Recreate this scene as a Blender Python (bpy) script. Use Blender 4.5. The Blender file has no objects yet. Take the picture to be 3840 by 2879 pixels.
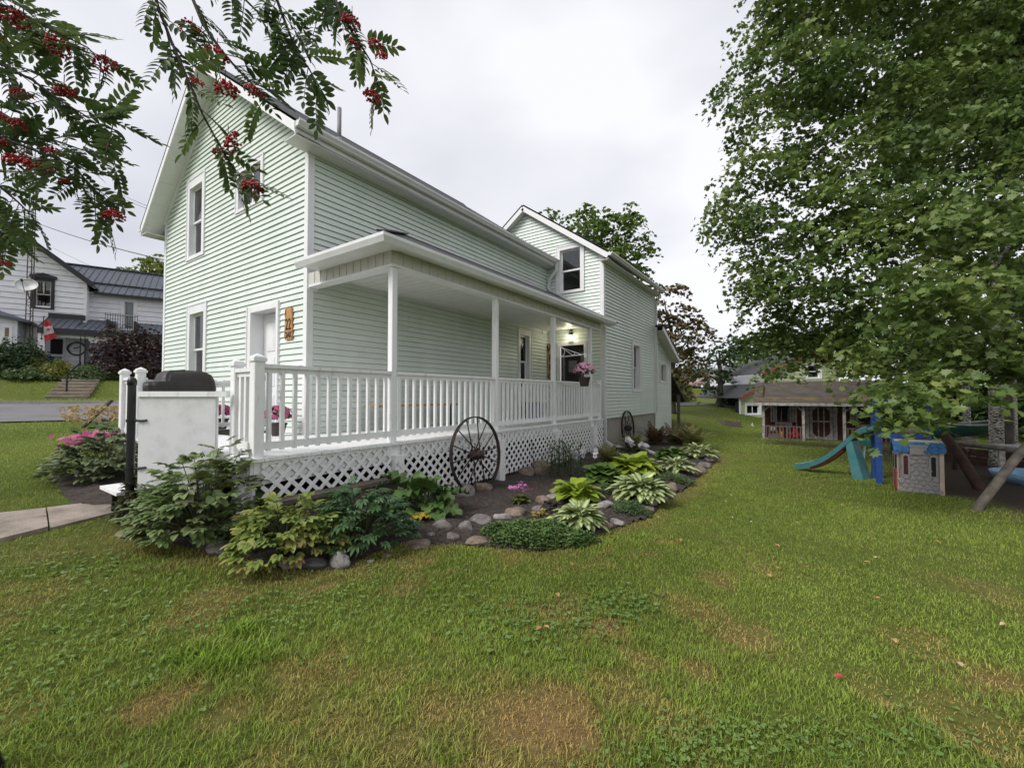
import bpy, bmesh, math, random
import numpy as np
from mathutils import Vector, Matrix, Euler
random.seed(7); RNG = np.random.default_rng(7)
scene = bpy.context.scene
COL = scene.collection

# ------------------------------------------------------------------ camera
FPX, CX, CY = 1600.0, 1920.0, 1439.5          # photo pixels (3840 x 2879)
PITCH = math.atan(40.5 / FPX); YAW = math.radians(34.46); EYE = 1.62
cam_d = bpy.data.cameras.new('camera'); cam = bpy.data.objects.new('camera', cam_d); COL.objects.link(cam)
cam.location = (0, 0, EYE); cam.rotation_euler = (math.pi / 2 + PITCH, 0, YAW)
cam_d.sensor_width = 36.0; cam_d.lens = 36.0 * FPX / 3840.0; cam_d.clip_start = 0.05; cam_d.clip_end = 2000
scene.camera = cam

# ------------------------------------------------------------------ overcast sky, soft sun, exposure
SUN_EL, SUN_AZ = math.radians(44), math.radians(200)      # azimuth measured from +Y towards +X
world = bpy.data.worlds.new('World'); scene.world = world; world.use_nodes = True
wn, wl = world.node_tree.nodes, world.node_tree.links
wn.clear()
w_out = wn.new('ShaderNodeOutputWorld'); w_mix = wn.new('ShaderNodeMixShader')
w_sky = wn.new('ShaderNodeTexSky'); w_sky.sky_type = 'NISHITA'; w_sky.sun_disc = False
w_sky.sun_elevation = SUN_EL; w_sky.sun_rotation = SUN_AZ
w_b1 = wn.new('ShaderNodeBackground'); w_b1.inputs[1].default_value = 0.08
wl.new(w_sky.outputs[0], w_b1.inputs[0])
w_tc = wn.new('ShaderNodeTexCoord'); w_map = wn.new('ShaderNodeMapping'); w_map.inputs['Scale'].default_value = (1.0, 1.0, 2.2)
w_n = wn.new('ShaderNodeTexNoise'); w_n.inputs['Scale'].default_value = 1.5; w_n.inputs['Detail'].default_value = 5; w_n.inputs['Roughness'].default_value = .42; w_n.inputs['Distortion'].default_value = .35
w_r = wn.new('ShaderNodeValToRGB')
w_r.color_ramp.elements[0].position = .33; w_r.color_ramp.elements[0].color = (.60, .61, .675, 1)
w_r.color_ramp.elements[1].position = .62; w_r.color_ramp.elements[1].color = (.90, .90, .935, 1)
w_b2 = wn.new('ShaderNodeBackground'); w_b2.inputs[1].default_value = 0.59
wl.new(w_tc.outputs['Generated'], w_map.inputs[0]); wl.new(w_map.outputs[0], w_n.inputs['Vector'])
wl.new(w_n.outputs['Fac'], w_r.inputs[0]); wl.new(w_r.outputs[0], w_b2.inputs[0])
w_mix.inputs[0].default_value = .94
wl.new(w_b1.outputs[0], w_mix.inputs[1]); wl.new(w_b2.outputs[0], w_mix.inputs[2]); wl.new(w_mix.outputs[0], w_out.inputs[0])

sun_d = bpy.data.lights.new('sun', 'SUN'); sun_d.energy = 1.5; sun_d.angle = math.radians(26); sun_d.color = (1, .97, .93)
sun = bpy.data.objects.new('sun', sun_d); COL.objects.link(sun)
sd = Vector((math.sin(SUN_AZ) * math.cos(SUN_EL), math.cos(SUN_AZ) * math.cos(SUN_EL), math.sin(SUN_EL)))
sun.rotation_euler = sd.to_track_quat('Z', 'Y').to_euler(); sun.location = sd * 60

scene.view_settings.view_transform = 'Standard'; scene.view_settings.look = 'None'
scene.view_settings.exposure = 0.95; scene.view_settings.gamma = 1.0
scene.render.engine = 'CYCLES'; cy = scene.cycles
cy.use_denoising = True; cy.max_bounces = 6; cy.diffuse_bounces = 3; cy.glossy_bounces = 3
cy.transmission_bounces = 4; cy.transparent_max_bounces = 8; cy.use_adaptive_sampling = True; cy.adaptive_threshold = .02
cy.sample_clamp_indirect = 6

# ------------------------------------------------------------------ photo pixel -> place
FW = np.array([-math.sin(YAW) * math.cos(PITCH), math.cos(YAW) * math.cos(PITCH), math.sin(PITCH)])
RT = np.array([math.cos(YAW), math.sin(YAW), 0.0]); UP = np.cross(RT, FW); CAM = np.array([0, 0, EYE])
def ray(x, y): return FW + RT * (x - CX) / FPX - UP * (y - CY) / FPX
def on_x(x, y, X): d = ray(x, y); return CAM + d * (X / d[0])
def on_y(x, y, Y): d = ray(x, y); return CAM + d * (Y / d[1])
def on_z(x, y, Z): d = ray(x, y); return CAM + d * ((Z - EYE) / d[2])
def at(x, y, D): return CAM + ray(x, y) * D
SU = np.array([.35, .9367]); SV = np.array([-.9367, .35])           # street: along, away
def smooth(a, b, x): t = np.clip((x - a) / (b - a), 0, 1); return t * t * (3 - 2 * t)
V_PROF = ([-100, 1, 17, 24, 24.1, 27, 29.6, 34, 44, 200], [0, 0, .874, 1.25, 1.33, 1.45, 2.36, 2.5, 2.7, 6.0])
def terrain(x, y):
    x = np.asarray(x, float); y = np.asarray(y, float)
    u = SU[0] * x + SU[1] * y; v = SV[0] * x + SV[1] * y
    a = np.interp(v, *V_PROF)
    b = 1 - .78 * smooth(-.5, 3.5, u) * (1 - smooth(11, 14, v))
    far = np.where(y > 3, -.0125 * (np.minimum(y, 23) - 3), 0) - .025 * np.clip(y - 23, 0, 40)
    return a * b + far * (1 - smooth(12, 17, v))
def gz(x, y): return float(terrain(x, y))
def ground(px, py):
    d = ray(px, py); z = 0.0
    for _ in range(40):
        t = (z - EYE) / d[2]; p = CAM + d * t; z = .5 * z + .5 * gz(p[0], p[1])
    return np.array([p[0], p[1], gz(p[0], p[1])])

def vnoise(x, y, s, seed):
    x = np.asarray(x) * s + 1000; y = np.asarray(y) * s + 1000
    def h(i, j):
        n = (i * 374761393 + j * 668265263 + seed * 974711) & 0xffffffff
        n = ((n ^ (n >> 13)) * 1274126177) & 0xffffffff
        return ((n ^ (n >> 16)) & 0xffff) / 65535.0
    i = np.floor(x).astype(np.int64); j = np.floor(y).astype(np.int64); fx = x - i; fy = y - j
    fx = fx * fx * (3 - 2 * fx); fy = fy * fy * (3 - 2 * fy)
    return (h(i, j) * (1 - fx) + h(i + 1, j) * fx) * (1 - fy) + (h(i, j + 1) * (1 - fx) + h(i + 1, j + 1) * fx) * fy

# ------------------------------------------------------------------ materials
MATS = {}
def M(name, col, rough=.6, var=.12, scale=6.0, bump=0.0, bscale=60.0, metal=0.0, spec=.5, col2=None, fac=(.35, .65), stretch=None, attr=None, transl=0.0, coat=0.0, orand=0.0):
    if name in MATS: return MATS[name]
    m = bpy.data.materials.new(name); m.use_nodes = True; n, l = m.node_tree.nodes, m.node_tree.links
    b = n['Principled BSDF']; b.inputs['Roughness'].default_value = rough; b.inputs['Metallic'].default_value = metal
    b.inputs['Specular IOR Level'].default_value = spec; b.inputs['Coat Weight'].default_value = coat
    g = n.new('ShaderNodeNewGeometry'); mp = n.new('ShaderNodeMapping')
    if stretch: mp.inputs['Scale'].default_value = stretch
    l.new(g.outputs['Position'], mp.inputs[0])
    t = n.new('ShaderNodeTexNoise'); t.inputs['Scale'].default_value = scale; t.inputs['Detail'].default_value = 5; t.inputs['Roughness'].default_value = .6
    l.new(mp.outputs[0], t.inputs['Vector'])
    r = n.new('ShaderNodeValToRGB'); r.color_ramp.elements[0].position, r.color_ramp.elements[1].position = fac
    c2 = col2 if col2 else tuple(min(1, c * (1 + var)) for c in col); c1 = col if col2 else tuple(c * (1 - var) for c in col)
    r.color_ramp.elements[0].color = (*c1, 1); r.color_ramp.elements[1].color = (*c2, 1)
    l.new(t.outputs['Fac'], r.inputs[0]); out = r.outputs[0]
    if attr:
        a = n.new('ShaderNodeAttribute'); a.attribute_name = attr
        mx = n.new('ShaderNodeMix'); mx.data_type = 'RGBA'; mx.blend_type = 'MULTIPLY'; mx.inputs[0].default_value = 1
        l.new(out, mx.inputs[6]); l.new(a.outputs['Color'], mx.inputs[7]); out = mx.outputs[2]
    if orand:
        oi = n.new('ShaderNodeObjectInfo'); mr = n.new('ShaderNodeMapRange'); mr.inputs[3].default_value = 1 - orand; mr.inputs[4].default_value = 1 + orand; hs = n.new('ShaderNodeHueSaturation')
        l.new(oi.outputs['Random'], mr.inputs[0]); l.new(mr.outputs[0], hs.inputs['Value']); l.new(out, hs.inputs['Color']); out = hs.outputs[0]
    l.new(out, b.inputs['Base Color'])
    if bump:
        t2 = n.new('ShaderNodeTexNoise'); t2.inputs['Scale'].default_value = bscale; t2.inputs['Detail'].default_value = 4
        l.new(mp.outputs[0], t2.inputs['Vector'])
        bp = n.new('ShaderNodeBump'); bp.inputs['Strength'].default_value = bump; bp.inputs['Distance'].default_value = .02
        l.new(t2.outputs['Fac'], bp.inputs['Height']); l.new(bp.outputs[0], b.inputs['Normal'])
    if transl:
        tr = n.new('ShaderNodeBsdfTranslucent'); l.new(out, tr.inputs['Color']); ms = n.new('ShaderNodeMixShader'); ms.inputs[0].default_value = transl
        l.new(b.outputs[0], ms.inputs[1]); l.new(tr.outputs[0], ms.inputs[2]); l.new(ms.outputs[0], n['Material Output'].inputs[0])
    MATS[name] = m; return m

def leafmat(name, cols, rough=.5, transl=.3, spec=.4, spread=1.0, big=.6):
    """cols: several base colours picked per leaf, drifting over the crown"""
    if name in MATS: return MATS[name]
    m = bpy.data.materials.new(name); m.use_nodes = True; n, l = m.node_tree.nodes, m.node_tree.links
    b = n['Principled BSDF']; b.inputs['Roughness'].default_value = rough; b.inputs['Specular IOR Level'].default_value = spec
    g = n.new('ShaderNodeNewGeometry'); t = n.new('ShaderNodeTexNoise'); t.inputs['Scale'].default_value = big; t.inputs['Detail'].default_value = 3
    l.new(g.outputs['Position'], t.inputs['Vector'])
    ma = n.new('ShaderNodeMath'); ma.operation = 'MULTIPLY_ADD'; ma.inputs[1].default_value = .45 * spread
    oi = n.new('ShaderNodeObjectInfo'); ad = n.new('ShaderNodeMath'); ad.operation = 'ADD'; ad.use_clamp = False
    l.new(g.outputs['Random Per Island'], ad.inputs[0]); l.new(oi.outputs['Random'], ad.inputs[1])
    fr = n.new('ShaderNodeMath'); fr.operation = 'FRACT'; l.new(ad.outputs[0], fr.inputs[0])
    l.new(fr.outputs[0], ma.inputs[0])
    sc = n.new('ShaderNodeMath'); sc.operation = 'MULTIPLY_ADD'; sc.inputs[1].default_value = 1.5; sc.inputs[2].default_value = -.47
    l.new(t.outputs['Fac'], sc.inputs[0]); l.new(sc.outputs[0], ma.inputs[2])
    r = n.new('ShaderNodeValToRGB'); e = r.color_ramp.elements
    for i, c in enumerate(cols):
        p = i / max(1, len(cols) - 1)
        if i < 2: e[i].position = p; e[i].color = (*c, 1)
        else: x = e.new(p); x.color = (*c, 1)
    if len(cols) > 2: e[1].position = 1 / (len(cols) - 1)
    for i, c in enumerate(cols): r.color_ramp.elements[i].position = i / (len(cols) - 1); r.color_ramp.elements[i].color = (*c, 1)
    l.new(ma.outputs[0], r.inputs[0]); l.new(r.outputs[0], b.inputs['Base Color'])
    tr = n.new('ShaderNodeBsdfTranslucent'); l.new(r.outputs[0], tr.inputs['Color']); ms = n.new('ShaderNodeMixShader'); ms.inputs[0].default_value = transl
    l.new(b.outputs[0], ms.inputs[1]); l.new(tr.outputs[0], ms.inputs[2]); l.new(ms.outputs[0], n['Material Output'].inputs[0])
    MATS[name] = m; return m

def glassmat():
    m = bpy.data.materials.new('window_glass'); m.use_nodes = True; n, l = m.node_tree.nodes, m.node_tree.links
    n.remove(n['Principled BSDF']); gl = n.new('ShaderNodeBsdfGlossy'); gl.inputs['Roughness'].default_value = .03
    tr = n.new('ShaderNodeBsdfTransparent'); tr.inputs[0].default_value = (.75, .8, .8, 1)
    fr = n.new('ShaderNodeFresnel'); fr.inputs[0].default_value = 1.5; mu = n.new('ShaderNodeMath'); mu.operation = 'MULTIPLY'; mu.inputs[1].default_value = 1.6; mu.use_clamp = True
    l.new(fr.outputs[0], mu.inputs[0]); ms = n.new('ShaderNodeMixShader'); l.new(mu.outputs[0], ms.inputs[0])
    l.new(tr.outputs[0], ms.inputs[1]); l.new(gl.outputs[0], ms.inputs[2]); l.new(ms.outputs[0], n['Material Output'].inputs[0])
    return m
def emat(name, col, s):
    m = bpy.data.materials.new(name); m.use_nodes = True; b = m.node_tree.nodes['Principled BSDF']
    b.inputs['Base Color'].default_value = (*col, 1); b.inputs['Emission Color'].default_value = (*col, 1); b.inputs['Emission Strength'].default_value = s
    MATS[name] = m; return m

m_siding = M('mint_vinyl_siding', (.615, .69, .625), .45, .05, 1.6, .06, 70, col2=(.695, .755, .70), stretch=(1, 1, .3), fac=(.30, .62), orand=.035)
m_trim = M('white_vinyl_trim', (.78, .78, .79), .4, .04, 3, .03)
m_soffit = M('ribbed_soffit', (.70, .71, .68), .45, .05, 4, .05)
m_paint = M('white_painted_wood', (.62, .61, .59), .5, .05, 4, .22, 45, col2=(.82, .82, .82), stretch=(3, 3, .8), fac=(.26, .46), orand=.03)
m_oldpaint = M('flaking_white_paint', (.34, .30, .25), .7, .1, 9, .3, 60, col2=(.76, .75, .74), fac=(.30, .40))
m_grillbeam = M('textured_beam_wrap', (.60, .58, .55), .5, .08, 25, .35, 90, stretch=(1, 1, 3))  # greyish-beige: the beam's shading is put into the colour
m_gutter = M('white_aluminium', (.72, .73, .73), .3, .05, 3, 0, spec=.6)
m_shingle = M('dark_asphalt_shingle', (.035, .037, .042), .9, .2, 30, .6, 80, col2=(.085, .085, .09))
m_conc = M('old_concrete', (.28, .27, .22), .9, .2, 3, .4, 40, col2=(.40, .38, .33))
m_path = M('path_concrete', (.19, .155, .125), .9, .2, 4, .5, 60, col2=(.34, .285, .24))
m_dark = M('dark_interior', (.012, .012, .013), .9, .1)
m_curtain = M('sheer_curtain', (.42, .44, .46), .8, .25, 14, stretch=(9, 9, .4))
m_blind = M('brown_blind', (.24, .15, .10), .8, .15, 6)
m_void = M('shade_black', (.018, .015, .012), .95, .3)  # near-black colour standing in for shade below the deck and steps
m_soil = M('bed_mulch', (.022, .017, .015), .95, .3, 25, 1.0, 120, col2=(.085, .064, .052))
m_black = M('black_metal', (.008, .009, .011), .35, .2, 8)
m_iron = M('rusty_iron', (.018, .016, .016), .75, .3, 12, .4, 80, col2=(.10, .045, .025), fac=(.48, .75))
m_wood = M('weathered_timber', (.085, .068, .055), .9, .3, 7, .6, 40, col2=(.19, .155, .12), stretch=(6, .8, 6))
m_plank = M('honey_wood', (.36, .17, .055), .55, .25, 7, .2, 30, col2=(.52, .28, .11), stretch=(9, 9, 1.2))
m_ink = M('burnt_lettering', (.015, .01, .008), .8, .1)
m_glass = glassmat(); MATS['window_glass'] = m_glass
m_rubber = M('black_rubber_mat', (.01, .01, .01), .8, .2, 20)
m_cover = M('dark_grill_cover', (.022, .018, .018), .55, .25, 4, .3, 18)

# ------------------------------------------------------------------ mesh helpers
WL = {}                                       # world place of every parent
class Fr:
    """wall frame: a along the wall, b outwards, c up"""
    def __init__(s, O, u, n): s.O = np.array(O, float); s.u = np.array(u, float); s.n = np.array(n, float)
    def __call__(s, a, b, c): return tuple(s.O + s.u * a + s.n * b + np.array([0, 0, c]))
ID = Fr((0, 0, 0), (1, 0, 0), (0, 1, 0))
class MB:
    def __init__(s): s.v = []; s.f = []
    def add(s, vs, fs):
        k = len(s.v); s.v += [tuple(float(q) for q in p) for p in vs]; s.f += [tuple(i + k for i in f) for f in fs]; return s
    def box(s, a0, b0, c0, a1, b1, c1, fr=ID):
        P = [(a0, b0, c0), (a1, b0, c0), (a1, b1, c0), (a0, b1, c0), (a0, b0, c1), (a1, b0, c1), (a1, b1, c1), (a0, b1, c1)]
        return s.add([fr(*p) for p in P], [(0, 3, 2, 1), (4, 5, 6, 7), (0, 1, 5, 4), (1, 2, 6, 5), (2, 3, 7, 6), (3, 0, 4, 7)])
    def bar(s, p0, p1, w, h, up=(0, 0, 1)):
        p0 = np.array(p0, float); p1 = np.array(p1, float); d = p1 - p0; d /= np.linalg.norm(d) + 1e-9
        r = np.cross(d, up); nr = np.linalg.norm(r); r = r / nr if nr > 1e-6 else np.array([1., 0, 0]); q = np.cross(r, d)
        P = [p + r * sx * w / 2 + q * sz * h / 2 for p in (p0, p1) for sx, sz in ((-1, -1), (1, -1), (1, 1), (-1, 1))]
        return s.add(P, [(0, 1, 2, 3), (7, 6, 5, 4), (0, 4, 5, 1), (1, 5, 6, 2), (2, 6, 7, 3), (3, 7, 4, 0)])
    def tube(s, pts, r, n=8, caps=True):
        pts = [np.array(p, float) for p in pts]; rs = r if hasattr(r, '__len__') else [r] * len(pts); k = len(s.v); q = None
        for i, p in enumerate(pts):
            d = pts[min(i + 1, len(pts) - 1)] - pts[max(i - 1, 0)]; d /= np.linalg.norm(d) + 1e-9
            if q is None: q = np.cross(d, (0, 0, 1) if abs(d[2]) < .9 else (1, 0, 0))
            q = q - d * (q @ d); q /= np.linalg.norm(q) + 1e-9; w = np.cross(d, q)
            s.v += [tuple(p + rs[i] * (q * math.cos(t) + w * math.sin(t))) for t in [2 * math.pi * j / n for j in range(n)]]
        for i in range(len(pts) - 1):
            for j in range(n): s.f.append((k + i * n + j, k + i * n + (j + 1) % n, k + (i + 1) * n + (j + 1) % n, k + (i + 1) * n + j))
        if caps: s.f.append(tuple(k + j for j in reversed(range(n)))); s.f.append(tuple(k + (len(pts) - 1) * n + j for j in range(n)))
        return s
    def ext(s, prof, p0, p1, r, up=(0, 0, 1), p1b=None):
        """extrude a closed 2-D profile (along r and up) from p0 to p1"""
        p0, p1, r, up = [np.array(q, float) for q in (p0, p1, r, up)]; n = len(prof)
        s.add([p0 + r * a + up * b for a, b in prof] + [p1 + r * a + up * b for a, b in prof],
              [tuple(range(n))[::-1], tuple(range(n, 2 * n))] + [(i, (i + 1) % n, n + (i + 1) % n, n + i) for i in range(n)]); return s
    def lathe(s, prof, c=(0, 0, 0), n=16):
        k = len(s.v); c = np.array(c, float)
        for r, z in prof: s.v += [(c[0] + r * math.cos(2 * math.pi * j / n), c[1] + r * math.sin(2 * math.pi * j / n), c[2] + z) for j in range(n)]
        for i in range(len(prof) - 1):
            for j in range(n): s.f.append((k + i * n + j, k + i * n + (j + 1) % n, k + (i + 1) * n + (j + 1) % n, k + (i + 1) * n + j))
        s.f.append(tuple(k + j for j in reversed(range(n)))); s.f.append(tuple(k + (len(prof) - 1) * n + j for j in range(n))); return s
    def poly(s, pts, depth, fr=ID, b0=0.0):
        """flat outline (a, c) given thickness along b"""
        n = len(pts)
        return s.add([fr(a, b0, c) for a, c in pts] + [fr(a, b0 + depth, c) for a, c in pts],
                     [tuple(range(n)), tuple(range(n, 2 * n))[::-1]] + [(i, n + i, n + (i + 1) % n, (i + 1) % n) for i in range(n)])
    def mesh(s, name, mat, smooth=False, off=(0, 0, 0), fix=True):
        me = bpy.data.meshes.new(name); o = np.array(off)
        me.from_pydata([tuple(np.array(p) - o) for p in s.v], [], s.f)
        if fix:
            bm = bmesh.new(); bm.from_mesh(me); bmesh.ops.recalc_face_normals(bm, faces=bm.faces); bm.to_mesh(me); bm.free()
        me.materials.append(mat)
        if smooth: me.polygons.foreach_set('use_smooth', [True] * len(me.polygons))
        return me
    def build(s, name, mat, parent=None, smooth=False, kind=None, origin=None):
        w = WL[parent.name] if parent else (np.array(origin, float) if origin is not None else np.zeros(3))
        me = s.mesh(name, mat, smooth, w)
        return link(name, me, parent, w, kind=kind)
def link(name, me, parent=None, w=(0, 0, 0), kind=None, rot=None, scale=None):
    """w is the world place of the object's origin"""
    o = bpy.data.objects.new(name, me); COL.objects.link(o); w = np.array(w, float)
    if parent: o.parent = parent; o.location = tuple(w - WL[parent.name])
    else: o.location = tuple(w)
    if rot is not None: o.rotation_euler = rot
    if scale is not None: o.scale = scale if hasattr(scale, '__len__') else (scale,) * 3
    WL[o.name] = w
    if kind: o['kind'] = kind
    return o
def thing(name, label, cat, loc=(0, 0, 0), group=None):
    o = link(name, None, None, loc); o.empty_display_size = .2
    o['label'] = label; o['category'] = cat
    if group: o['group'] = group
    return o
def tag(o, label, cat, group=None):
    o['label'] = label; o['category'] = cat
    if group: o['group'] = group
    return o
def npmesh(name, V, F, mat, tri=True, col=None, smooth=False):
    me = bpy.data.meshes.new(name); V = np.asarray(V, np.float32); F = np.asarray(F, np.int32); k = F.shape[1]
    me.vertices.add(len(V)); me.vertices.foreach_set('co', V.ravel()); me.loops.add(F.size); me.loops.foreach_set('vertex_index', F.ravel())
    me.polygons.add(len(F)); me.polygons.foreach_set('loop_start', np.arange(0, F.size, k, dtype=np.int32)); me.polygons.foreach_set('loop_total', np.full(len(F), k, np.int32))
    if smooth: me.polygons.foreach_set('use_smooth', np.ones(len(F), bool))
    me.update(calc_edges=True)
    if col is not None:
        a = me.color_attributes.new('tint', 'FLOAT_COLOR', 'POINT'); c = np.ones((len(V), 4), np.float32); c[:, :3] = col; a.data.foreach_set('color', c.ravel())
    me.materials.append(mat); return me
# ------------------------------------------------------------------ ground
def inside(x, y, poly):
    x = np.asarray(x, float); y = np.asarray(y, float); r = np.zeros(x.shape, bool); n = len(poly)
    for i in range(n):
        x0, y0 = poly[i]; x1, y1 = poly[(i + 1) % n]
        c = ((y0 > y) != (y1 > y)) & (x < (x1 - x0) * (y - y0) / (y1 - y0 + 1e-12) + x0); r ^= c
    return r
def edge_dist(x, y, poly):
    d = np.full(np.asarray(x).shape, 1e9)
    for i in range(len(poly)):
        x0, y0 = poly[i]; x1, y1 = poly[(i + 1) % len(poly)]; dx, dy = x1 - x0, y1 - y0
        t = np.clip(((x - x0) * dx + (y - y0) * dy) / (dx * dx + dy * dy + 1e-12), 0, 1)
        d = np.minimum(d, np.hypot(x - x0 - t * dx, y - y0 - t * dy))
    return d
bed_px = [(468, 2000), (620, 2045), (788, 2075), (951, 2103), (1060, 2138), (1293, 2141), (1400, 2075), (1509, 2046), (1629, 2044), (1743, 2044), (1870, 2060),
          (2028, 2072), (2186, 2042), (2260, 1996), (2345, 1970), (2434, 1945), (2480, 1892), (2566, 1842), (2612, 1797), (2668, 1747), (2706, 1712), (2660, 1690)]
BED = [tuple(ground(*p)[:2]) for p in bed_px] + [(-4.7, 19.0), (-4.9, 11.6), (-5.0, 3.0), (-5.3, 1.9)]
LEFTBED = [tuple(ground(*p)[:2]) for p in [(250, 1790), (300, 1760), (360, 1800), (440, 1850), (520, 1850)]]
LEFTBED = [(-6.1, 1.35), (-7.2, 1.25), (-8.9, 1.3), (-9.4, 2.3), (-9.3, 4.2), (-8.5, 3.7), (-6.2, 3.7)]
path_px = [(-900, 2260), (0, 2035), (160, 2000), (400, 1940), (520, 1905), (520, 1868), (300, 1872), (110, 1915), (0, 1935), (-900, 2075)]
PATH = [tuple(ground(*p)[:2]) for p in path_px]
SHED_C = np.array([-.1, 20.0])
dry_px = [(607, 2638, .22), (700, 2600, .16), (833, 2699, .17), (1258, 2707, .22), (1120, 2700, .14), (1041, 2846, .18), (1649, 2664, .26), (1883, 2681, .3), (1972, 2664, .24), (2093, 2612, .26), (2020, 2720, .2),
          (1320, 2540, .14), (2397, 2464, .2), (2330, 2560, .22), (2484, 2030, .22), (2614, 2299, .2), (2780, 2369, .3), (2640, 2540, .2), (3786, 2534, .35), (3480, 2420, .3), (2700, 2180, .2), (2470, 1945, .2), (2440, 2080, .12),
          (2100, 2780, .2), (1500, 2780, .2), (3300, 2600, .2), (3600, 2700, .25), (2250, 2350, .2)]
DRY = [(*ground(a, b)[:2], r) for a, b, r in dry_px]
def lawn_tint(x, y):
    n1 = vnoise(x, y, .55, 1); n2 = vnoise(x, y, 2.1, 2); n3 = vnoise(x, y, 7.0, 3); n4 = vnoise(x, y, .16, 9)
    g = np.clip(.45 * n1 + .35 * n2 + .2 * n3, 0, 1)[..., None]
    c = np.array([.128, .182, .028]) * (1 - g) + np.array([.275, .335, .066]) * g
    olive = (smooth(.52, .85, vnoise(x, y, .8, 5) * .6 + n3 * .4))[..., None] * .45
    c = c * (1 - olive) + np.array([.25, .23, .07]) * olive
    c = c * (.82 + .36 * n4[..., None])
    d = np.zeros(np.asarray(x).shape)
    wob = (n3 - .5) * .28 + (n2 - .5) * .25
    for a, b, r in DRY: d = np.maximum(d, 1 - smooth(r * .1, r * .95, np.hypot(x - a, y - b) + wob * r * 2.6))
    d = np.maximum(d, .55 * smooth(.62, .80, vnoise(x, y, 2.6, 7) * .65 + n3 * .35) * (1 - smooth(4, 7, np.hypot(x, y))))
    e = edge_dist(x, y, BED); d = np.maximum(d, .45 * (1 - smooth(.02, .35, e + wob)))
    d = d[..., None] * .85; c = c * (1 - d) + np.array([.43, .27, .12]) * d
    return c
def dirt_amount(x, y):
    x = np.asarray(x, float); y = np.asarray(y, float); w = (vnoise(x, y, 1.4, 11) - .5) * 1.0
    a = smooth(-.25, .45, np.where(y < 10.2, x - (2.05 + .36 * (10.2 - y)), x - 1.75) + w * .5) * (1 - smooth(17, 21, y)) * smooth(6.5, 8.2, y)
    b = smooth(.5, 0, np.abs(y - 18.3) - .6 + w * .4) * smooth(-2.0, -.6, x)
    return np.clip(np.maximum(a, b * .8), 0, 1)
s = np.linspace(-1, 1, 300); ax = 420 * np.sign(s) * np.abs(s) ** 2.6
gx, gy = np.meshgrid(ax - 3, ax + 7); gzv = terrain(gx, gy)
tc = lawn_tint(gx.ravel(), gy.ravel()) * .62; da = dirt_amount(gx.ravel(), gy.ravel())[:, None]
tc = tc * (1 - da) + np.array([.052, .036, .026]) * da
nn = len(ax); idx = np.arange(nn * nn).reshape(nn, nn)
F = np.stack([idx[:-1, :-1], idx[:-1, 1:], idx[1:, 1:], idx[1:, :-1]], -1).reshape(-1, 4)
m_lawn = M('lawn_ground', (.75, .75, .75), .95, .25, 30, .6, 140, attr='tint', spec=.15)
o = link('ground', npmesh('ground', np.stack([gx.ravel(), gy.ravel(), gzv.ravel()], 1), F, m_lawn, col=tc, smooth=True)); o['kind'] = 'structure'

# flower bed soil
def soil_sheet(name, poly, rise, mat, step=.045):
    P = np.array(poly); xs = np.arange(P[:, 0].min() - .1, P[:, 0].max() + .1, step); ys = np.arange(P[:, 1].min() - .1, P[:, 1].max() + .1, step)
    X, Y = np.meshgrid(xs, ys); ins = inside(X, Y, poly); e = edge_dist(X, Y, poly) * np.where(ins, 1, -1)
    Z = terrain(X, Y) + np.clip(e, -.1, .3) / .3 * rise + (vnoise(X, Y, 9, 21) - .5) * .035 + (vnoise(X, Y, 3, 22) - .5) * .05 + .01
    ok = e > -.03; id_ = -np.ones(X.shape, int); id_[ok] = np.arange(ok.sum())
    q = np.stack([id_[:-1, :-1], id_[:-1, 1:], id_[1:, 1:], id_[1:, :-1]], -1).reshape(-1, 4); q = q[(q >= 0).all(1)]
    o = link(name, npmesh(name, np.stack([X[ok], Y[ok], Z[ok]], 1), q, mat, smooth=True)); o['kind'] = 'structure'; return o
soil_sheet('flower_bed', BED, .07, m_soil); soil_sheet('flower_bed', LEFTBED, .05, m_soil)
def bed_z(x, y):
    e = float(edge_dist(np.array([x]), np.array([y]), BED)[0]); i = bool(inside(np.array([x]), np.array([y]), BED)[0])
    return gz(x, y) + (min(e, .3) / .3 * .07 if i else 0)
def bedpt(px, py):
    p = ground(px, py)
    for _ in range(8): z = bed_z(p[0], p[1]); q = on_z(px, py, z); p = q
    return np.array([p[0], p[1], bed_z(p[0], p[1])])

# street strip and its far kerb
m_road = M('street_asphalt', (.135, .135, .14), .9, .12, 1.2, .3, 90, col2=(.175, .17, .175))
m_kerb = M('kerb_concrete', (.36, .34, .30), .85, .15, 4, .2)
def strip(name, v0, v1, dz, mat, thick=None, u0=-60, u1=30, n=40):
    V = []; F = []
    for i in range(n + 1):
        u = u0 + (u1 - u0) * i / n
        for v in np.linspace(v0, v1, 5):
            p = SU * u + SV * v; V.append((p[0], p[1], gz(*p) + dz))
    for i in range(n):
        for j in range(4): F.append((i * 5 + j, i * 5 + j + 1, (i + 1) * 5 + j + 1, (i + 1) * 5 + j))
    o = link(name, npmesh(name, V, F, mat)); o['kind'] = 'structure'; return o
strip('street', 17.0, 23.9, .035, m_road)
pk0 = SU * -60 + SV * 24.0; pk1 = SU * 30 + SV * 24.0
o = MB().bar((*pk0, gz(*pk0) + .02), (*pk1, gz(*pk1) + .02), .18, .22).build('kerb', m_kerb); o['kind'] = 'structure'

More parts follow.
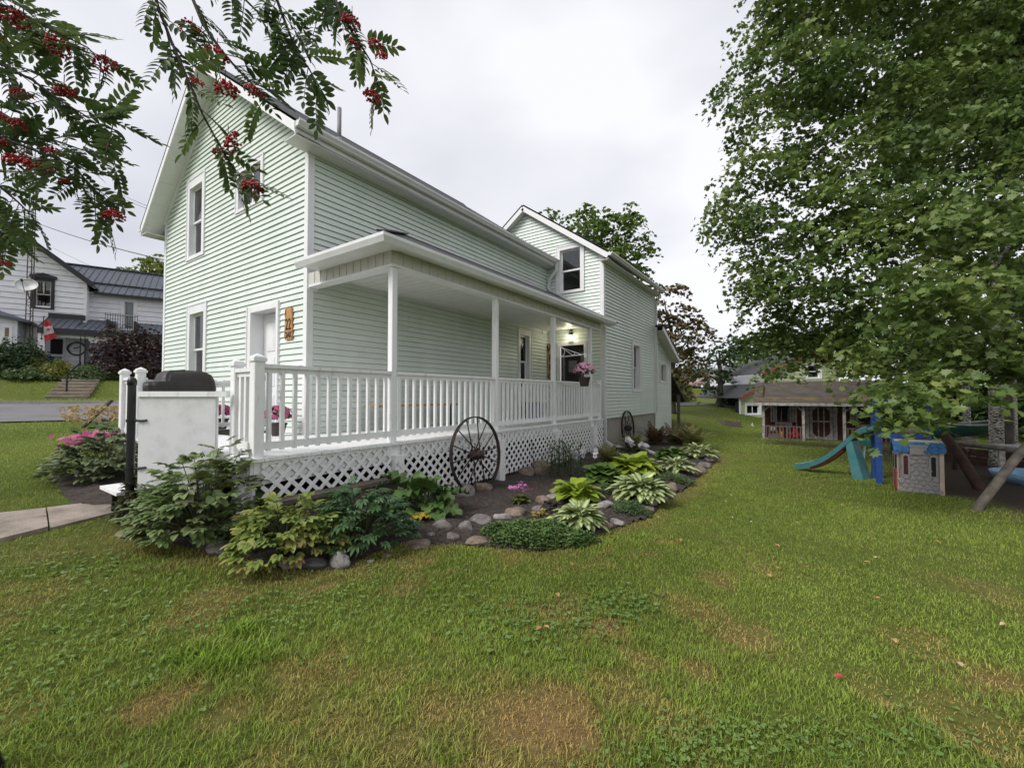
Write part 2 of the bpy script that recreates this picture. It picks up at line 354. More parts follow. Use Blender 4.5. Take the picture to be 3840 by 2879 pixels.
# concrete walk: a bed under separate slabs
def slab_row():
    root = link('path', None, None, (0, 0, 0)); root['kind'] = 'structure'
    A0, A1 = np.array(PATH[1]), np.array(PATH[4]); B0, B1 = np.array(PATH[8]), np.array(PATH[5])
    def P(s, t): return (A0 + (A1 - A0) * s) * (1 - t) + (B0 + (B1 - B0) * s) * t
    cuts = [-2.6, -1.75, -.85, -.12, .30, .98, 1.12]
    rr = random.Random(3)
    for i in range(len(cuts) - 1):
        mid = .52 + rr.uniform(-.05, .05)
        for t0, t1 in ((0, mid), (mid, 1)):
            g = .006; q = [P(cuts[i] + g, t0 + g), P(cuts[i + 1] - g, t0 + g), P(cuts[i + 1] - g, t1 - g), P(cuts[i] + g, t1 - g)]
            z = [gz(*p) + .035 + rr.uniform(-.012, .012) for p in q]
            m = MB().add([(*p, zz) for p, zz in zip(q, z)] + [(*p, zz - .12) for p, zz in zip(q, z)], [(0, 1, 2, 3), (7, 6, 5, 4), (0, 4, 5, 1), (1, 5, 6, 2), (2, 6, 7, 3), (3, 7, 4, 0)])
            m.build('slab', m_path, root)
    return root
slab_row()

# ------------------------------------------------------------------ the house
SX, GY, WX, WY = -6.677, 3.824, -4.807, 11.70
DK = .977                                      # deck height
house = thing('house', 'pale mint clapboard house with white porch railing and lattice skirt', 'house', (SX, GY, 0))
G = Fr((SX, GY, 0), (-1, 0, 0), (0, -1, 0)); S = Fr((SX, GY, 0), (0, 1, 0), (1, 0, 0))
W = Fr((-10.1, WY, 0), (1, 0, 0), (0, -1, 0)); WS = Fr((WX, WY, 0), (0, 1, 0), (1, 0, 0))
EXPO = .1016
def wall(name, fr, width, z0, ztop, openings=(), clip=None, expo=EXPO, mat=m_siding, parent=house, lap=.023, phase=0.0):
    """one mesh per clapboard course; clip(z) gives the (a0, a1) span left at height z"""
    root = MB().box(0, -.06, z0, .02, -.05, z0 + .02, fr).build(name, m_dark, parent)
    clip = clip or (lambda z: (0, width)); z = z0 - phase
    openings = [(o[0] + .03, o[1] - .03, z + math.ceil((o[2] - z) / expo - .02) * expo, z + math.floor((o[3] - z) / expo + .02) * expo) for o in openings]
    while z < ztop - .01:
        lo, hi = max(z, z0), min(z + expo, ztop); cuts = [lo, hi]
        for c0, c1 in zip(cuts[:-1], cuts[1:]):
            mid = (c0 + c1) / 2; (l0, r0), (l1, r1) = clip(c0), clip(c1)
            if r0 - l0 < .01 and r1 - l1 < .01: continue
            segs = [(l0, r0, l1, r1)]
            for a0, a1, b0, b1 in openings:
                if b0 < mid < b1:
                    ns = []
                    for (p0, q0, p1, q1) in segs:
                        if a1 <= p0 or a0 >= q0: ns.append((p0, q0, p1, q1)); continue
                        if a0 > p0: ns.append((p0, a0, p1, a0))
                        if a1 < q0: ns.append((a1, q0, a1, q1))
                    segs = ns
            f0 = lap * (1 - (c0 - z) / expo) + .002; f1 = lap * (1 - (c1 - z) / expo) + .002
            pieces = []
            for (p0, q0, p1, q1) in segs:
                if q0 - p0 > 2.6 and expo < .15:
                    nj = int((q0 - p0) / 3.7) + 1; ofs = (math.sin(c0 * 91.7) * .5 + .5) * .6; js = [p0] + [p0 + (q0 - p0) * min(.93, (k_ + .25 + ofs) / (nj + .35)) for k_ in range(nj)] + [q0]
                    for k_, (ja, jb) in enumerate(zip(js[:-1], js[1:])):
                        pieces.append((ja, jb, p1 if k_ == 0 else ja, max(q1, p1) if k_ == nj else jb, (k_ % 2) * .0022))
                else: pieces.append((p0, q0, p1, q1, 0.0))
            for (p0, q0, p1, q1, lift) in pieces:
                if p1 > q0 or q1 < p0: p1, q1 = max(p0, min(p1, q0)), max(p0, min(q1, q0))
                f0, f1 = f0 + lift, f1 + lift
                h = .90; cm = c0 + (c1 - c0) * h; pm_, qm = p0 + (p1 - p0) * h, q0 + (max(q1, p1) - q0) * h; fm_ = f0 + (f1 - f0) * h; q1 = max(q1, p1); dp = -.012 * expo / .1016
                k = [fr(p0, f0, c0), fr(q0, f0, c0), fr(qm, fm_, cm), fr(pm_, fm_, cm), fr(pm_, dp, cm), fr(qm, dp, cm), fr(q1, dp, c1), fr(p1, dp, c1), fr(p0, dp, c0), fr(q0, dp, c0)]
                f0, f1 = f0 - lift, f1 - lift
                MB().add(k, [(0, 1, 2, 3), (3, 2, 5, 4), (4, 5, 6, 7), (8, 9, 1, 0), (0, 3, 4, 8), (1, 9, 5, 2)]).build('siding_course', mat, root)
        z += expo
    return root
def window(fr, a0, a1, z0, z1, parent=house, trim=.11, depth=.09, style='hung', curtain=None, proud=.03, casing=m_trim, sash=m_trim, head=None, name='window', thick=.012):
    head = trim if head is None else head; w = MB()
    ia0, ia1, iz0, iz1 = a0 + trim, a1 - trim, z0 + trim * .55, z1 - head
    w.box(a0, -.02, z0, ia0, proud, z1, fr).box(ia1, -.02, z0, a1, proud, z1, fr).box(ia0, -.02, iz1, ia1, proud - .003, z1, fr).box(ia0, -.02, z0, ia1, proud - .003, iz0, fr)
    # raised outer lip and jambs
    for q in ((a0 - .012, z0 - .012, a0 + .016, z1 + .012), (a1 - .016, z0 - .012, a1 + .012, z1 + .012)): w.box(q[0], 0, q[1], q[2], proud + thick, q[3], fr)
    for q in ((a0 + .016, z1 - .016, a1 - .016, z1 + .012), (a0 + .016, z0 - .012, a1 - .016, z0 + .016)): w.box(q[0], 0, q[1], q[2], proud + thick - .002, q[3], fr)
    j = .02
    w.box(ia0 - j, -depth - .06, iz0 - j, ia0, -.021, iz1 + j, fr).box(ia1, -depth - .06, iz0 - j, ia1 + j, -.021, iz1 + j, fr).box(ia0, -depth - .06, iz1, ia1, -.021, iz1 + j, fr).box(ia0, -depth - .06, iz0 - j, ia1, -.021, iz0, fr)
    o = w.build(name, casing, parent); s = .045
    def sashbox(p0, p1, q0, q1, b):
        m = MB().box(p0, b - .03, q0, p0 + s, b, q1, fr).box(p1 - s, b - .03, q0, p1, b, q1, fr).box(p0 + s, b - .03, q1 - s, p1 - s, b - .002, q1, fr).box(p0 + s, b - .03, q0, p1 - s, b - .002, q0 + s, fr)
        x = m.build('sash', sash, o); MB().box(p0 + s, b - .02, q0 + s, p1 - s, b - .014, q1 - s, fr).build('pane', m_glass, o)
    d = -depth
    if style == 'hung':
        mid = (iz0 + iz1) / 2; sashbox(ia0, ia1, mid - .02, iz1, d); sashbox(ia0, ia1, iz0, mid + .02, d - .032)
    elif style == 'slide':
        mid = (ia0 + ia1) / 2; sashbox(ia0, mid + .02, iz0, iz1, d); sashbox(mid - .02, ia1, iz0, iz1, d - .032)
    else: sashbox(ia0, ia1, iz0, iz1, d)
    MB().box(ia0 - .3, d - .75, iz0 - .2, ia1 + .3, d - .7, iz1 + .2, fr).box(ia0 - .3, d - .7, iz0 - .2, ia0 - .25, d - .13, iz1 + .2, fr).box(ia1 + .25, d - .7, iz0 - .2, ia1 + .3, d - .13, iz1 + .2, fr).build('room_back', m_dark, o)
    if curtain:
        c = MB(); n = 28
        for (p, q) in curtain:
            aa = np.linspace(ia0 + (ia1 - ia0) * p, ia0 + (ia1 - ia0) * q, n)
            k = len(c.v)
            for i, a in enumerate(aa):
                b = d - .10 + .018 * math.sin(i * 1.9) + .006 * math.sin(i * 4.3)
                c.v += [fr(a, b, iz0 - .05), fr(a, b, iz1 + .05)]
            c.f += [(k + 2 * i, k + 2 * i + 2, k + 2 * i + 3, k + 2 * i + 1) for i in range(n - 1)]
        c.build('curtain', m_curtain, o)
    return o
def corner(fr, a, z0, z1, w=.095, parent=house, proud=.026):
    return MB().box(a - w, -.02, z0, a + w * 0, proud, z1, fr)

# --- front gable wall
GW, GE, GA, SLR, SLL = 6.42, 5.90, 3.5, .709, .849   # width, wall height at eave, apex, roof pitches
GT_ = GE + SLR * GA
def gclip(z):
    if z <= GE: return (0, GW)
    d = z - GE; return (d / SLR, GW - d / SLL)
GO = [(.845, 1.99, DK, 3.25), (4.07, 5.04, 4.69, 6.53), (1.48, 2.57, 5.2, 6.07), (3.87, 4.92, 1.75, 3.63)]
wall('gable_wall', G, GW, .88, GT_, GO, gclip)
window(G, 4.07, 5.04, 4.69, 6.53, trim=.14, head=.2, depth=.05, curtain=[(0, .95)])
window(G, 1.48, 2.57, 5.2, 6.07, trim=.10, style='slide', depth=.04, curtain=[(.45, 1)])
window(G, 3.87, 4.92, 1.75, 3.63, trim=.15, head=.2, depth=.06, curtain=[(0, 1)])
# corner boards
for fr, a0, a1, z0, z1, nm in ((G, -.03, .075, .9, 5.86, 'g'), (G, GW - .085, GW + .03, .5, 5.86, 'g')):
    MB().box(a0, -.02, z0, a1, .028, z1, fr).build('corner_trim', m_trim, house)
MB().box(.021, -.0, .9, .085, .0275, 5.78, S).build('corner_trim', m_trim, house)
for sgn in (0, 1):                              # rake boards on the wall under the soffit
    A = (0, GE) if sgn == 0 else (GW, GE); B = (GA, GT_)
    MB().bar(G(A[0], .02, A[1] - .05), G(B[0], .02, B[1] - .05), .05, .09, up=(0, -1, 0)).build('rake_trim', m_trim, house)

# --- front door, deep jamb
def front_door():
    d = MB(); a0, a1, z1 = .845, 1.99, 3.25; i0, i1, iz = .93, 1.86, 3.15
    d.box(a0, -.02, DK, i0, .04, z1, G).box(i1, -.02, DK, a1, .04, z1, G).box(i0, -.02, iz, i1, .037, z1, G)
    d.box(i0 - .03, -.24, DK, i0, -.021, iz + .03, G).box(i1, -.24, DK, i1 + .03, -.021, iz + .03, G).box(i0, -.24, iz, i1, -.021, iz + .03, G).box(i0, -.24, DK - .02, i1, .05, DK + .05, G)
    for q in ((a0 - .014, a0 + .014), (a1 - .014, a1 + .014)): d.box(q[0], 0, DK, q[1], .055, z1 + .014, G)
    fr = d.build('door_frame', m_trim, house)
    sl = MB().box(i0 + .003, -.245, DK + .055, i1 - .003, -.205, iz - .005, G).build('door', m_trim, house)
    w = (i1 - i0); 
    for r, (c0, c1) in enumerate(((1.12, 1.62), (1.78, 2.32), (2.44, 2.97))):
        for k in (0, 1):
            p0 = i0 + .13 + k * .36; p1 = p0 + .30
            m = MB()
            for e, h in ((0, .012), (.05, .016)): m.box(p0 + e, -.206, c0 + e, p1 - e, -.206 + h, c1 - e, G)
            m.build('door_panel', m_trim, sl)
    MB().box(i0 + .19, -.19, 2.30, i0 + .26, -.186, 2.62, G).build('door_glass', m_dark, sl)
    k = G(i1 - .07, -.17, 1.98); MB().lathe([(.012, 0), (.012, .03), (.03, .04), (.032, .065), (.012, .075)], (0, 0, 0), 12)
    kb = MB().tube([G(i1 - .07, -.205, 1.98), G(i1 - .07, -.16, 1.98), G(i1 - .07, -.155, 1.98), G(i1 - .07, -.12, 1.98)], [.012, .012, .03, .026], 12)
    kb.build('door_knob', M('brass_knob', (.45, .36, .22), .3, .1, metal=1), sl, smooth=True)
front_door()

# --- long side wall
wall('side_wall', S, WY - GY, .88, 5.74, [(6.19, 6.88, 1.75, 3.50)])
window(S, 6.19, 6.88, 1.75, 3.50, trim=.11, head=.16, depth=.07)
MB().box(7.52, .0, 3.5, 7.68, .05, 3.68, S).build('vent_cover', m_trim, house)

# --- rear wing
WA0, WA1, WE, WSL = 0.0, -4.807 + 10.1, 5.72, .715
def wclip(z):
    h = (WA1) / 2
    if z <= WE: return (2.0, WA1)
    d = (z - WE) / WSL; return (d, WA1 - d)
WO = [(3.77, 4.70, 4.74, 6.20), (3.79, 4.78, DK, 3.22)]
wall('wing_front_wall', W, WA1, .88, WE + WSL * WA1 / 2, WO, wclip)
window(W, 3.77, 4.70, 4.74, 6.20, trim=.12, head=.12, depth=.07, proud=.045)
wall('wing_side_wall', WS, 5.15, .93, 5.68, [(2.46, 3.37, 1.73, 3.49)])
window(WS, 2.46, 3.37, 1.73, 3.49, trim=.13, head=.17, depth=.09, curtain=[(0, .3)])
MB().box(WA1 - .09, -.02, .9, WA1 + .03, .03, WE, W).build('corner_trim', m_trim, house)
MB().box(.021, 0, .9, .085, .0275, WE, WS).build('corner_trim', m_trim, house)
MB().box(5.07, 0, .9, 5.17, .031, 5.6, WS).build('corner_trim', m_trim, house)
MB().box(.04, -.45, -.5, 5.14, -.03, .93, WS).build('foundation', m_conc, house)
MB().box(0, -.5, -.3, WY - GY, -.06, .88, S).build('foundation', m_conc, house)
# wing door under the porch, dark with leaded lights, lamp above
def wing_door():
    a0, a1, z1 = 3.79, 4.78, 3.22; d = MB().box(a0, -.02, DK, a0 + .09, .04, z1, W).box(a1 - .09, -.02, DK, a1, .04, z1, W).box(a0 + .09, -.02, z1 - .09, a1 - .09, .037, z1, W)
    d.build('door_frame', m_trim, house)
    sl = MB().box(a0 + .09, -.09, DK, a1 - .09, -.05, z1 - .09, W).build('door', M('black_door', (.012, .009, .010), .3, .2), house)
    m_lead = M('leaded_glass', (.05, .05, .055), .25, .6, 60, col2=(.22, .22, .24))
    for p in (a0 + .15, a1 - .23): MB().box(p, -.05, DK + .25, p + .08, -.043, 2.9, W).build('door_light', m_lead, sl)
    MB().box(a0 + .36, -.05, 2.30, a1 - .36, -.045, 2.66, W).build('door_light', m_lead, sl)
    MB().box(a0 + .28, -.05, 1.95, a1 - .28, -.043, 1.965, W).build('door_moulding', m_iron, sl)
wing_door()
def porch_lamp():
    a, z = 4.27, 3.30; m_l = M('old_bronze', (.05, .045, .03), .4, .2, metal=.8)
    m = MB().box(a - .05, 0, z + .14, a + .05, .02, z + .3, W).tube([W(a, .02, z + .25), W(a, .09, z + .3), W(a, .12, z + .24), W(a, .12, z + .17)], .011, 8)
    m.lathe([(.02, .19), (.055, .14), (.062, .125)], np.array(W(a, .12, z)), 8)
    m.lathe([(.055, -.005), (.05, -.02)], np.array(W(a, .12, z)), 8)
    for k in range(4):
        t = math.pi / 4 + k * math.pi / 2; m.bar(np.array(W(a, .12, z)) + (.055 * math.cos(t), .055 * math.sin(t), -.01), np.array(W(a, .12, z)) + (.055 * math.cos(t), .055 * math.sin(t), .13), .007, .007)
    o = m.build('lamp', m_l, house)
    MB().lathe([(.038, 0), (.045, .06), (.038, .118)], np.array(W(a, .12, z)), 12).build('lamp_glass', emat('lit_lamp_glass', (1.0, .93, .72), 9), o, smooth=True)
    l = bpy.data.lights.new('lamp_light', 'POINT'); l.energy = 3; l.color = (1, .9, .65); l.shadow_soft_size = .05
    lo = bpy.data.objects.new('lamp_light', l); COL.objects.link(lo); lo.parent = o; lo.location = tuple(np.array(W(a, .2, z + .06)) - WL[o.name])
porch_lamp()

# --- lean-to at the back and the awning beyond it
LT = Fr((WX, 16.85, 0), (0, 1, 0), (1, 0, 0)); LL = 2.28
def lt_wall():
    wall('lean_to_wall', LT, LL, -.2, 4.2, [(.62, 1.62, 2.12, 2.95)], lambda z: (0, LL) if z < 3.28 else (0, max(0.0, LL - (z - 3.28) / .42)))
    window(LT, .62, 1.62, 2.12, 2.95, trim=.09, style='slide', depth=.05)
    MB().box(LL - .09, 0, -.2, LL + .02, .03, 3.28, LT).build('corner_trim', m_trim, house)
    d = -.42
    top = [(LT(-.02, .35, 4.33), LT(LL + .28, .35, 4.33 + d * (LL + .3))), (LT(-.02, -2.6, 4.33), LT(LL + .28, -2.6, 4.33 + d * (LL + .3)))]
    r = MB(); P = [top[0][0], top[0][1], top[1][1], top[1][0]]; r.add(P + [tuple(np.array(p) - (0, 0, .06)) for p in P], [(0, 1, 2, 3), (7, 6, 5, 4), (0, 4, 5, 1), (1, 5, 6, 2), (2, 6, 7, 3), (3, 7, 4, 0)])
    r.build('lean_to_roof', m_shingle, house)
    a, b = np.array(top[0][0]) - (0, 0, .13), np.array(top[0][1]) - (0, 0, .13)
    MB().bar(a + (-.02, 0, -.02), b + (-.02, 0, -.02), .03, .17).build('fascia', m_trim, house)
    q = [a + (-.04, 0, -.09), b + (-.04, 0, -.09), b + (-.34, 0, -.09), a + (-.34, 0, -.09)]
    MB().add(q + [p + np.array((0, 0, -.012)) for p in q], [(0, 1, 2, 3), (7, 6, 5, 4), (0, 4, 5, 1), (1, 5, 6, 2), (2, 6, 7, 3), (3, 7, 4, 0)]).build('soffit', m_soffit, house)
    MB().bar(b + (-.0, .02, 0), b + (-2.9, .02, 0), .09, .12).build('gutter', m_gutter, house)
    # dark open awning on posts
    m_aw = M('old_dark_boards', (.045, .028, .024), .9, .3, 6, .4); rt = MB(); 
    P = [(WX + .02, 19.2, 2.62), (WX + .02, 21.9, 1.36), (WX - 3, 21.9, 1.36), (WX - 3, 19.2, 2.62)]
    rt.add(P + [(x, y, z - .09) for x, y, z in P], [(0, 1, 2, 3), (7, 6, 5, 4), (0, 4, 5, 1), (1, 5, 6, 2), (2, 6, 7, 3), (3, 7, 4, 0)]); rt.build('awning_roof', m_aw, house)
    MB().bar((WX - .02, 21.0, 1.62), (WX - 3, 21.0, 1.62), .1, .14).build('awning_beam', m_aw, house)
    for x in (WX - .1, WX - 2.8): MB().box(x - .06, 20.94, gz(x, 21) - .1, x + .06, 21.06, 1.6).build('awning_post', m_wood, house)
lt_wall()

# --- roofs
def roof_slab(name, quad, t, mat, parent=house):
    q = [np.array(p, float) for p in quad]; n = np.cross(q[1] - q[0], q[3] - q[0]); n /= np.linalg.norm(n); n = n if n[2] > 0 else -n
    return MB().add([p + n * t for p in q] + list(q), [(0, 1, 2, 3), (7, 6, 5, 4), (0, 4, 5, 1), (1, 5, 6, 2), (2, 6, 7, 3), (3, 7, 4, 0)]).build(name, mat, parent)
RO, EO = .42, .36                               # rake and eave overhang
RX = SX - GA; RZ = GT_ + .12
for sgn in (1, -1):
    xe = SX + EO if sgn > 0 else SX - GW - EO; ez = GE + .12 - (SLR if sgn > 0 else SLL) * EO
    roof_slab('roof', [(xe, GY - RO, ez), (xe, WY - .0, ez), (RX, WY, RZ), (RX, GY - RO, RZ)], .045, m_shingle)
    # rake fascia, soffit panels
    a = np.array((xe, GY - RO, ez - .07)); b = np.array((RX, GY - RO, RZ - .07))
    MB().bar(a + (0, .012, .01), b + (0, .012, .01), .024, .17, up=(0, -1, 0) if False else (0, 0, 1)).build('fascia', m_trim, house)
    L = np.linalg.norm(b - a); k = int(L / .30)
    for i in range(k):
        p, q = a + (b - a) * (i / k + .0), a + (b - a) * ((i + 1) / k - .012 / L * .6)
        zz = np.array((0, 0, -.075 + (.008 if i % 2 else 0)))
        P = [p + zz + (0, .025, 0), q + zz + (0, .025, 0), q + zz + (0, RO - .0, 0), p + zz + (0, RO, 0)]
        MB().add(P + [r + np.array((0, 0, .012)) for r in P], [(0, 1, 2, 3), (7, 6, 5, 4), (0, 4, 5, 1), (1, 5, 6, 2), (2, 6, 7, 3), (3, 7, 4, 0)]).build('soffit_panel', m_soffit, house)
    # eave soffit, fascia, gutter
    x0 = xe - sgn * .02
    MB().box(min(x0, x0 - sgn * EO), GY - RO + .02, ez - .17, max(x0, x0 - sgn * EO), WY - .02, ez - .155).build('soffit', m_soffit, house)
    MB().box(min(x0, x0 - sgn * .02), GY - RO, ez - .18, max(x0, x0 - sgn * .02), WY - .02, ez + .02).build('fascia', m_trim, house)
    gp = [(0, 0), (.075, 0), (.09, .03), (.12, .065), (.12, .095), (.108, .095), (.1, .075), (.012, .07), (0, .095)]
    MB().ext([(u * 1.0, v) for u, v in gp], (xe, GY - RO - .01, ez - .075), (xe, WY - .06, ez - .075), (sgn, 0, 0)).build('gutter', m_gutter, house)
MB().ext([(-.14, -.13), (0, -.02), (.14, -.13), (.14, -.10), (0, .03), (-.14, -.10)], (RX, GY - RO, RZ + .06), (RX, WY, RZ + .06), (1, 0, 0)).build('ridge_cap', m_shingle, house)
vp = np.array((SX - .05, 4.40, 0)); ez = GE + .12 - SLR * EO; vz = ez + SLR * (SX + EO - vp[0]) + .02
MB().tube([(vp[0], vp[1], vz - .1), (vp[0], vp[1], vz + .62)], .036, 12).lathe([(.10, -.05), (.06, .04), (.045, .08)], (vp[0], vp[1], vz), 12).build('vent_pipe', M('grey_pipe', (.20, .20, .21), .5, .15), house, smooth=True)
# wing roof
wr = -10.1 + WA1 / 2; wz = WE + WSL * WA1 / 2 + .12; wo = .24; we = .26; wez = WE + .12 - WSL * we
for sgn in (1, -1):
    xe = wr + sgn * (WA1 / 2 + we)
    roof_slab('roof', [(xe, WY - wo, wez), (xe, 16.95, wez), (wr, 16.95, wz), (wr, WY - wo, wz)], .045, m_shingle)
    a = np.array((xe, WY - wo, wez - .07)); b = np.array((wr, WY - wo, wz - .07))
    if sgn == -1: a = a + (b - a) * .45
    MB().bar(a + (0, .012, .01), b + (0, .012, .01), .024, .19).build('fascia', m_trim, house)
    zz = np.array((0, 0, -.085)); P = [a + zz + (0, .025, 0), b + zz + (0, .025, 0), b + zz + (0, wo, 0), a + zz + (0, wo, 0)]
    MB().add(P + [r + np.array((0, 0, .012)) for r in P], [(0, 1, 2, 3), (7, 6, 5, 4), (0, 4, 5, 1), (1, 5, 6, 2), (2, 6, 7, 3), (3, 7, 4, 0)]).build('soffit', m_soffit, house)
    x0 = xe - sgn * .02
    MB().box(min(x0, x0 - sgn * we), WY - wo + .02, wez - .17, max(x0, x0 - sgn * we), 16.9, wez - .155).build('soffit', m_soffit, house)
    MB().ext(gp, (xe, WY - wo - .01, wez - .075), (xe, 17.0, wez - .075), (sgn, 0, 0)).build('gutter', m_gutter, house)
A = (WA1, WE - .03); B = (WA1 / 2, WE + WSL * WA1 / 2 - .03)
MB().bar(W(A[0], .02, A[1]), W(B[0], .02, B[1]), .05, .08, up=(0, -1, 0)).build('rake_trim', m_trim, house)
# downspouts
def pipe(pts, parent=house, w=.075):
    m = MB()
    for p, q in zip(pts[:-1], pts[1:]):
        p, q = np.array(p, float), np.array(q, float); d = (q - p) / np.linalg.norm(q - p); m.bar(p - d * .02, q + d * .02, w, w * .8, up=(0, -1, 0) if abs(d[2]) > .5 else (0, 0, 1))
    return m.build('downspout', m_gutter, parent)
px_ = SX + EO
pipe([(px_ + .06, WY - .14, ez - .07), (px_ + .05, WY - .14, ez - .3), (SX + .16, WY - .1, ez - .55), (SX + .10, WY - .08, 4.98), (SX + .16, WY - .08, 4.86)])
pipe([(SX + .14, WY - .08, 4.885), (WX - .05, WY - .08, 3.93), (WX + .02, WY - .08, 3.84)])
pipe([(WX + .08, WY - .10, 3.55), (WX + .08, WY - .10, .30), (WX + .30, WY - .05, .16)])
dsp = pipe([(WX + .26, WY - .05, .175), (WX + .9, WY + .5, .10), tuple(np.append(bedpt(2610, 1768)[:2], .03))])
pipe([(WX + .16, 17.0, wez - .06), (WX + .1, 17.0, wez - .35), (WX + .05, 16.9, wez - .45), (WX + .05, 16.9, 1.0)])
# ------------------------------------------------------------------ porch (part of the house)
DX, DY, DL, DE = -4.54, 2.04, -8.66, 11.15
deck = MB().box(DX - .09, DY + .05, .75, DX - .05, DE - .06, DK - .035).box(DL + .05, DY + .05, .75, DX - .09, DY + .09, DK - .035).build('deck', m_paint, house)
nb = 77; bw = (WY - .02 - DY) / nb; rr = random.Random(5)
for i in range(nb):
    y0 = DY + i * bw; x0 = DL if y0 + bw < GY - .02 else SX + .02; x1 = DX if y0 + bw < DE else -4.87
    MB().box(x0 + rr.uniform(0, .006), y0 + .003, DK - .034, x1 + rr.uniform(-.008, .008), y0 + bw - .003, DK + rr.uniform(-.003, .001)).build('deck_board', m_paint, deck)
MB().box(DX - .14, DY + .02, .70, DX - .06, 3.9, DK - .036).build('rim_joist', m_oldpaint, deck); MB().box(DX - .14, 3.9, .80, DX - .06, DE - .02, DK - .036).build('rim_joist', m_oldpaint, deck)
MB().box(DL + .02, DY + .015, DK - .2, DX - .16, DY + .05, DK - .036).build('rim_joist', m_paint, deck)
MB().box(DX - 1.9, DY + .3, -.25, DX - 1.8, DE, .9).build('shade_backing', m_void, deck)  # dark sheet painted as the shade behind the lattice
MB().box(DX - 1.9, DY + .1, .70, DX - .2, DE, .74).build('deck_shade_sheet', m_void, deck)  # dark sheet painted as the shade under the boards

POST_X = -4.66; POST_Y = [3.89, 6.25, 8.43, 10.42]
def post_mesh(w, h):
    m = MB(); b = w / 2; e = .006
    pr = [(-b + e, -b), (b - e, -b), (b, -b + e), (b, b - e), (b - e, b), (-b + e, b), (-b, b - e), (-b, -b + e)]
    m.add([(x, y, 0) for x, y in pr] + [(x, y, h) for x, y in pr], [tuple(range(8))[::-1], tuple(range(8, 16))] + [(i, (i + 1) % 8, 8 + (i + 1) % 8, 8 + i) for i in range(8)]); return m
pm = post_mesh(.092, 3.40 - DK).mesh('post', m_paint)
for y in POST_Y: link('porch_post', pm, house, (POST_X, y, DK))
pier = post_mesh(.15, 1.25).mesh('pier', m_oldpaint)
for y in POST_Y + [2.1 + .05]:
    if y > 3: link('pier', pier, house, (DX - .02, y, DK - .17 - 1.25))
# newel posts with caps
def newel(x, y, h, w=.135, parent=house):
    o = post_mesh(w, h).build('newel_post', m_paint, parent) if False else None
    me = post_mesh(w, h).mesh('newel', m_paint); o = link('newel_post', me, parent, (x, y, DK))
    b = w / 2 + .013; c = MB().box(-b, -b, 0, b, b, .035).box(-b + .012, -b + .012, .035, b - .012, b - .012, .05)
    c.add([(-b + .012, -b + .012, .05), (b - .012, -b + .012, .05), (b - .012, b - .012, .05), (-b + .012, b - .012, .05), (0, 0, .085)], [(0, 1, 4), (1, 2, 4), (2, 3, 4), (3, 0, 4)])
    cm = c.mesh('cap', m_paint, fix=False); link('post_cap', cm, o, (x, y, DK + h))
    return o
pk = MB().box(-.019, -.019, 0, .019, .019, .84).mesh('picket', m_paint)
def railing(p0, p1, spacing=.137, gap=.07, top=1.94):
    p0 = np.array(p0, float); p1 = np.array(p1, float); L = np.linalg.norm(p1 - p0); d = (p1 - p0) / L
    q0, q1 = p0 + d * gap, p1 - d * gap
    r = MB().bar((*q0, top - .022), (*q1, top - .022), .085, .04).bar((*q0, top - .066), (*q1, top - .066), .04, .05).bar((*q0, DK + .115), (*q1, DK + .115), .04, .075).build('railing', m_paint, house)
    n = max(1, int(round((L - 2 * gap) / spacing))); ang = math.atan2(d[1], d[0])
    for i in range(n):
        c = q0 + (q1 - q0) * ((i + .5) / n); link('picket', pk, r, (*c, DK + .06), rot=(0, 0, ang + rr.uniform(-.05, .05)), scale=(1, 1, 1.01))
    return r
newel(-4.62, 2.125, .985, .103); newel(-5.06, 2.12, .95, .095)
railing((-5.06, 2.12), (-4.62, 2.125), .13, .05, 1.90)
ys = [2.125] + POST_Y
for a, b in zip(ys[:-1], ys[1:]): railing((POST_X if a > 3 else -4.62, a), (POST_X, b), gap=.05)
railing((POST_X, POST_Y[-1]), (POST_X - .02, DE - .05), .12)
link('porch_post', MB().box(-.04, -.04, 0, .04, .04, 1.05).mesh('stub', m_paint), house, (POST_X - .02, DE - .06, DK))
# left side of the deck
newel(-8.55, 2.02, .96, .10); newel(-8.13, 2.10, .97, .105); newel(-8.56, 3.62, .92, .10)
railing((-8.55, 2.02), (-8.13, 2.10), .115, .05, 1.88); railing((-8.55, 2.02), (-8.56, 3.62), .14, .05, 1.86)
MB().box(DL, DY + .03, .2, DL + .05, GY - .02, DK - .04).build('deck_skirt', m_paint, house)
MB().box(DL + .05, DY + .06, .2, -6.75, DY + .09, DK - .21).build('deck_skirt', m_paint, house)
MB().box(-5.10, DY + .06, .1, DX - .1, DY + .09, DK - .2).build('deck_skirt', m_paint, house)
# steps
st = MB().box(-6.40, 1.42, .2, -6.36, DY, .56).box(-6.0, 1.42, .2, -5.96, DY, .56).box(-6.36, 1.46, .25, -6.0, 1.48, .57).box(-6.36, 1.74, .3, -5.62, 1.76, .765).build('steps', m_void, house)  # stringers and risers coloured near-black as the shade below the treads
MB().box(-6.48, 1.34, .575, -5.86, 1.66, .61).build('tread', m_paint, st); MB().box(-6.46, 1.66, .765, -5.55, 2.0, .80).build('tread', m_paint, st)

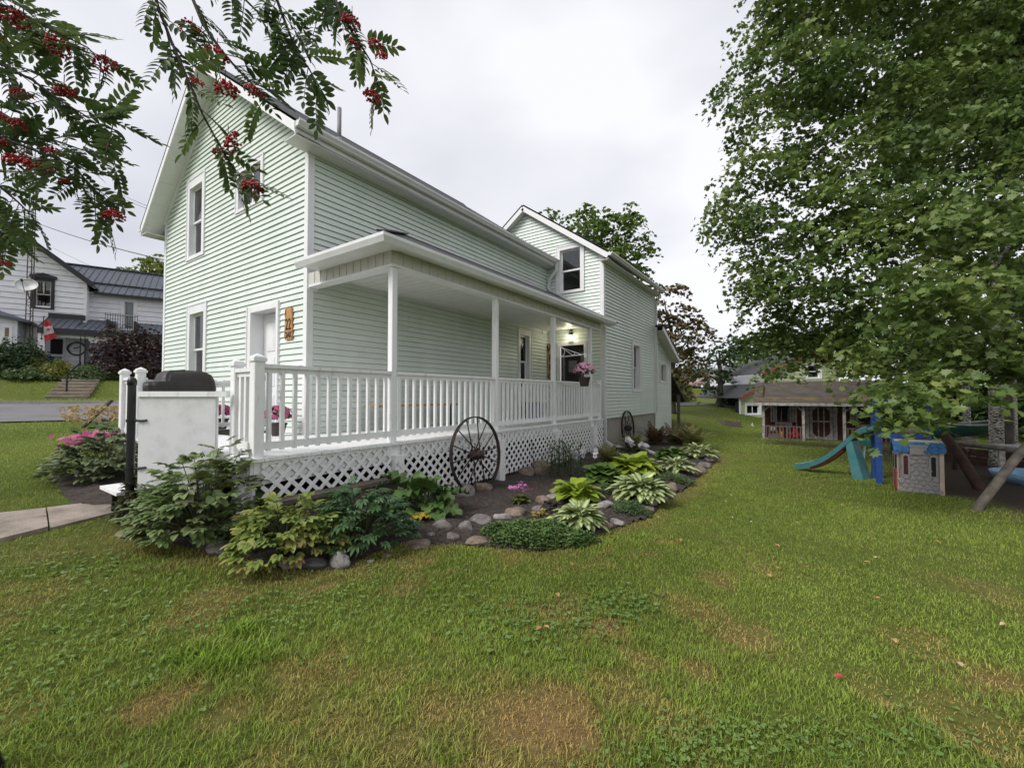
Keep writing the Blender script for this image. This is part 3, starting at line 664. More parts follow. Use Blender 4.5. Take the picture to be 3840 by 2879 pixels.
# lattice skirt: every lath its own piece
def lattice(y0, y1, z0f, zt, x):
    root = MB().box(x - .012, y0, zt - .03, x + .008, y1, zt).build('lattice', m_oldpaint, house)
    w, sp = .042, .158
    for layer, sgn in ((0, 1), (1, -1)):
        k = y0 - 1.2
        while k < y1 + 1.2:
            # line y = k + sgn * (zt - z), clipped to the panel; z from floor to zt
            pts = []
            zl = z0f((y0 + y1) / 2)
            t0, t1 = 0.0, zt - zl
            ya, yb = k, k + sgn * t1
            lo, hi = 0.0, 1.0
            if sgn > 0:
                lo = max(lo, (y0 - k) / t1); hi = min(hi, (y1 - k) / t1)
            else:
                lo = max(lo, (k - y1) / t1); hi = min(hi, (k - y0) / t1)
            if hi - lo > .03:
                pa = (x + (.010 if layer else .0), k + sgn * t1 * lo, zt - t1 * lo); pb = (x + (.010 if layer else 0), k + sgn * t1 * hi, zt - t1 * hi)
                m = MB().bar(pa, pb, .008, w); m.build('lath', m_oldpaint if layer else m_oldpaint, root)
            k += sp
    return root
lat_bot = lambda y: .54 if y < 3.9 else .17
for a, b in ((2.16, 3.80), (3.98, 6.16), (6.34, 8.34), (8.52, 10.33), (10.5, 11.05)): lattice(a, b, lat_bot, DK - .04, DX - .03)

# porch beam with ribbed wrap, ceiling panels, hipped roof, gutter
BX, BY0 = -4.60, 3.83; bz0, bz1 = 3.39, 3.60
beam = MB().box(BX - .15, BY0, bz0 + .012, BX, 11.0, bz1).box(SX + .03, BY0, bz0 + .012, BX - .15, BY0 + .14, bz1).build('porch_beam', m_grillbeam, house)
MB().box(BX - .16, BY0 - .012, bz0 - .02, BX + .012, 11.0, bz0 + .012).box(SX + .03, BY0 - .012, bz0 - .02, BX - .16, BY0 + .15, bz0 + .012).build('beam_edge', m_trim, beam)
n = 42
for i in range(n):
    y0 = BY0 + (11.0 - BY0) * i / n; MB().box(BX, y0 + .012, bz0 + .013, BX + .009, y0 + (11.0 - BY0) / n - .012, bz1 - .002).build('beam_panel', m_grillbeam, beam)
for i in range(12):
    x0 = SX + .04 + (BX - SX - .04) * i / 12; MB().box(x0 + .012, BY0 - .009, bz0 + .013, x0 + (BX - SX - .04) / 12 - .012, BY0, bz1 - .002).build('beam_panel', m_grillbeam, beam)
MB().box(SX + .02, BY0 - .01, bz0 - .05, SX + .05, BY0 + .15, bz1).build('beam_end', m_trim, beam)
ceil = MB().box(SX, BY0 + .14, 3.625, BX - .15, WY - .02, 3.635).build('porch_ceiling', m_soffit, house)
nc = 40
for i in range(nc):
    y0 = BY0 + .16 + (WY - .05 - BY0 - .16) * i / nc; MB().box(SX + .03, y0 + .006, 3.612, BX - .152, y0 + (WY - .05 - BY0 - .16) / nc - .006, 3.624).build('ceiling_panel', m_soffit, ceil)
MB().box(SX + .018, GY + .15, 3.59, SX + .035, WY - .02, 3.611).build('ceiling_trim', m_trim, house)
EX, EY, pz, pzw = -4.36, 3.50, 3.64, 4.82      # eave lines and heights
slope = (pzw - pz) / (EX - SX); hy = EY + (EX - SX)
pr = MB(); A, B, C, D, E_ = (EX, EY, pz), (EX, WY - .02, pz), (SX + .02, WY - .02, pzw), (SX + .02, hy, pzw), (SX + .34, EY, pz)
for tri, nm in (((A, B, C, D), 'porch_roof'), ((A, D, E_), 'porch_roof')):
    m = MB(); k = len(tri); m.add([np.array(p) + (0, 0, .05) for p in tri] + list(tri), [tuple(range(k)), tuple(range(k, 2 * k))[::-1]] + [(i, (i + 1) % k, k + (i + 1) % k, k + i) for i in range(k)])
    m.build(nm, m_shingle, house)
MB().bar(np.array(A) + (0, 0, .06), np.array(D) + (0, 0, .06), .2, .02).build('hip_cap', m_shingle, house)
MB().box(BX + .012, EY + .02, 3.585, EX - .01, WY - .05, 3.597).box(SX + .33, EY + .02, 3.585, BX + .011, BY0 - .012, 3.597).build('porch_soffit', m_soffit, house)
gp2 = [(0, -.02), (.05, -.02), (.06, .0), (.085, .045), (.085, .085), (.075, .085), (.07, .07), (.01, .065), (0, .085)]
# mitred gutter round the corner
def mitre(prof, x, y, z, xl, yf):
    m = MB(); k = len(prof); P = [(xl, y - a, z + b) for a, b in prof] + [(x + a, y - a, z + b) for a, b in prof] + [(x + a, yf, z + b) for a, b in prof]
    m.add(P, [tuple(range(k))[::-1], tuple(range(2 * k, 3 * k))] + [(s * k + i, s * k + (i + 1) % k, (s + 1) * k + (i + 1) % k, (s + 1) * k + i) for s in (0, 1) for i in range(k)]); return m
mitre(gp2, EX, EY, 3.565, SX + .33, 11.35).build('porch_gutter', m_gutter, house)
MB().box(BX + .2, EY + .02, 3.56, EX, EY + .04, 3.68).build('porch_fascia', m_trim, house)
MB().bar((SX + .03, hy + .0, pzw + .07), (SX + .03, WY - .02, pzw + .07), .03, .05).build('flashing', m_trim, house)

# ------------------------------------------------------------------ things on and around the porch
# gate and its post
ga, gb = np.array((-5.73, 1.48)), np.array((-5.10, 1.96)); gd = (gb - ga) / np.linalg.norm(gb - ga); gn = np.array((gd[1], -gd[0]))
GT = Fr((*ga, 0), (*gd, 0), (*gn, 0)); gl = np.linalg.norm(gb - ga)
gate = thing('gate', 'plain white panel gate swung open beside the black post', 'gate', (*(ga + gb) / 2, .64))
MB().box(0, -.012, .63, gl - .02, .012, 1.61, GT).build('panel', M('gate_panel_paint', (.50, .50, .50), .6, .05, 5, .15, 80, col2=(.64, .64, .65), fac=(.28, .55)), gate)
MB().box(-.01, -.035, 1.60, gl + .10, .03, 1.655, GT).build('top_rail', m_paint, gate)
MB().box(-.0, -.04, .66, .04, -.0125, 1.60, GT).box(gl - .06, -.04, .66, gl - .02, -.0125, 1.60, GT).build('stile', m_paint, gate)
gp_ = np.array((-5.80, 1.43)); gpz = gz(*gp_)
gpost = thing('gate_post', 'round black steel fence post with dome cap', 'post', (*gp_, gpz - .1))
MB().tube([(*gp_, gpz - .1), (*gp_, 1.74)], .037, 16).build('pipe', m_black, gpost, smooth=False)
MB().lathe([(.042, -.01), (.042, .03), (.038, .05), (.026, .068), (.008, .076)], (*gp_, 1.73), 16).build('cap', m_black, gpost, smooth=True)
for z in (1.35, .86):
    h = MB().lathe([(.045, -.015), (.045, .015)], (*gp_, z), 16); e = gp_ + gd * .17 + gn * .02; h.tube([(*gp_, z), (*(gp_ + gd * .10 + gn * .03), z), (*e, z + .005)], .012, 8); h.build('hinge', m_black, gpost)
# covered grill
def grill():
    c = np.array((-8.24, 2.58)); o = thing('grill', 'barbecue grill under a loose dark brown fabric cover', 'grill', (*c, DK))
    V = []; n = 56; prof = [(.0, .44, .27), (.25, .44, .27), (.55, .45, .28), (.80, .47, .29), (.87, .46, .28), (.885, .36, .26), (.94, .345, .25), (1.02, .32, .22), (1.07, .25, .15), (1.085, .0, .0)]
    m = MB()
    for j, (z, a, b) in enumerate(prof):
        for i in range(n):
            t = 2 * math.pi * i / n; ct, s_ = math.cos(t), math.sin(t); e = .28
            x = a * math.copysign(abs(ct) ** e, ct); y = b * math.copysign(abs(s_) ** e, s_)
            w = .02 * math.sin(7 * t + j * .7) * (1 - z) + .012 * math.sin(13 * t + 2) ; x *= 1 + w; y *= 1 + w * 1.6
            zz = z - (.03 * (x / .6) ** 2 if z > .9 else 0) + .012 * math.sin(5 * t + j) * (z > .5)
            m.v.append((c[0] + y, c[1] + x + (.10 if z > .88 else 0), DK + max(.02, zz * .95)))
    for j in range(len(prof) - 1):
        for i in range(n): m.f.append((j * n + i, j * n + (i + 1) % n, (j + 1) * n + (i + 1) % n, (j + 1) * n + i))
    m.build('cover', m_cover, o, smooth=True)
    for sx in (-.4, .4):
        for sy in (-.2, .2): MB().tube([(c[0] + sy, c[1] + sx, DK), (c[0] + sy, c[1] + sx, DK + .1)], .025, 8).build('leg', m_black, o)
grill()
# house number board
def text_mesh(body, size, depth, mat, name, offset=0.0):
    cu = bpy.data.curves.new(name, 'FONT'); cu.body = body; cu.size = size; cu.extrude = depth; cu.align_x = 'CENTER'; cu.align_y = 'CENTER'; cu.resolution_u = 3; cu.offset = offset
    ob = bpy.data.objects.new(name, cu); COL.objects.link(ob); bpy.context.view_layer.update()
    me = bpy.data.meshes.new_from_object(ob.evaluated_get(bpy.context.evaluated_depsgraph_get())); bpy.data.objects.remove(ob); bpy.data.curves.remove(cu)
    me.materials.clear(); me.materials.append(mat); return me
def number_board():
    o = thing('number_sign', 'carved wooden board with burnt house number beside the white front door', 'sign', G(.49, .03, 2.82))
    pts = [(.375, 2.555), (.60, 2.55), (.615, 2.70), (.602, 2.86), (.612, 3.0), (.60, 3.095), (.40, 3.09), (.385, 2.98), (.392, 2.84), (.377, 2.70)]
    MB().poly(pts, .024, G, .024).build('board', m_plank, o)
    for body, size, z, sx in (('22', .27, 2.80, .78), ('OAK', .155, 2.625, .78)):
        me = text_mesh(body, size, .004, m_ink, 'lettering', .002); link('lettering', me, o, G(.495, .0490, z), rot=(math.pi / 2, 0, 0), scale=(sx * .88, 1, 1))
    m = MB().poly([(.585, 2.965), (.595, 2.99), (.59, 3.04), (.578, 3.065), (.566, 3.04), (.568, 2.99)], .003, G, .0485); m.box(.579, .0485, 2.94, .584, .051, 2.97, G); m.build('leaf_mark', m_ink, o)
number_board()
def welcome_board():
    o = thing('welcome_board', 'tall tan board with black lettering leaning beside the dark porch door', 'sign', (-6.52, WY - .12, DK))
    f = Fr((-6.64, WY - .05, 0), (1, 0, 0), (0, -1, 0))
    MB().box(0, .0, DK, .24, .022, 3.22, f).build('board', M('tan_board', (.36, .25, .12), .7, .2, 5, .2, col2=(.46, .33, .17)), o)
    for i, ch in enumerate('WELCOME'):
        me = text_mesh(ch, .27, .003, m_ink, 'letter', .003); link('letter', me, o, f(.12, .026, 3.05 - i * .29), rot=(math.pi / 2, 0, 0))
welcome_board()
# flower pots with mums
def blossom(n=9, r=.02):
    m = MB()
    for k in range(n):
        t = 2 * math.pi * k / n; d = np.array((math.cos(t), math.sin(t), .25)); s_ = np.array((-math.sin(t), math.cos(t), 0)) * r * .32
        m.add([(0, 0, .002), d * r * .6 + s_, d * r + (0, 0, -.2 * r), d * r * .6 - s_], [(0, 1, 2, 3)])
    return m
m_pot = M('dark_plastic_pot', (.035, .022, .022), .5, .2, 10)
def mum(loc, w, label, cols, cat='flower pot', hang=None, seed=1, name='flower_pot'):
    o = thing(name, label, cat, loc); rg = random.Random(seed); L = np.array(loc, float); ph = .20
    MB().lathe([(.085, 0), (.12, ph - .03), (.132, ph - .03), (.132, ph), (.115, ph), (.1, ph - .03)], L, 18).build('pot', m_pot, o)
    g = MB()
    for k in range(420):
        t = rg.uniform(0, 6.283); ph_ = math.acos(rg.uniform(-.35, 1)); r = w * rg.uniform(.75, .98)
        d = np.array((math.sin(ph_) * math.cos(t), math.sin(ph_) * math.sin(t), math.cos(ph_))); p = L + (0, 0, ph + w * .55) + d * np.array((r, r, r * .8))
        q = np.array([rg.gauss(0, 1) for _ in range(3)]); q -= d * (q @ d) * .5; q /= np.linalg.norm(q); e = np.cross(q, d); s_ = .022
        g.add([p - q * s_, p + e * s_ * .5, p + q * s_, p - e * s_ * .5], [(0, 1, 2, 3)])
    g.build('foliage', leafmat('mum_leaf', [(.02, .045, .012), (.05, .10, .025)]), o)
    me = blossom(11, .026).mesh('blossom', leafmat('mum_' + '_'.join('%d' % (c[0] * 99) for c in cols), cols, .6, .25), fix=False)
    k = 0
    while k < 190:
        t = rg.uniform(0, 6.283); ph_ = math.acos(rg.uniform(-.15, 1)); d = np.array((math.sin(ph_) * math.cos(t), math.sin(ph_) * math.sin(t), math.cos(ph_)))
        p = L + (0, 0, ph + w * .55) + d * np.array((w, w, w * .82)) * rg.uniform(.96, 1.05); k += 1
        link('blossom', me, o, p, rot=Vector(d).to_track_quat('Z', 'Y').to_euler(), scale=rg.uniform(.8, 1.15))
    return o
pink = [(.42, .035, .16), (.55, .09, .26), (.62, .22, .36)]
p1 = on_z(1052, 1632, DK); mum((p1[0] + .02, p1[1] - .05, DK), .20, 'deep pink chrysanthemum in dark pot between door and house corner', pink)
p2 = on_y(838, 1560, 3.52); mum((p2[0] - .1, 3.52, DK + .0), .19, 'deep pink chrysanthemum in dark pot on deck behind the gate', pink, seed=2)
MB_ = MB().box(-8.7, 3.05, DK + .002, -7.5, 3.72, DK + .016); tag(MB_.build('door_mat', m_rubber, origin=(-8.1, 3.4, DK)), 'flat black rubber mat on deck before front door', 'door mat')
# bracket and hanging basket
hb = thing('plant_bracket', 'white scrolled iron plant bracket on a porch post', 'bracket', (POST_X + .053, POST_Y[2], 2.45))
bx, by, bz = POST_X + .06, POST_Y[2], 2.46
def spiral(c, r, t0, t1, n=20, f=1.0): return [(c[0] + r * (1 - (1 - f) * i / n) * math.cos(t0 + (t1 - t0) * i / n), by, c[1] + r * (1 - (1 - f) * i / n) * math.sin(t0 + (t1 - t0) * i / n)) for i in range(n + 1)]
MB().box(bx - .007, by - .015, bz - .06, bx + .006, by + .015, bz + .3).build('back_plate', m_paint, hb)
MB().tube([(bx, by, bz), (bx + .62, by, bz + .02)], .011, 6).build('arm', m_paint, hb)
MB().tube([(bx, by, bz + .26), (bx + .62, by, bz + .035)], .007, 6).tube(spiral((bx + .12, bz + .12), .11, 2.2, -2.2 - 3, 24, .95), .006, 6).tube([(bx + .16, by, bz + .2), (bx + .42, by, bz + .03)], .006, 6).tube(spiral((bx + .44, bz + .065), .035, -1.8, 2.2), .006, 6).build('scroll', m_paint, hb)
MB().tube([(bx + .62, by, bz + .02)] + spiral((bx + .72, bz + .0), .04, 1.6, -4.2, 18, .4), .007, 6).build('hook', m_paint, hb)
bk = np.array((bx + .70, by, bz - .66)); hang = mum(tuple(bk), .23, 'hanging basket of pale pink chrysanthemums on the white bracket', [(.50, .16, .32), (.62, .36, .48), (.72, .62, .58)], 'hanging basket', seed=3, name='hanging_basket')
for k in range(3):
    t = 2.1 * k; MB().tube([bk + (.12 * math.cos(t), .12 * math.sin(t), .2), bk + (0, 0, .62)], .002, 4).build('wire', m_black, hang)
sc_ = MB().lathe([(.0, -.004), (.055, -.004), (.055, .004), (.0, .004)], (0, 0, 0), 18)
# bench and bin behind the railing
def bench():
    x = SX + .38; a = on_x(1385, 1516, x); b = on_x(1700, 1514, x); z = (a[2] + b[2]) / 2; o = thing('bench', 'narrow wooden plank bench with black legs against porch wall', 'bench', (x, (a[1] + b[1]) / 2, DK))
    for k in (0, 1): MB().box(x - .15 + k * .155, a[1], z - .035, x - .005 + k * .155, b[1], z).build('seat_plank', m_plank, o)
    for y in (a[1] + .25, b[1] - .2):
        for xx in (x - .11, x + .11): MB().tube([(xx, y, DK), (xx, y, z - .035)], .018, 8).build('leg', m_black, o)
bench()
m_blue = M('blue_plastic', (.012, .035, .22), .4, .15, 5)
def tub(name, label, c, w, d, h, mat, rotz=0, group=None):
    o = thing(name, label, 'bin', c, group); m = MB(); k = .86
    for z, s_ in ((0, k), (h, 1), (h, 1.06), (h - .03, 1.06)): m.v += [(c[0] + sx * w / 2 * s_, c[1] + sy * d / 2 * s_, c[2] + z) for sx, sy in ((-1, -1), (1, -1), (1, 1), (-1, 1))]
    m.f += [(3, 2, 1, 0)] + [(r * 4 + i, r * 4 + (i + 1) % 4, (r + 1) * 4 + (i + 1) % 4, (r + 1) * 4 + i) for r in range(3) for i in range(4)]
    m.build('body', mat, o)
    for sx in (-1, 1): MB().box(c[0] - .09, c[1] + sx * d / 2 * 1.03 - .012, c[2] + h - .12, c[0] + .09, c[1] + sx * d / 2 * 1.03 + .012, c[2] + h - .07).build('handle', mat, o)
    return o
b0 = on_x(2012, 1500, SX + .45); tub('recycling_bin', 'blue plastic recycling bin on porch below the narrow window', (SX + .4, b0[1], DK), .42, .62, .44, m_blue)
# wagon wheels leaning on the skirt
def wheel(c, R, label, spokes=14, lean=.09, ang=0.0):
    o = thing('wagon_wheel', label, 'wagon wheel', (c[0], c[1], c[2])); c = np.array(c, float)
    ez_ = np.array((-math.sin(lean), 0, math.cos(lean))); ey = np.array((math.sin(ang), math.cos(ang), 0)); ex = np.cross(ey, ez_); hubc = c + ez_ * R
    m = MB(); n = 56; wv = .028
    for i in range(n):
        t = 2 * math.pi * i / n; d = ey * math.cos(t) + ez_ * math.sin(t)
        m.v += [tuple(hubc + d * R + ex * wv), tuple(hubc + d * R - ex * wv), tuple(hubc + d * (R - .016) - ex * wv), tuple(hubc + d * (R - .016) + ex * wv)]
    for i in range(n):
        j = (i + 1) % n
        for a in range(4): m.f.append((i * 4 + a, i * 4 + (a + 1) % 4, j * 4 + (a + 1) % 4, j * 4 + a))
    m.build('rim', m_iron, o)
    h = MB(); h.tube([hubc - ex * .11, hubc - ex * .10, hubc - ex * .03, hubc + ex * .03, hubc + ex * .10, hubc + ex * .11], [.045, .06, .085, .085, .06, .045], 18); h.tube([hubc + ex * .1, hubc + ex * .14], .03, 10); h.build('hub', m_iron, o, smooth=False)
    for i in range(spokes):
        t = 2 * math.pi * i / spokes + .1; d = ey * math.cos(t) + ez_ * math.sin(t); s_ = 1 if i % 2 else -1
        MB().tube([hubc + d * .07 + ex * s_ * .06, hubc + d * (R - .012)], [.011, .0085], 6).build('spoke', m_iron, o)
w1 = on_x(1787, 1851, -4.26); wheel((-4.24, 5.27, bed_z(-4.24, 5.27) - .02), .60, 'large rusty iron wagon wheel leaning on the lattice skirt')
wheel((WX + .14, 13.45, bed_z(WX + .14, 13.45) - .02), .56, 'rusty iron wagon wheel leaning on the concrete foundation', lean=.07)
# old timbers by the skirt
tp = thing('timber_step', 'stacked weathered timbers along the lattice skirt', 'timber', (-4.45, 3.0, .05))
MB().box(-4.55, 2.18, .50, -4.36, 3.80, .545).build('plank', m_wood, tp)
for k, (x0, x1, y0, y1, z0, z1) in enumerate(((-4.53, -4.40, 2.20, 3.78, .30, .497), (-4.52, -4.385, 2.2, 3.76, .02, .297))): MB().box(x0, y0, z0, x1, y1, z1).build('beam', m_wood, tp)
# ------------------------------------------------------------------ leaves and plants
def leafV(L, W, e0, e1, pet=0.0, n=7, fold=.25, tip=.75, wave=0.0, base=.12, seed=0, cols=None):
    """a single leaf growing from the origin along +Y: petiole then blade; cols = (edge, mid) for variegation"""
    rg = random.Random(seed); V = []; F = []; C = []
    tot = pet + L; steps = 3 if pet > 0 else 0; p = np.zeros(3); ang = e0
    if pet > 0:
        r = W * .035 + .0015
        for i in range(steps + 1):
            for k in range(3):
                t = 2.094 * k; V.append(p + np.array((r * math.cos(t), 0, r * math.sin(t)))); C.append(cols[1] if cols else (1, 1, 1))
            if i < steps:
                d = pet / steps; a = e0 + (e1 - e0) * (i * d / tot); p = p + np.array((0, math.cos(a), math.sin(a))) * d
        for i in range(steps):
            for k in range(3): F.append((i * 3 + k, i * 3 + (k + 1) % 3, (i + 1) * 3 + (k + 1) % 3, (i + 1) * 3 + k))
    k0 = len(V); xs = (-1, -.5, 0, .5, 1)
    for i in range(n + 1):
        t = i / n; w = W / 2 * (math.sin(math.pi * (t ** tip * .94 + .06 * (1 - t)) ) if t < 1 else 0) * (1 if t > 0 else 0)
        w = max(w, W * base * .2 if t == 0 else 0)
        a = e0 + (e1 - e0) * ((pet + L * t) / tot); nrm = np.array((0, -math.sin(a), math.cos(a)))
        for j, x in enumerate(xs):
            h = fold * abs(x) * w + (wave * w * math.sin(i * 2.1 + j * 1.7 + seed) if abs(x) > .4 else 0)
            V.append(p + np.array((x * w, 0, 0)) + nrm * h); C.append((cols[0] if abs(x) > .7 else (cols[1] if abs(x) < .3 else tuple((q * .45 + r_ * .55) for q, r_ in zip(*cols)))) if cols else (1, 1, 1))
        p = p + np.array((0, math.cos(a), math.sin(a))) * (L / n)
    for i in range(n):
        for j in range(4): F.append((k0 + i * 5 + j, k0 + i * 5 + j + 1, k0 + (i + 1) * 5 + j + 1, k0 + (i + 1) * 5 + j))
    return np.array(V), F, C
def leafmesh(name, mat, **k):
    V, F, C = leafV(**k); return npmesh(name, V, np.array(F), mat, col=np.array(C) if k.get('cols') else None, smooth=True)
def joinleaves(name, mat, parts):
    """parts: list of (V, F, matrix)"""
    VV = []; FF = []; k = 0
    for V, F, mtx in parts:
        R = np.array(mtx); VV.append(V @ R[:3, :3].T + R[:3, 3]); FF += [tuple(i + k for i in f) for f in F]; k += len(V)
    return npmesh(name, np.concatenate(VV), np.array(FF), mat, smooth=True)
def attrmat(name, rough=.45, transl=.25):
    m = bpy.data.materials.new(name); m.use_nodes = True; n, l = m.node_tree.nodes, m.node_tree.links; b = n['Principled BSDF']; b.inputs['Roughness'].default_value = rough
    a = n.new('ShaderNodeAttribute'); a.attribute_name = 'tint'; oi = n.new('ShaderNodeObjectInfo'); hs = n.new('ShaderNodeHueSaturation')
    mr = n.new('ShaderNodeMapRange'); mr.inputs[3].default_value = .7; mr.inputs[4].default_value = 1.25; l.new(oi.outputs['Random'], mr.inputs[0]); l.new(mr.outputs[0], hs.inputs['Value'])
    l.new(a.outputs['Color'], hs.inputs['Color']); l.new(hs.outputs[0], b.inputs['Base Color'])
    tr = n.new('ShaderNodeBsdfTranslucent'); l.new(hs.outputs[0], tr.inputs['Color']); ms = n.new('ShaderNodeMixShader'); ms.inputs[0].default_value = transl
    l.new(b.outputs[0], ms.inputs[1]); l.new(tr.outputs[0], ms.inputs[2]); l.new(ms.outputs[0], n['Material Output'].inputs[0]); return m
z7 = lambda a, b: (1300 + a * .633, 1500 + b * .633)
z4 = lambda a, b: (300 + a * .5427, 1300 + b * .5427)
def rosette(name, label, cat, c, R, n, meshes, seed=1, tilt=0.0, s0=.75, s1=1.1, group=None):
    o = thing(name, label, cat, c, group); rg = random.Random(seed)
    for i in range(n):
        tl_ = rg.gauss(tilt, .10 + tilt * .35); az_ = i * 2.39996 + rg.gauss(0, .2); t = i / n; me = meshes[min(len(meshes) - 1, int(t * len(meshes)))]
        link('leaf', me, o, np.array(c) + (rg.gauss(0, R * .07), rg.gauss(0, R * .07), .0), rot=(tl_, rg.gauss(0, .12), az_), scale=R * rg.uniform(s0, s1))
    return o
m_var = attrmat('variegated_hosta_leaf'); hv = ((.075, .16, .022), (.62, .66, .34))
# leaves of unit reach, outer ones flatter, inner ones steeper
def hosta_set(mat, cols=None, W=.24, pet=.55, L=.46, wave=.08):
    return [leafmesh('hosta_leaf', mat, L=L, W=W, e0=e0, e1=e1, pet=pet * q, n=7, fold=.22, tip=.72, wave=wave, seed=i, cols=cols) for i, (e0, e1, q) in enumerate(((.75, -.65, 1), (.95, -.5, 1), (1.15, -.35, .95), (1.35, .1, .85)))]
m_lime = leafmat('lime_hosta_leaf', [(.16, .25, .02), (.27, .37, .035), (.40, .46, .06)], .4, .3, big=3)
m_green = leafmat('green_hosta_leaf', [(.07, .14, .025), (.13, .22, .04)], .45, .25, big=3)
hs_var = hosta_set(m_var, hv, .21, .58, .42); hs_lime = hosta_set(m_lime, None, .33, .48, .50); hs_green = hosta_set(m_green, None, .30, .5, .46)
for lab, (a, b), R, n, ms, sd in (
    ('broad variegated hosta with cream centred leaves beside the oregano mat', (1372, 740), .38, 210, hs_var, 1),
    ('lime green hosta behind the front variegated hosta', (1362, 588), .44, 90, hs_lime, 2),
    ('tall wide variegated hosta with cream centred leaves beside the lime hosta', (1745, 585), .52, 230, hs_var, 3),
    ('large lime green hosta below the white flower stalks', (1690, 440), .60, 120, hs_lime, 4),
    ('small variegated hosta beside the white downspout end', (1950, 428), .47, 130, hs_var, 5),
    ('plain mid green hosta behind the small variegated hosta', (1925, 350), .48, 80, hs_green, 6),
    ('small white edged hosta at the far end of the bed', (2085, 342), .5, 120, hs_var, 7),
    ('round leaved green plant between lime hosta and lily stems', (1515, 478), .46, 80, hosta_set(m_green, None, .55, .5, .42), 8)):
    rosette('hosta', lab, 'plant', tuple(bedpt(*z7(a, b))), R, n, ms, sd)
# rhubarb
m_rhu = leafmat('rhubarb_leaf', [(.055, .115, .028), (.09, .165, .04), (.14, .22, .06)], .4, .2, spec=.6, big=6)
rh = [leafmesh('rhubarb_leaf', m_rhu, L=.56, W=.52, e0=e0, e1=e1, pet=.55, n=11, fold=.10, tip=.5, wave=.34, seed=i) for i, (e0, e1) in enumerate(((.55, -.9), (.9, -.7), (1.2, -.35), (1.4, .3)))]
rosette('rhubarb', 'rhubarb clump with huge crinkled dark leaves beside the wagon wheel', 'plant', tuple(bedpt(*z7(450, 668))), .60, 34, rh, 11, s0=.6, s1=1.1)
yl = thing('rhubarb_leaf', 'single yellowed rhubarb leaf lying at the stone edge', 'leaf', tuple(bedpt(*z7(405, 725)))); 
link('leaf', leafmesh('yellow_leaf', M('yellow_leaf', (.42, .27, .015), .6, .2, 20), L=.2, W=.2, e0=.4, e1=-.4, n=8, fold=.1, tip=.5, wave=.3, seed=4), yl, WL[yl.name] + (0, 0, .04), rot=(0, 0, 1.0)); link('leaf', leafmesh('yellow_leaf', MATS['yellow_leaf'], L=.16, W=.18, e0=.4, e1=-.5, n=8, fold=.1, tip=.5, wave=.3, seed=6), yl, WL[yl.name] + (.02, .02, .05), rot=(0, 0, -.8))
# leafy shrubs: stems carrying sprays of leaflets
def spray(name, mat, L, W, k=5, spread=1.0, seed=0, droop=-.5):
    parts = []
    for j in range(k):
        V, F, _ = leafV(L=L * (1 - .18 * abs(j - k // 2)), W=W, e0=.25, e1=droop, n=5, fold=.3, tip=.8, seed=seed + j, wave=.05)
        az = (j - (k - 1) / 2) * spread; y = L * .35 * (1 - abs(j - (k - 1) / 2) / k * 1.3)
        parts.append((V, F, Matrix.Translation((0, y, 0)) @ Matrix.Rotation(-az, 4, 'Z')))
    return joinleaves(name, mat, parts)
def shrub(name, label, c, rx, h, n, mat, L, W, k=5, spread=.75, seed=1, droop=-.6, cat='shrub', lean=(0, 0), stem=None, low=.12, group=None):
    o = thing(name, label, cat, c, group); rg = random.Random(seed); c = np.array(c, float)
    ms = [spray('spray', mat, L, W, k, spread, seed * 10 + q, droop) for q in range(3)]; st = MB()
    for i in range(n):
        t = rg.uniform(0, 6.283); el = math.asin(rg.uniform(low, 1)); r = rg.uniform(.55, 1.0) ** .6
        d = np.array((math.cos(t) * math.cos(el) * rx, math.sin(t) * math.cos(el) * rx, math.sin(el) * h)) * r
        d[0] += lean[0] * d[2]; d[1] += lean[1] * d[2]; d[:2] *= 1 + .15 * math.sin(3 * t + seed); d[2] *= 1 + .18 * math.sin(2.3 * t + seed * 2)
        p = c + d; d[2] = max(d[2], .03); p[2] = c[2] + d[2]
        ya = math.atan2(-d[0], d[1]) + rg.gauss(0, .5)
        link('leaf', ms[i % 3], o, p, rot=(rg.gauss(.25 * (math.sin(el) - .3), .28), rg.gauss(0, .25), ya), scale=rg.uniform(.7, 1.2))
        if i % 3 == 0:
            mid = c + d * (.5, .5, .62); st.tube([c + (d[0] * .12, d[1] * .12, 0), mid, p], [.008, .006, .003], 5, False)
    st.build('stems', stem or M('green_stem', (.05, .06, .02), .7, .2), o); return o
m_pe1 = leafmat('peony_leaf', [(.08, .135, .035), (.12, .185, .055), (.18, .235, .085), (.14, .13, .075)], .42, .2, spec=.5, big=1.6)
m_pe2 = leafmat('turning_peony_leaf', [(.12, .19, .04), (.19, .26, .055), (.27, .29, .075), (.42, .22, .10)], .42, .25, big=2.5)
m_pe3 = leafmat('dark_peony_leaf', [(.035, .085, .03), (.055, .12, .042), (.09, .155, .06)], .42, .2, spec=.5, big=2)
b1 = bedpt(*z4(830, 1300)); shrub('peony', 'tall leafy peony shrub in front of the white gate', tuple(b1), .56, .80, 290, m_pe1, .125, .060, 5, .62, 3, lean=(-.0, .12))
b1b = bedpt(*z4(510, 1190)); shrub('peony', 'low brownish peony at the foot of the black gate post', tuple(b1b), .34, .44, 130, leafmat('bronze_peony_leaf', [(.05, .08, .025), (.09, .10, .04), (.085, .055, .04)], .45, .2, big=2), .12, .06, 5, .6, 4)
b2 = bedpt(*z4(1440, 1420)); shrub('peony', 'yellow green peony with some red leaves in front of the timbers', tuple(b2), .46, .48, 230, m_pe2, .115, .052, 5, .6, 5)
b3 = bedpt(*z4(1940, 1350)); shrub('peony', 'dark green narrow leaved peony beside the rhubarb', tuple(b3), .44, .50, 280, m_pe3, .12, .028, 7, .45, 6)
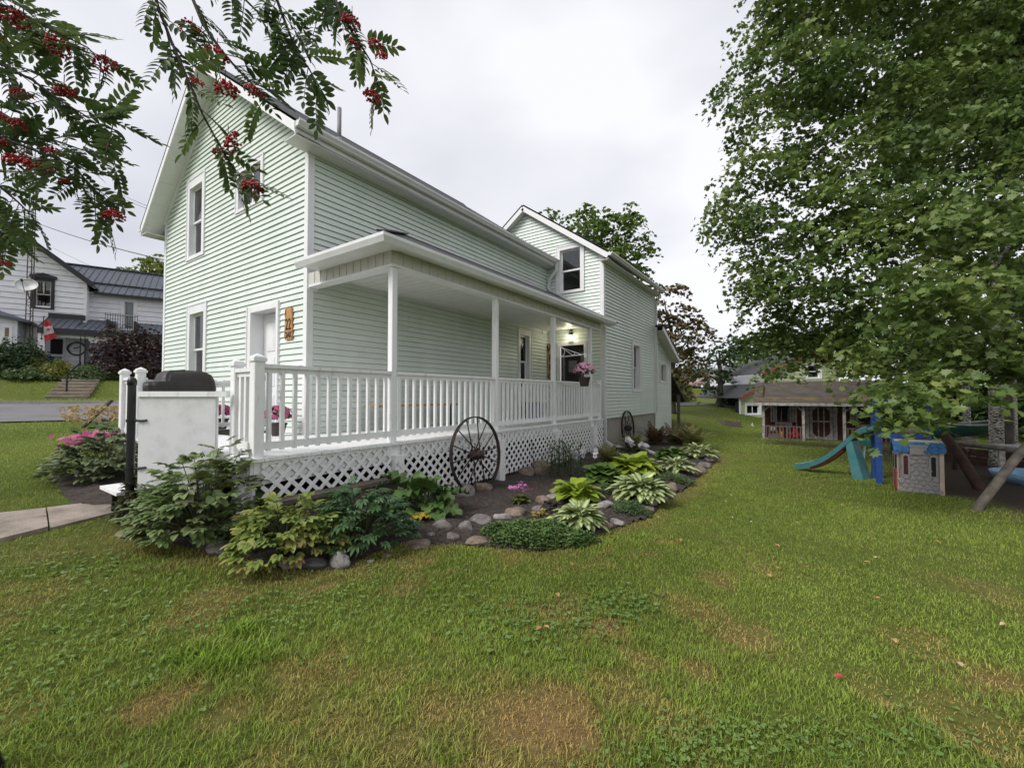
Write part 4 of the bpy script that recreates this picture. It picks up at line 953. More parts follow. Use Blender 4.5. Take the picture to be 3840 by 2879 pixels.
b4 = ground(395, 1800); shrub('peony', 'bushy peony behind the gate post left of the steps', (b4[0], b4[1], b4[2]), .58, .66, 220, leafmat('grey_peony_leaf', [(.09, .13, .05), (.14, .18, .08), (.11, .10, .07)], .5, .2, big=2), .14, .07, 5, .6, 7)
# pink flowers left of the deck, feathery plumes behind
m_pinkfl = leafmat('pink_flower', [(.55, .10, .26), (.66, .26, .42)], .6, .3)
b5 = ground(318, 1752); hy_ = shrub('hydrangea', 'low plant with bright pink flower heads left of the deck', tuple(b5), .45, .38, 60, m_pe1, .10, .06, 4, .6, 8)
fl = blossom(7, .05).mesh('blossom', m_pinkfl, fix=False); rg = random.Random(4)
for k in range(70):
    q = at(318 + rg.gauss(0, 34), 1672 + rg.gauss(0, 13), 0); b = np.array((b5[0], b5[1], 0)) + (rg.gauss(0, .24), rg.gauss(0, .18), 0)
    link('blossom', fl, hy_, (b[0], b[1], b5[2] + .44 + rg.gauss(0, .05)), rot=(rg.gauss(0, .5), rg.gauss(0, .5), rg.uniform(0, 6)), scale=rg.uniform(1.0, 1.7))
b6 = ground(398, 1690); ast = shrub('astilbe', 'bushy plant with faded beige flower plumes left of the deck', tuple(b6), .5, .62, 80, m_pe3, .12, .04, 5, .5, 9)
pl = MB(); m_plume = leafmat('faded_plume', [(.35, .26, .10), (.45, .32, .16), (.50, .30, .24)], .8, .3)
for k in range(26):
    x, y = b6[0] + rg.gauss(0, .3), b6[1] + rg.gauss(0, .3)
    for j in range(16):
        p = np.array((x + rg.gauss(0, .05), y + rg.gauss(0, .05), b6[2] + .6 + rg.uniform(0, .26))); d = np.array([rg.gauss(0, .028) for _ in range(3)]); e = np.array([rg.gauss(0, .014) for _ in range(3)]); pl.add([p - d, p + e, p + d, p - e], [(0, 1, 2, 3)])
pl.build('plumes', m_plume, ast, kind='stuff')
lg = thing('branch_pile', 'few dark cut branches lying near the street', 'branches', tuple(ground(345, 1600)))
for a, b, r in (((-.5, .1, .25), (.5, -.1, .45), .05), ((-.55, 0, .1), (.5, .25, .2), .045), ((.1, -.2, .0), (.35, .3, .7), .05)): MB().tube([WL[lg.name] + a, WL[lg.name] + b], r, 8).build('branch', m_wood, lg)
# impatiens, small bedding plants
c = bedpt(*z7(1035, 605)); im = rosette('impatiens', 'small plant with magenta pink flowers in bare soil by the wheel', 'flower', tuple(c), .17, 46, hosta_set(leafmat('impatiens_leaf', [(.09, .13, .03), (.16, .20, .05)], .5, .3, big=4), None, .5, .5, .45), 21)
pf = blossom(5, .035).mesh('blossom', leafmat('magenta_flower', [(.55, .14, .42), (.66, .30, .55)], .6, .3), fix=False)
for k in range(34): link('blossom', pf, im, c + (rg.uniform(-.15, .15), rg.uniform(-.13, .13), .20 + rg.gauss(0, .03)), rot=(rg.gauss(.3, .4), rg.gauss(0, .4), rg.uniform(0, 6)), scale=rg.uniform(.7, 1.1))
c = bedpt(*z7(1140, 712)); shrub('begonia', 'tiny yellow leaved plant at the bed edge by the oregano', tuple(c), .08, .13, 26, leafmat('yellow_leaf_small', [(.30, .30, .04), (.40, .28, .10)], .5, .3), .05, .03, 3, .7, 12, cat='plant')
c = bedpt(*z7(1210, 668)); shrub('coral_bells', 'dark purple leaved plant between the stones', tuple(c), .14, .13, 40, leafmat('purple_leaf', [(.025, .02, .024), (.05, .035, .04)], .5, .2), .06, .06, 3, .9, 13, cat='plant')
# lily stems and white hosta flowers
def stems_plant(name, label, c, n, h, r, mat, seed, cat='plant', leaf=(.10, .018), flower=None):
    o = thing(name, label, cat, c); rg = random.Random(seed); c = np.array(c, float); lm = leafmesh('leaf', mat, L=leaf[0], W=leaf[1], e0=.7, e1=-.3, n=4, fold=.3, seed=seed); st = MB(); cnt = 0
    for i in range(n):
        b = c + (rg.gauss(0, r), rg.gauss(0, r), 0); hh = h * rg.uniform(.7, 1.1); d = np.array((rg.gauss(0, .12), rg.gauss(0, .12), 1)) * hh; st.tube([b, b + d * .5, b + d], [.005, .004, .002], 5, False)
        for k in range(int(11)):
            if cnt >= 290: break
            cnt += 1; t = .25 + .75 * k / 11; link('leaf', lm, o, b + d * t, rot=(rg.gauss(0, .2), 0, k * 2.4 + i), scale=rg.uniform(.7, 1.2))
        if flower:
            for k in range(rg.randint(3, 6)): link('blossom', flower, o, b + d * (1.0 - k * .05) + (rg.gauss(0, .02), rg.gauss(0, .02), 0), rot=(rg.uniform(-1.4, 1.4), rg.uniform(-1.4, 1.4), rg.uniform(0, 6)), scale=rg.uniform(.8, 1.3))
    st.build('stems', MATS['green_stem'], o); return o
m_lily = leafmat('lily_leaf', [(.035, .075, .022), (.07, .11, .035)], .45, .2, big=3)
stems_plant('lily', 'dense clump of upright narrow leaved stems against the lattice', tuple(bedpt(*z7(1265, 455))), 34, .68, .2, m_lily, 31, leaf=(.16, .028))
wf = blossom(6, .055).mesh('blossom', leafmat('white_flower', [(.70, .66, .74), (.80, .78, .80)], .6, .35), fix=False)
for i, (a, b, h) in enumerate(((1400, 445, .50), (1310, 420, .40), (1690, 335, .46), (1755, 330, .36))): stems_plant('hosta_flower', ('white bell flowers on tall thin stalks in front of the lily clump', 'white bell flowers on thin stalks within the lily clump', 'white bell flowers on thin stalks beside the downspout elbow', 'short white flower stalks behind the large lime hosta')[i], tuple(bedpt(*z7(a, b))), 5, h, .09, m_green, 40 + i, 'flower', (.05, .015), wf)
# ferns at the back of the bed
m_fern = leafmat('browning_fern', [(.06, .085, .025), (.12, .10, .04), (.17, .09, .05), (.14, .15, .05)], .6, .3, big=2)
for i, (a, b, w, lab) in enumerate(((1830, 262, .85, 'browning fern clump beside the far wagon wheel'), (1950, 262, .85, 'browning fern clump below the lean-to corner'), (2050, 274, .9, 'pale green fern at the far end of the bed'), (1560, 372, .6, 'green fern behind the round leaved plant'), (1700, 300, .65, 'feathery fern behind the large lime hosta'))):
    fm = []
    for q in range(3):
        parts = []
        for j in range(9):
            for sgn in (-1, 1):
                V, F, _ = leafV(L=.26 * (1 - j / 11), W=.07, e0=.0, e1=-.3, n=3, fold=.2, seed=j); t = .12 + j * .095; parts.append((V, F, Matrix.Translation((0, t, .55 * t - .5 * t * t)) @ Matrix.Rotation(-sgn * 1.15, 4, 'Z')))
        fm.append(joinleaves('frond', m_fern if i not in (2, 3, 4) else leafmat('green_fern', [(.10, .13, .03), (.19, .21, .06), (.16, .12, .05)], .6, .3, big=2), parts))
    rosette('fern', lab, 'fern', tuple(bedpt(*z7(a, b))), w, 46, fm, 50 + i, .55, s0=.6, s1=1.0)
OVAL = (np.array([(0, 0, 0), (.28, .3, .05), (.2, .75, .03), (0, 1, -.05), (-.2, .75, .03), (-.28, .3, .05)]), [(0, 1, 2), (0, 2, 3), (0, 3, 4), (0, 4, 5)])
RHOMB = (np.array([(0, 0, 0), (.36, .45, .08), (0, 1, 0), (-.36, .45, .08)]), [(0, 1, 2), (0, 2, 3)])
_mp = [(0, 0), (.10, .12), (.46, .10), (.36, .34), (.62, .52), (.34, .60), (.30, .82), (.14, .74), (0, 1.08)]
MAPLE = (np.array([(x, y, .10 * abs(x) - .10 * y * y) for x, y in _mp] + [(-x, y, .10 * abs(x) - .10 * y * y) for x, y in _mp[1:-1][::-1]] + [(0, .42, -.02)]), [(16, i, (i + 1) % 16) for i in range(16)])
_m2 = [(0, 0), (.44, .10), (.30, .34), (.60, .54), (.26, .66), (0, 1.06)]
MAPLE2 = (np.array([(x, y, .10 * abs(x) - .10 * y * y) for x, y in _m2] + [(-x, y, .10 * abs(x) - .10 * y * y) for x, y in _m2[1:-1][::-1]]), [(0, 1, 2), (0, 2, 5), (2, 3, 4), (2, 4, 5), (0, 5, 8), (8, 5, 6), (8, 6, 7), (0, 8, 9)])
def leaf_cloud(P, S, rg, flat=.5, shape=RHOMB, normal=None, droop=0.0):
    """leaf-sized faces at points P; flat = how level they lie"""
    n = len(P); az = rg.uniform(0, 6.283, n); nz = rg.normal(size=(n, 3)) * (1 - flat); nz[:, 2] += flat
    if normal is not None: nz += normal
    nz /= np.linalg.norm(nz, axis=1)[:, None] + 1e-9
    d = np.stack([np.cos(az), np.sin(az), -droop * np.ones(n)], 1); d -= nz * (d * nz).sum(1)[:, None]; d /= np.linalg.norm(d, axis=1)[:, None] + 1e-9; e = np.cross(d, nz)
    B, T = shape; B = B - np.array([0, .45, 0])
    V = P[:, None, :] + S[:, None, None] * (B[None, :, 0, None] * e[:, None, :] + B[None, :, 1, None] * d[:, None, :] + B[None, :, 2, None] * nz[:, None, :])
    F = (np.array(T)[None] + (np.arange(n) * len(B))[:, None, None]).reshape(-1, 3)
    return V.reshape(-1, 3), F
# low mats of small leaves
def leaf_mat(name, label, c, rx, ry, h, n, size, mat, ang=0.0, seed=1):
    rg = np.random.default_rng(seed); t = rg.uniform(0, 6.283, n); r = np.sqrt(rg.uniform(0, 1, n)); a, b = r * np.cos(t), r * np.sin(t)
    k = 1 + .14 * np.sin(3 * t + seed) + .08 * np.sin(7 * t); lx, ly = a * rx * k, b * ry * k; x = c[0] + lx * math.cos(ang) - ly * math.sin(ang); y = c[1] + lx * math.sin(ang) + ly * math.cos(ang)
    hh = h * np.sqrt(np.clip(1 - r ** 2.4, 0, 1)) * (.75 + .5 * vnoise(x, y, 9, seed)); z = np.array([bed_z(p, q) for p, q in zip(x, y)]) + hh * rg.uniform(.55, 1.0, n) + .01
    V, F = leaf_cloud(np.stack([x, y, z], 1), size * rg.uniform(.7, 1.3, n), rg, flat=.75, shape=OVAL)
    o = link(name, npmesh(name, V, F, mat)); tag(o, label, 'plant'); o['kind'] = 'stuff'; return o
m_ore = leafmat('oregano_leaf', [(.07, .14, .035), (.11, .19, .05), (.17, .25, .08)], .55, .25, big=5)
m_thy = leafmat('creeping_leaf', [(.06, .115, .04), (.10, .165, .06), (.15, .21, .085)], .6, .2, big=5)
yaw_ = math.atan2(RT[1], RT[0])
leaf_mat('oregano', 'wide mat of small leaved green herb at the lawn edge', bedpt(*z7(1125, 815)), .60, .24, .16, 5200, .034, m_ore, yaw_, 1)
leaf_mat('groundcover', 'low blue green mat between the two front hostas and the lawn', bedpt(*z7(1680, 660)), .26, .19, .13, 2200, .024, m_thy, yaw_, 2)
leaf_mat('groundcover', 'small ferny green mat beside the lime hosta', bedpt(*z7(1540, 560)), .16, .13, .16, 1300, .022, m_thy, yaw_, 3)
leaf_mat('groundcover', 'low blue green mat below the small variegated hosta', bedpt(*z7(1950, 482)), .34, .22, .14, 2200, .026, m_thy, yaw_, 4)
leaf_mat('weeds', 'sparse low weeds under the big peony', bedpt(*z4(1050, 1300)), .35, .25, .08, 700, .05, m_pe1, yaw_, 5)

# ------------------------------------------------------------------ edging stones
m_st = [M('grey_fieldstone', (.10, .088, .083), .9, .2, 14, .7, 50, col2=(.215, .19, .178)), M('tan_fieldstone', (.12, .088, .066), .9, .2, 12, .7, 50, col2=(.245, .19, .145)), M('pale_fieldstone', (.18, .168, .155), .9, .2, 12, .7, 50, col2=(.34, .32, .30)), M('dark_fieldstone', (.06, .055, .055), .85, .2, 14, .5, 60, col2=(.13, .12, .12))]
def stone(px, w, label, mat=0, flat=.62, seed=0, group=None, sink=.34, deep=.8):
    c = bedpt(*px); D = (c - CAM) @ FW; r = w * .5 * D / FPX; bm = bmesh.new(); bmesh.ops.create_icosphere(bm, subdivisions=3, radius=1.0); rg = np.random.default_rng(seed + 100)
    pl = rg.normal(size=(13, 3)); pl /= np.linalg.norm(pl, axis=1)[:, None]; off = rg.uniform(.58, .88, 13)
    for v in bm.verts:
        p = np.array(v.co)
        for q, h in zip(pl, off):
            d = p @ q - h
            if d > 0: p = p - q * d * .97
        f = 1.22 + .05 * math.sin(p[0] * 5 + seed) * math.sin(p[1] * 6 + seed * 2) + .025 * math.sin(p[2] * 13 + p[0] * 11); p = p * f
        v.co = (p[0] * r, p[1] * r * deep, p[2] * r * flat)
    me = bpy.data.meshes.new('stone'); bm.to_mesh(me); bm.free(); me.materials.append(m_st[mat]); me.polygons.foreach_set('use_smooth', [True] * len(me.polygons))
    o = link('edging_stone', me, None, (c[0], c[1], c[2] + r * flat * (1 - 2 * sink)), rot=(0, 0, yaw_ + rg.normal() * .4)); tag(o, label, 'stone', group); return o
GS = 'stones edging the flower bed'
rows = [(570, 755, 112, 0, .6, 'rounded grey stone below the rhubarb'), (705, 765, 95, 0, .75, 'upright grey stone right beside the flat tan stone'), (800, 728, 135, 0, .5, 'long grey stone between the upright stone and a pale stone'), (925, 705, 105, 2, .5, 'pale stone beside the big tan stone below the magenta flowers'), (1010, 682, 128, 1, .62, 'big tan stone below the magenta flowers'),
    (1255, 560, 92, 2, .7, 'pale upright stone behind the lime hosta edge'), (1232, 592, 95, 2, .6, 'pale slanted stone touching the lime hosta'), (1165, 608, 96, 1, .6, 'tan stone between magenta flowers and lime hosta'), (1140, 655, 95, 0, .55, 'grey stone beside the dark purple leaved plant'), (690, 565, 125, 0, .8, 'grey boulder behind the large wheel rim'), (800, 530, 115, 1, .55, 'low tan stone under the large wagon wheel'),
    (1060, 440, 95, 1, .8, 'leaning tan stone against the lattice'), (1150, 430, 135, 1, .75, 'large brown boulder against the lattice by the lilies'), (1530, 625, 95, 2, .45, 'pale flat stone between two variegated hostas'), (1598, 735, 80, 2, .6, 'pale stone at the lawn edge beside the front variegated hosta'), (1548, 750, 70, 1, .45, 'low tan stone tucked under the front variegated hosta'),
    (1800, 620, 75, 2, .6, 'pale stone below the wide variegated hosta'), (1790, 655, 75, 1, .5, 'tan stone at the lawn edge below the wide variegated hosta'), (1930, 530, 85, 1, .75, 'brown stone beside the blue green mat'), (2085, 425, 85, 1, .7, 'brown stone at the downspout mouth'), (2120, 392, 65, 0, .6, 'small grey stone just beyond the downspout mouth'), (2150, 362, 55, 0, .6, 'last small grey stone at the far end of the bed'), (2040, 440, 50, 0, .6, 'small grey stone beside the small variegated hosta'),
    (625, 815, 85, 0, .55, 'small rounded grey stone on the lawn side of the upright stone'), (770, 838, 135, 1, .3, 'flat tan stone beside the oregano mat'), (425, 862, 190, 1, .16, 'broad flat flagstone in front of the rhubarb'), (505, 800, 55, 0, .5, 'tiny grey stone beside the broad flagstone'), (1870, 590, 60, 0, .6, 'small grey stone between wide hosta and brown stone')]
for i, (a, b, w, mt, fl_, lab) in enumerate(rows): stone(z7(a, b), w * .633, lab or 'rounded fieldstone in the row edging the flower bed', mt, fl_, i, GS)
for i, (a, b, w, mt, fl_, lab) in enumerate([(1000, 1395, 215, 0, .3, 'smooth flat grey stone below the big peony'), (1450, 1515, 125, 1, .5, 'rounded tan stone below the yellow green peony'), (1790, 1500, 145, 2, .75, 'jagged pale stone at the lawn edge by the peonies'), (1620, 1510, 185, 3, .3, 'dark flat stone between tan and pale stones'), (400, 1290, 195, 1, .16, 'flat grey slab stone beside the concrete walk'), (2010, 1485, 50, 2, .6, 'small pale pebble beside the jagged stone'), (2115, 1445, 75, 1, .4, 'reddish brick shard in front of dark peony')]):
    stone(z4(a, b), w * .5427, lab, mt, fl_, 60 + i, GS)

# loose mulch, twigs and leaf litter on the bed
def litter():
    rg = np.random.default_rng(17); P = np.array(BED); n = 9000; x = rg.uniform(P[:, 0].min(), P[:, 0].max(), n); y = rg.uniform(P[:, 1].min(), P[:, 1].max(), n); ok = inside(x, y, BED) & (x > -4.62) ; x, y = x[ok], y[ok]
    z = np.array([bed_z(a, b) for a, b in zip(x, y)]) + .028; V, F = leaf_cloud(np.stack([x, y, z], 1), rg.uniform(.012, .05, len(x)), rg, flat=.72, shape=(np.array([(0, 0, 0), (.14, .4, .03), (0, 1, 0), (-.14, .5, .02)]), [(0, 1, 2), (0, 2, 3)]))
    o = link('mulch', npmesh('mulch', V, F, leafmat('mulch_chip', [(.02, .014, .011), (.06, .042, .03), (.14, .10, .07), (.25, .19, .14)], .9, .05, big=4))); tag(o, 'loose dark bark mulch and leaf litter on the flower bed', 'mulch'); o['kind'] = 'stuff'
litter()
# ------------------------------------------------------------------ grass
def grass():
    N = [(1.15, 3.0, 12500, .0040, .034, 2), (3.0, 5.2, 7800, .0046, .031, 2), (5.2, 8.5, 4300, .0062, .029, 1), (8.5, 14, 1900, .0082, .030, 1), (14, 26, 420, .015, .040, 1), (26, 40, 110, .026, .05, 1)]
    half = math.radians(67); fwd = math.atan2(FW[1], FW[0]); rg = np.random.default_rng(3); P = []; Q = []
    for r0, r1, dens, w, h, seg in N:
        n = int(half * (r1 * r1 - r0 * r0) * dens); r = np.sqrt(rg.uniform(r0 * r0, r1 * r1, n)); t = fwd + rg.uniform(-half, half, n); x, y = r * np.cos(t), r * np.sin(t)
        v = SV[0] * x + SV[1] * y
        ok = ~((v > 16.95) & (v < 24.1)) & ~inside(x, y, PATH) & ~((x > -8.66) & (x < -4.6) & (y > 2.04)) & ~((x < -6.7) & (x > -13.2) & (y > 3.8)) & ~((x < -4.8) & (x > -13) & (y > 11) & (y < 19.2)) & ~inside(x, y, LEFTBED)
        d = dirt_amount(x, y); ok &= rg.uniform(size=n) > d * 1.02
        e = edge_dist(x, y, BED); ib = inside(x, y, BED); ok &= ~(ib & (e > .05 * rg.uniform(size=n)))
        ok &= ~((np.abs((x + 1.4) * .985 + (y - 19.9) * .17 - 2) < 2.2) & (((y - 19.9) - .17 * (x + 1.4)) > -.1) & (y < 23.5))
        ok &= rg.uniform(size=n) > .75 * smooth(.62, .85, vnoise(x, y, 5.5, 51) * .6 + vnoise(x, y, 13, 52) * .4)
        x, y, e, d = x[ok], y[ok], e[ok], d[ok]; n = len(x); z = terrain(x, y); c = lawn_tint(x, y)
        dry = np.clip((c[:, 0] - c[:, 1]) / .10, 0, 1); k = rg.uniform(.55, 1.45, n); c = c * k[:, None] * np.array([1.18, 1.25, 1.1])
        odd = rg.uniform(size=n) < .10; c[odd] = c[odd] * .45 + np.array([.26, .20, .09]) * .55
        hh = h * rg.uniform(.5, 1.3, n) * (1 - .45 * dry) * (.55 + .45 * vnoise(x, y, 1.1, 31) + .55 * vnoise(x, y, 6.5, 32)) * (1 - .5 * d); ww = w * rg.uniform(.7, 1.3, n)
        lon = (1 - smooth(.12, .34, np.hypot(x - TUFT[0], y - TUFT[1]) + (vnoise(x, y, 6, 41) - .5) * .25)); hh *= 1 + 1.0 * lon; c = c * (1 - .75 * lon[:, None]) + np.array([.21, .34, .03]) * k[:, None] * .75 * lon[:, None]; ww *= 1 + .7 * lon
        az = rg.uniform(0, 6.283, n); L = np.stack([np.cos(az), np.sin(az), np.zeros(n)], 1); side = np.stack([-np.sin(az), np.cos(az), np.zeros(n)], 1)
        lean = hh * rg.uniform(.25, 1.15, n); b = np.stack([x, y, z - .006], 1); up = np.array([0, 0, 1.0])
        if seg == 2:
            m = b + L * (lean * .35)[:, None] + up * (hh * .62)[:, None]; t_ = b + L * lean[:, None] + up * (hh * .92)[:, None]
            V = np.stack([b - side * ww[:, None] / 2, b + side * ww[:, None] / 2, m + side * ww[:, None] * .4, m - side * ww[:, None] * .4, t_], 1); T = np.array([(0, 1, 2), (0, 2, 3), (3, 2, 4)])
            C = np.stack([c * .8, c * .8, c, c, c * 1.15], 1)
        else:
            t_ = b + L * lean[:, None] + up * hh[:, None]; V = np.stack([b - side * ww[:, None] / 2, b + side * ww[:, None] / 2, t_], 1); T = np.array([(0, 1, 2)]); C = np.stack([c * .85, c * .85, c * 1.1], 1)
        P.append((V.reshape(-1, 3), (T[None] + (np.arange(n) * V.shape[1])[:, None, None]).reshape(-1, 3), C.reshape(-1, 3)))
    k = 0; VV = []; FF = []; CC = []
    for V, F, C in P: VV.append(V); FF.append(F + k); CC.append(C); k += len(V)
    m = bpy.data.materials.new('grass_blade'); m.use_nodes = True; nn, l = m.node_tree.nodes, m.node_tree.links; b = nn['Principled BSDF']; b.inputs['Roughness'].default_value = .55; b.inputs['Specular IOR Level'].default_value = .25
    a = nn.new('ShaderNodeAttribute'); a.attribute_name = 'tint'; l.new(a.outputs['Color'], b.inputs['Base Color']); tr = nn.new('ShaderNodeBsdfTranslucent'); l.new(a.outputs['Color'], tr.inputs['Color']); ms = nn.new('ShaderNodeMixShader'); ms.inputs[0].default_value = .3
    l.new(b.outputs[0], ms.inputs[1]); l.new(tr.outputs[0], ms.inputs[2]); l.new(ms.outputs[0], nn['Material Output'].inputs[0])
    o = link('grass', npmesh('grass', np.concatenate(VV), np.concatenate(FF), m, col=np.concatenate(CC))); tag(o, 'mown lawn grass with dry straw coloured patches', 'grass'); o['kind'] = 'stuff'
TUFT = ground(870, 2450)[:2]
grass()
# clover and broad leaved weeds in the lawn
def clover():
    rg = np.random.default_rng(8); X = []; S = []
    for px, py, sx, sy, n, s_ in ((700, 2300, 700, 170, 260, .020), (250, 2450, 500, 200, 110, .020), (1350, 2260, 550, 110, 240, .019), (2700, 2740, 300, 80, 110, .015), (2950, 2800, 360, 80, 90, .015), (2520, 2840, 300, 60, 80, .015), (150, 2620, 320, 180, 60, .019), (3500, 2760, 300, 100, 70, .018), (2330, 2290, 150, 60, 110, .025), (320, 2130, 300, 50, 110, .022), (2000, 2330, 300, 80, 160, .024)):
        for _ in range(n):
            p = ground(px + rg.normal() * sx * .55, min(3100, py + rg.normal() * sy * .7)); 
            if inside(np.array([p[0]]), np.array([p[1]]), BED)[0] or inside(np.array([p[0]]), np.array([p[1]]), PATH)[0]: continue
            c = p + (0, 0, .018 + rg.uniform(0, .022)); a0 = rg.uniform(0, 6.28)
            for k in range(3): X.append(c + .42 * s_ * np.array((math.cos(a0 + 2.09 * k), math.sin(a0 + 2.09 * k), 0))); S.append(s_ * rg.uniform(.6, 1.2))
    V, F = leaf_cloud(np.array(X), np.array(S), rg, flat=.8, shape=(np.array([(0, 0, 0), (.38, .25, .04), (.45, .7, .05), (0, .95, 0), (-.45, .7, .05), (-.38, .25, .04)]), [(0, 1, 2), (0, 2, 3), (0, 3, 4), (0, 4, 5)]))
    o = link('clover', npmesh('clover', V, F, leafmat('clover_leaf', [(.10, .18, .03), (.15, .245, .05), (.22, .30, .10)], .5, .25, big=3))); tag(o, 'patches of clover and small weeds growing in the lawn', 'clover'); o['kind'] = 'stuff'
clover()
# fallen leaves on the lawn
rg = random.Random(9)
fm = [leafmesh('fallen_leaf', M('dry_leaf_%d' % i, c, .6, .2, 30), L=.055, W=.032, e0=.3, e1=-.5, n=5, fold=.4, seed=i) for i, c in enumerate(((.46, .20, .09), (.42, .26, .10), (.50, .36, .22)))]
for i, (a, b) in enumerate([(130, 550), (1120, 325), (1570, 240), (1575, 418), (1645, 597), (1945, 722), (1825, 165), (1545, 125), (1240, 85), (735, 158), (630, 55), (2140, 535), (260, 272), (190, 398), (1040, 78), (160, 552)]):
    link_ = link('fallen_leaf', fm[i % 3], None, ground(1920 + a * .868, 1900 + b * .868) + (0, 0, .045), rot=(0, 0, rg.uniform(0, 6)), scale=rg.uniform(.7, 1.2)); tag(link_, 'small dry tan leaf lying on the lawn', 'fallen leaf', 'dry leaves lying on the lawn')
for i in range(16):
    p = ground(rg.uniform(2700, 3500), rg.uniform(1700, 2150)); o = link('fallen_leaf', fm[i % 3], None, p + (0, 0, .045), rot=(0, 0, rg.uniform(0, 6)), scale=rg.uniform(.7, 1.2)); tag(o, 'small dry tan leaf lying on the lawn', 'fallen leaf', 'dry leaves lying on the lawn')
o = link('fallen_leaf', leafmesh('red_leaf', M('red_leaf', (.42, .035, .04), .5, .2, 30), L=.05, W=.034, e0=.3, e1=-.5, n=5, fold=.5, seed=3), None, ground(3167, 2567) + (0, 0, .04), rot=(0, 0, 2)); tag(o, 'bright red leaf lying on the lawn', 'fallen leaf')

# ------------------------------------------------------------------ trees
m_bark = M('grey_bark', (.045, .038, .032), .9, .3, 9, .8, 30, col2=(.11, .095, .08), stretch=(1, 1, .3))
def limb(p0, p1, r0, r1, sag=.0, n=5, rg=random):
    p0, p1 = np.array(p0, float), np.array(p1, float); L = np.linalg.norm(p1 - p0); pts = []
    w = np.array([rg.gauss(0, .04) * L, rg.gauss(0, .04) * L, rg.gauss(0, .03) * L])
    for i in range(n + 1): t = i / n; pts.append(p0 + (p1 - p0) * t + w * math.sin(math.pi * t) + np.array((0, 0, sag * L * math.sin(math.pi * t))))
    return MB().tube(pts, [r0 + (r1 - r0) * (i / n) for i in range(n + 1)], 7)
def sprays(c, rx, rz, k, leaves, size, rg, spread=.45, out=.55, shell=.55):
    """flattened sprays of leaves spread through an ellipsoid"""
    d = rg.normal(size=(k, 3)); d /= np.linalg.norm(d, axis=1)[:, None]; r = shell + (1 - shell) * rg.uniform(0, 1, k) ** .5; r[rg.uniform(size=k) < .25] *= .6
    S = np.array(c) + d * r[:, None] * np.array([rx, rx, rz]); nz = np.array([0, 0, 1.0]) + d * out; nz /= np.linalg.norm(nz, axis=1)[:, None]
    P = np.repeat(S, leaves, 0); N = np.repeat(nz, leaves, 0); q = np.clip(rg.normal(size=P.shape), -1.55, 1.55); q -= N * (q * N).sum(1)[:, None] * .82
    P = P + q * spread * .55; P[:, 2] -= (q[:, :2] ** 2).sum(1) * spread * .10
    return P, N, size * rg.uniform(.65, 1.25, len(P))
def tree(name, label, base, lobes, size, mat, trunk_r=.2, per=14, leaves=40, shape=RHOMB, seed=1, crown_z=None, group=None, spread=.45, limbs=8, bark=None, flat=.25, cat='tree', out=.55):
    rg = np.random.default_rng(seed); rr_ = random.Random(seed); base = np.array(base, float); o = thing(name, label, cat, tuple(base), group)
    PP = []; NN = []; SS = []
    for c, rx, rz in lobes:
        k = max(2, int(per * (rx * rx + rx * rz) / 2 / (spread * spread) * .16)); P, N, S = sprays(c, rx, rz, k, leaves, size, rg, spread, out); PP.append(P); NN.append(N); SS.append(S)
    P = np.concatenate(PP); N = np.concatenate(NN); S = np.concatenate(SS); keep = P[:, 2] > terrain(P[:, 0], P[:, 1]) + .05; P, N, S = P[keep], N[keep], S[keep]
    if shape is MAPLE:
        nr = (P - CAM) @ FW < 7.0; V, F = leaf_cloud(P[nr], S[nr], rg, flat=flat, shape=MAPLE, normal=N[nr] * .7, droop=.35); V2, F2_ = leaf_cloud(P[~nr], S[~nr], rg, flat=flat, shape=MAPLE2, normal=N[~nr] * .7, droop=.35); F = np.concatenate([F, F2_ + len(V)]); V = np.concatenate([V, V2])
    else: V, F = leaf_cloud(P, S, rg, flat=flat, shape=shape, normal=N * .7, droop=.35)
    w = WL[o.name]; me = npmesh('crown', V - w, F, mat); cr = link('crown', me, o, w); cr['kind'] = 'stuff'
    cc = np.array([c for c, _, _ in lobes]); top = np.array((base[0], base[1], crown_z if crown_z else cc[:, 2].mean()))
    tr = MB().tube([base - (0, 0, .1), base + (0, 0, .25), base + (top - base) * .5 + (.03, .02, 0), top], [trunk_r * 1.35, trunk_r * 1.05, trunk_r * .85, trunk_r * .35], 12).build('trunk', bark or m_bark, o, smooth=True)
    for i in sorted(range(len(lobes)), key=lambda i: -lobes[i][1])[:limbs]:
        c = np.array(lobes[i][0]); t = np.clip((c[2] - base[2]) / max(.1, (top - base)[2]) * .7, .3, .95); s_ = base + (top - base) * t
        limb(s_, c, trunk_r * .38, trunk_r * .08, .06, 5, rr_).build('limb', bark or m_bark, o, smooth=True)
    return o, len(P)
def L3(px, py, d, r, rz=None): return (tuple(at(px, py, d)), r, rz or r)
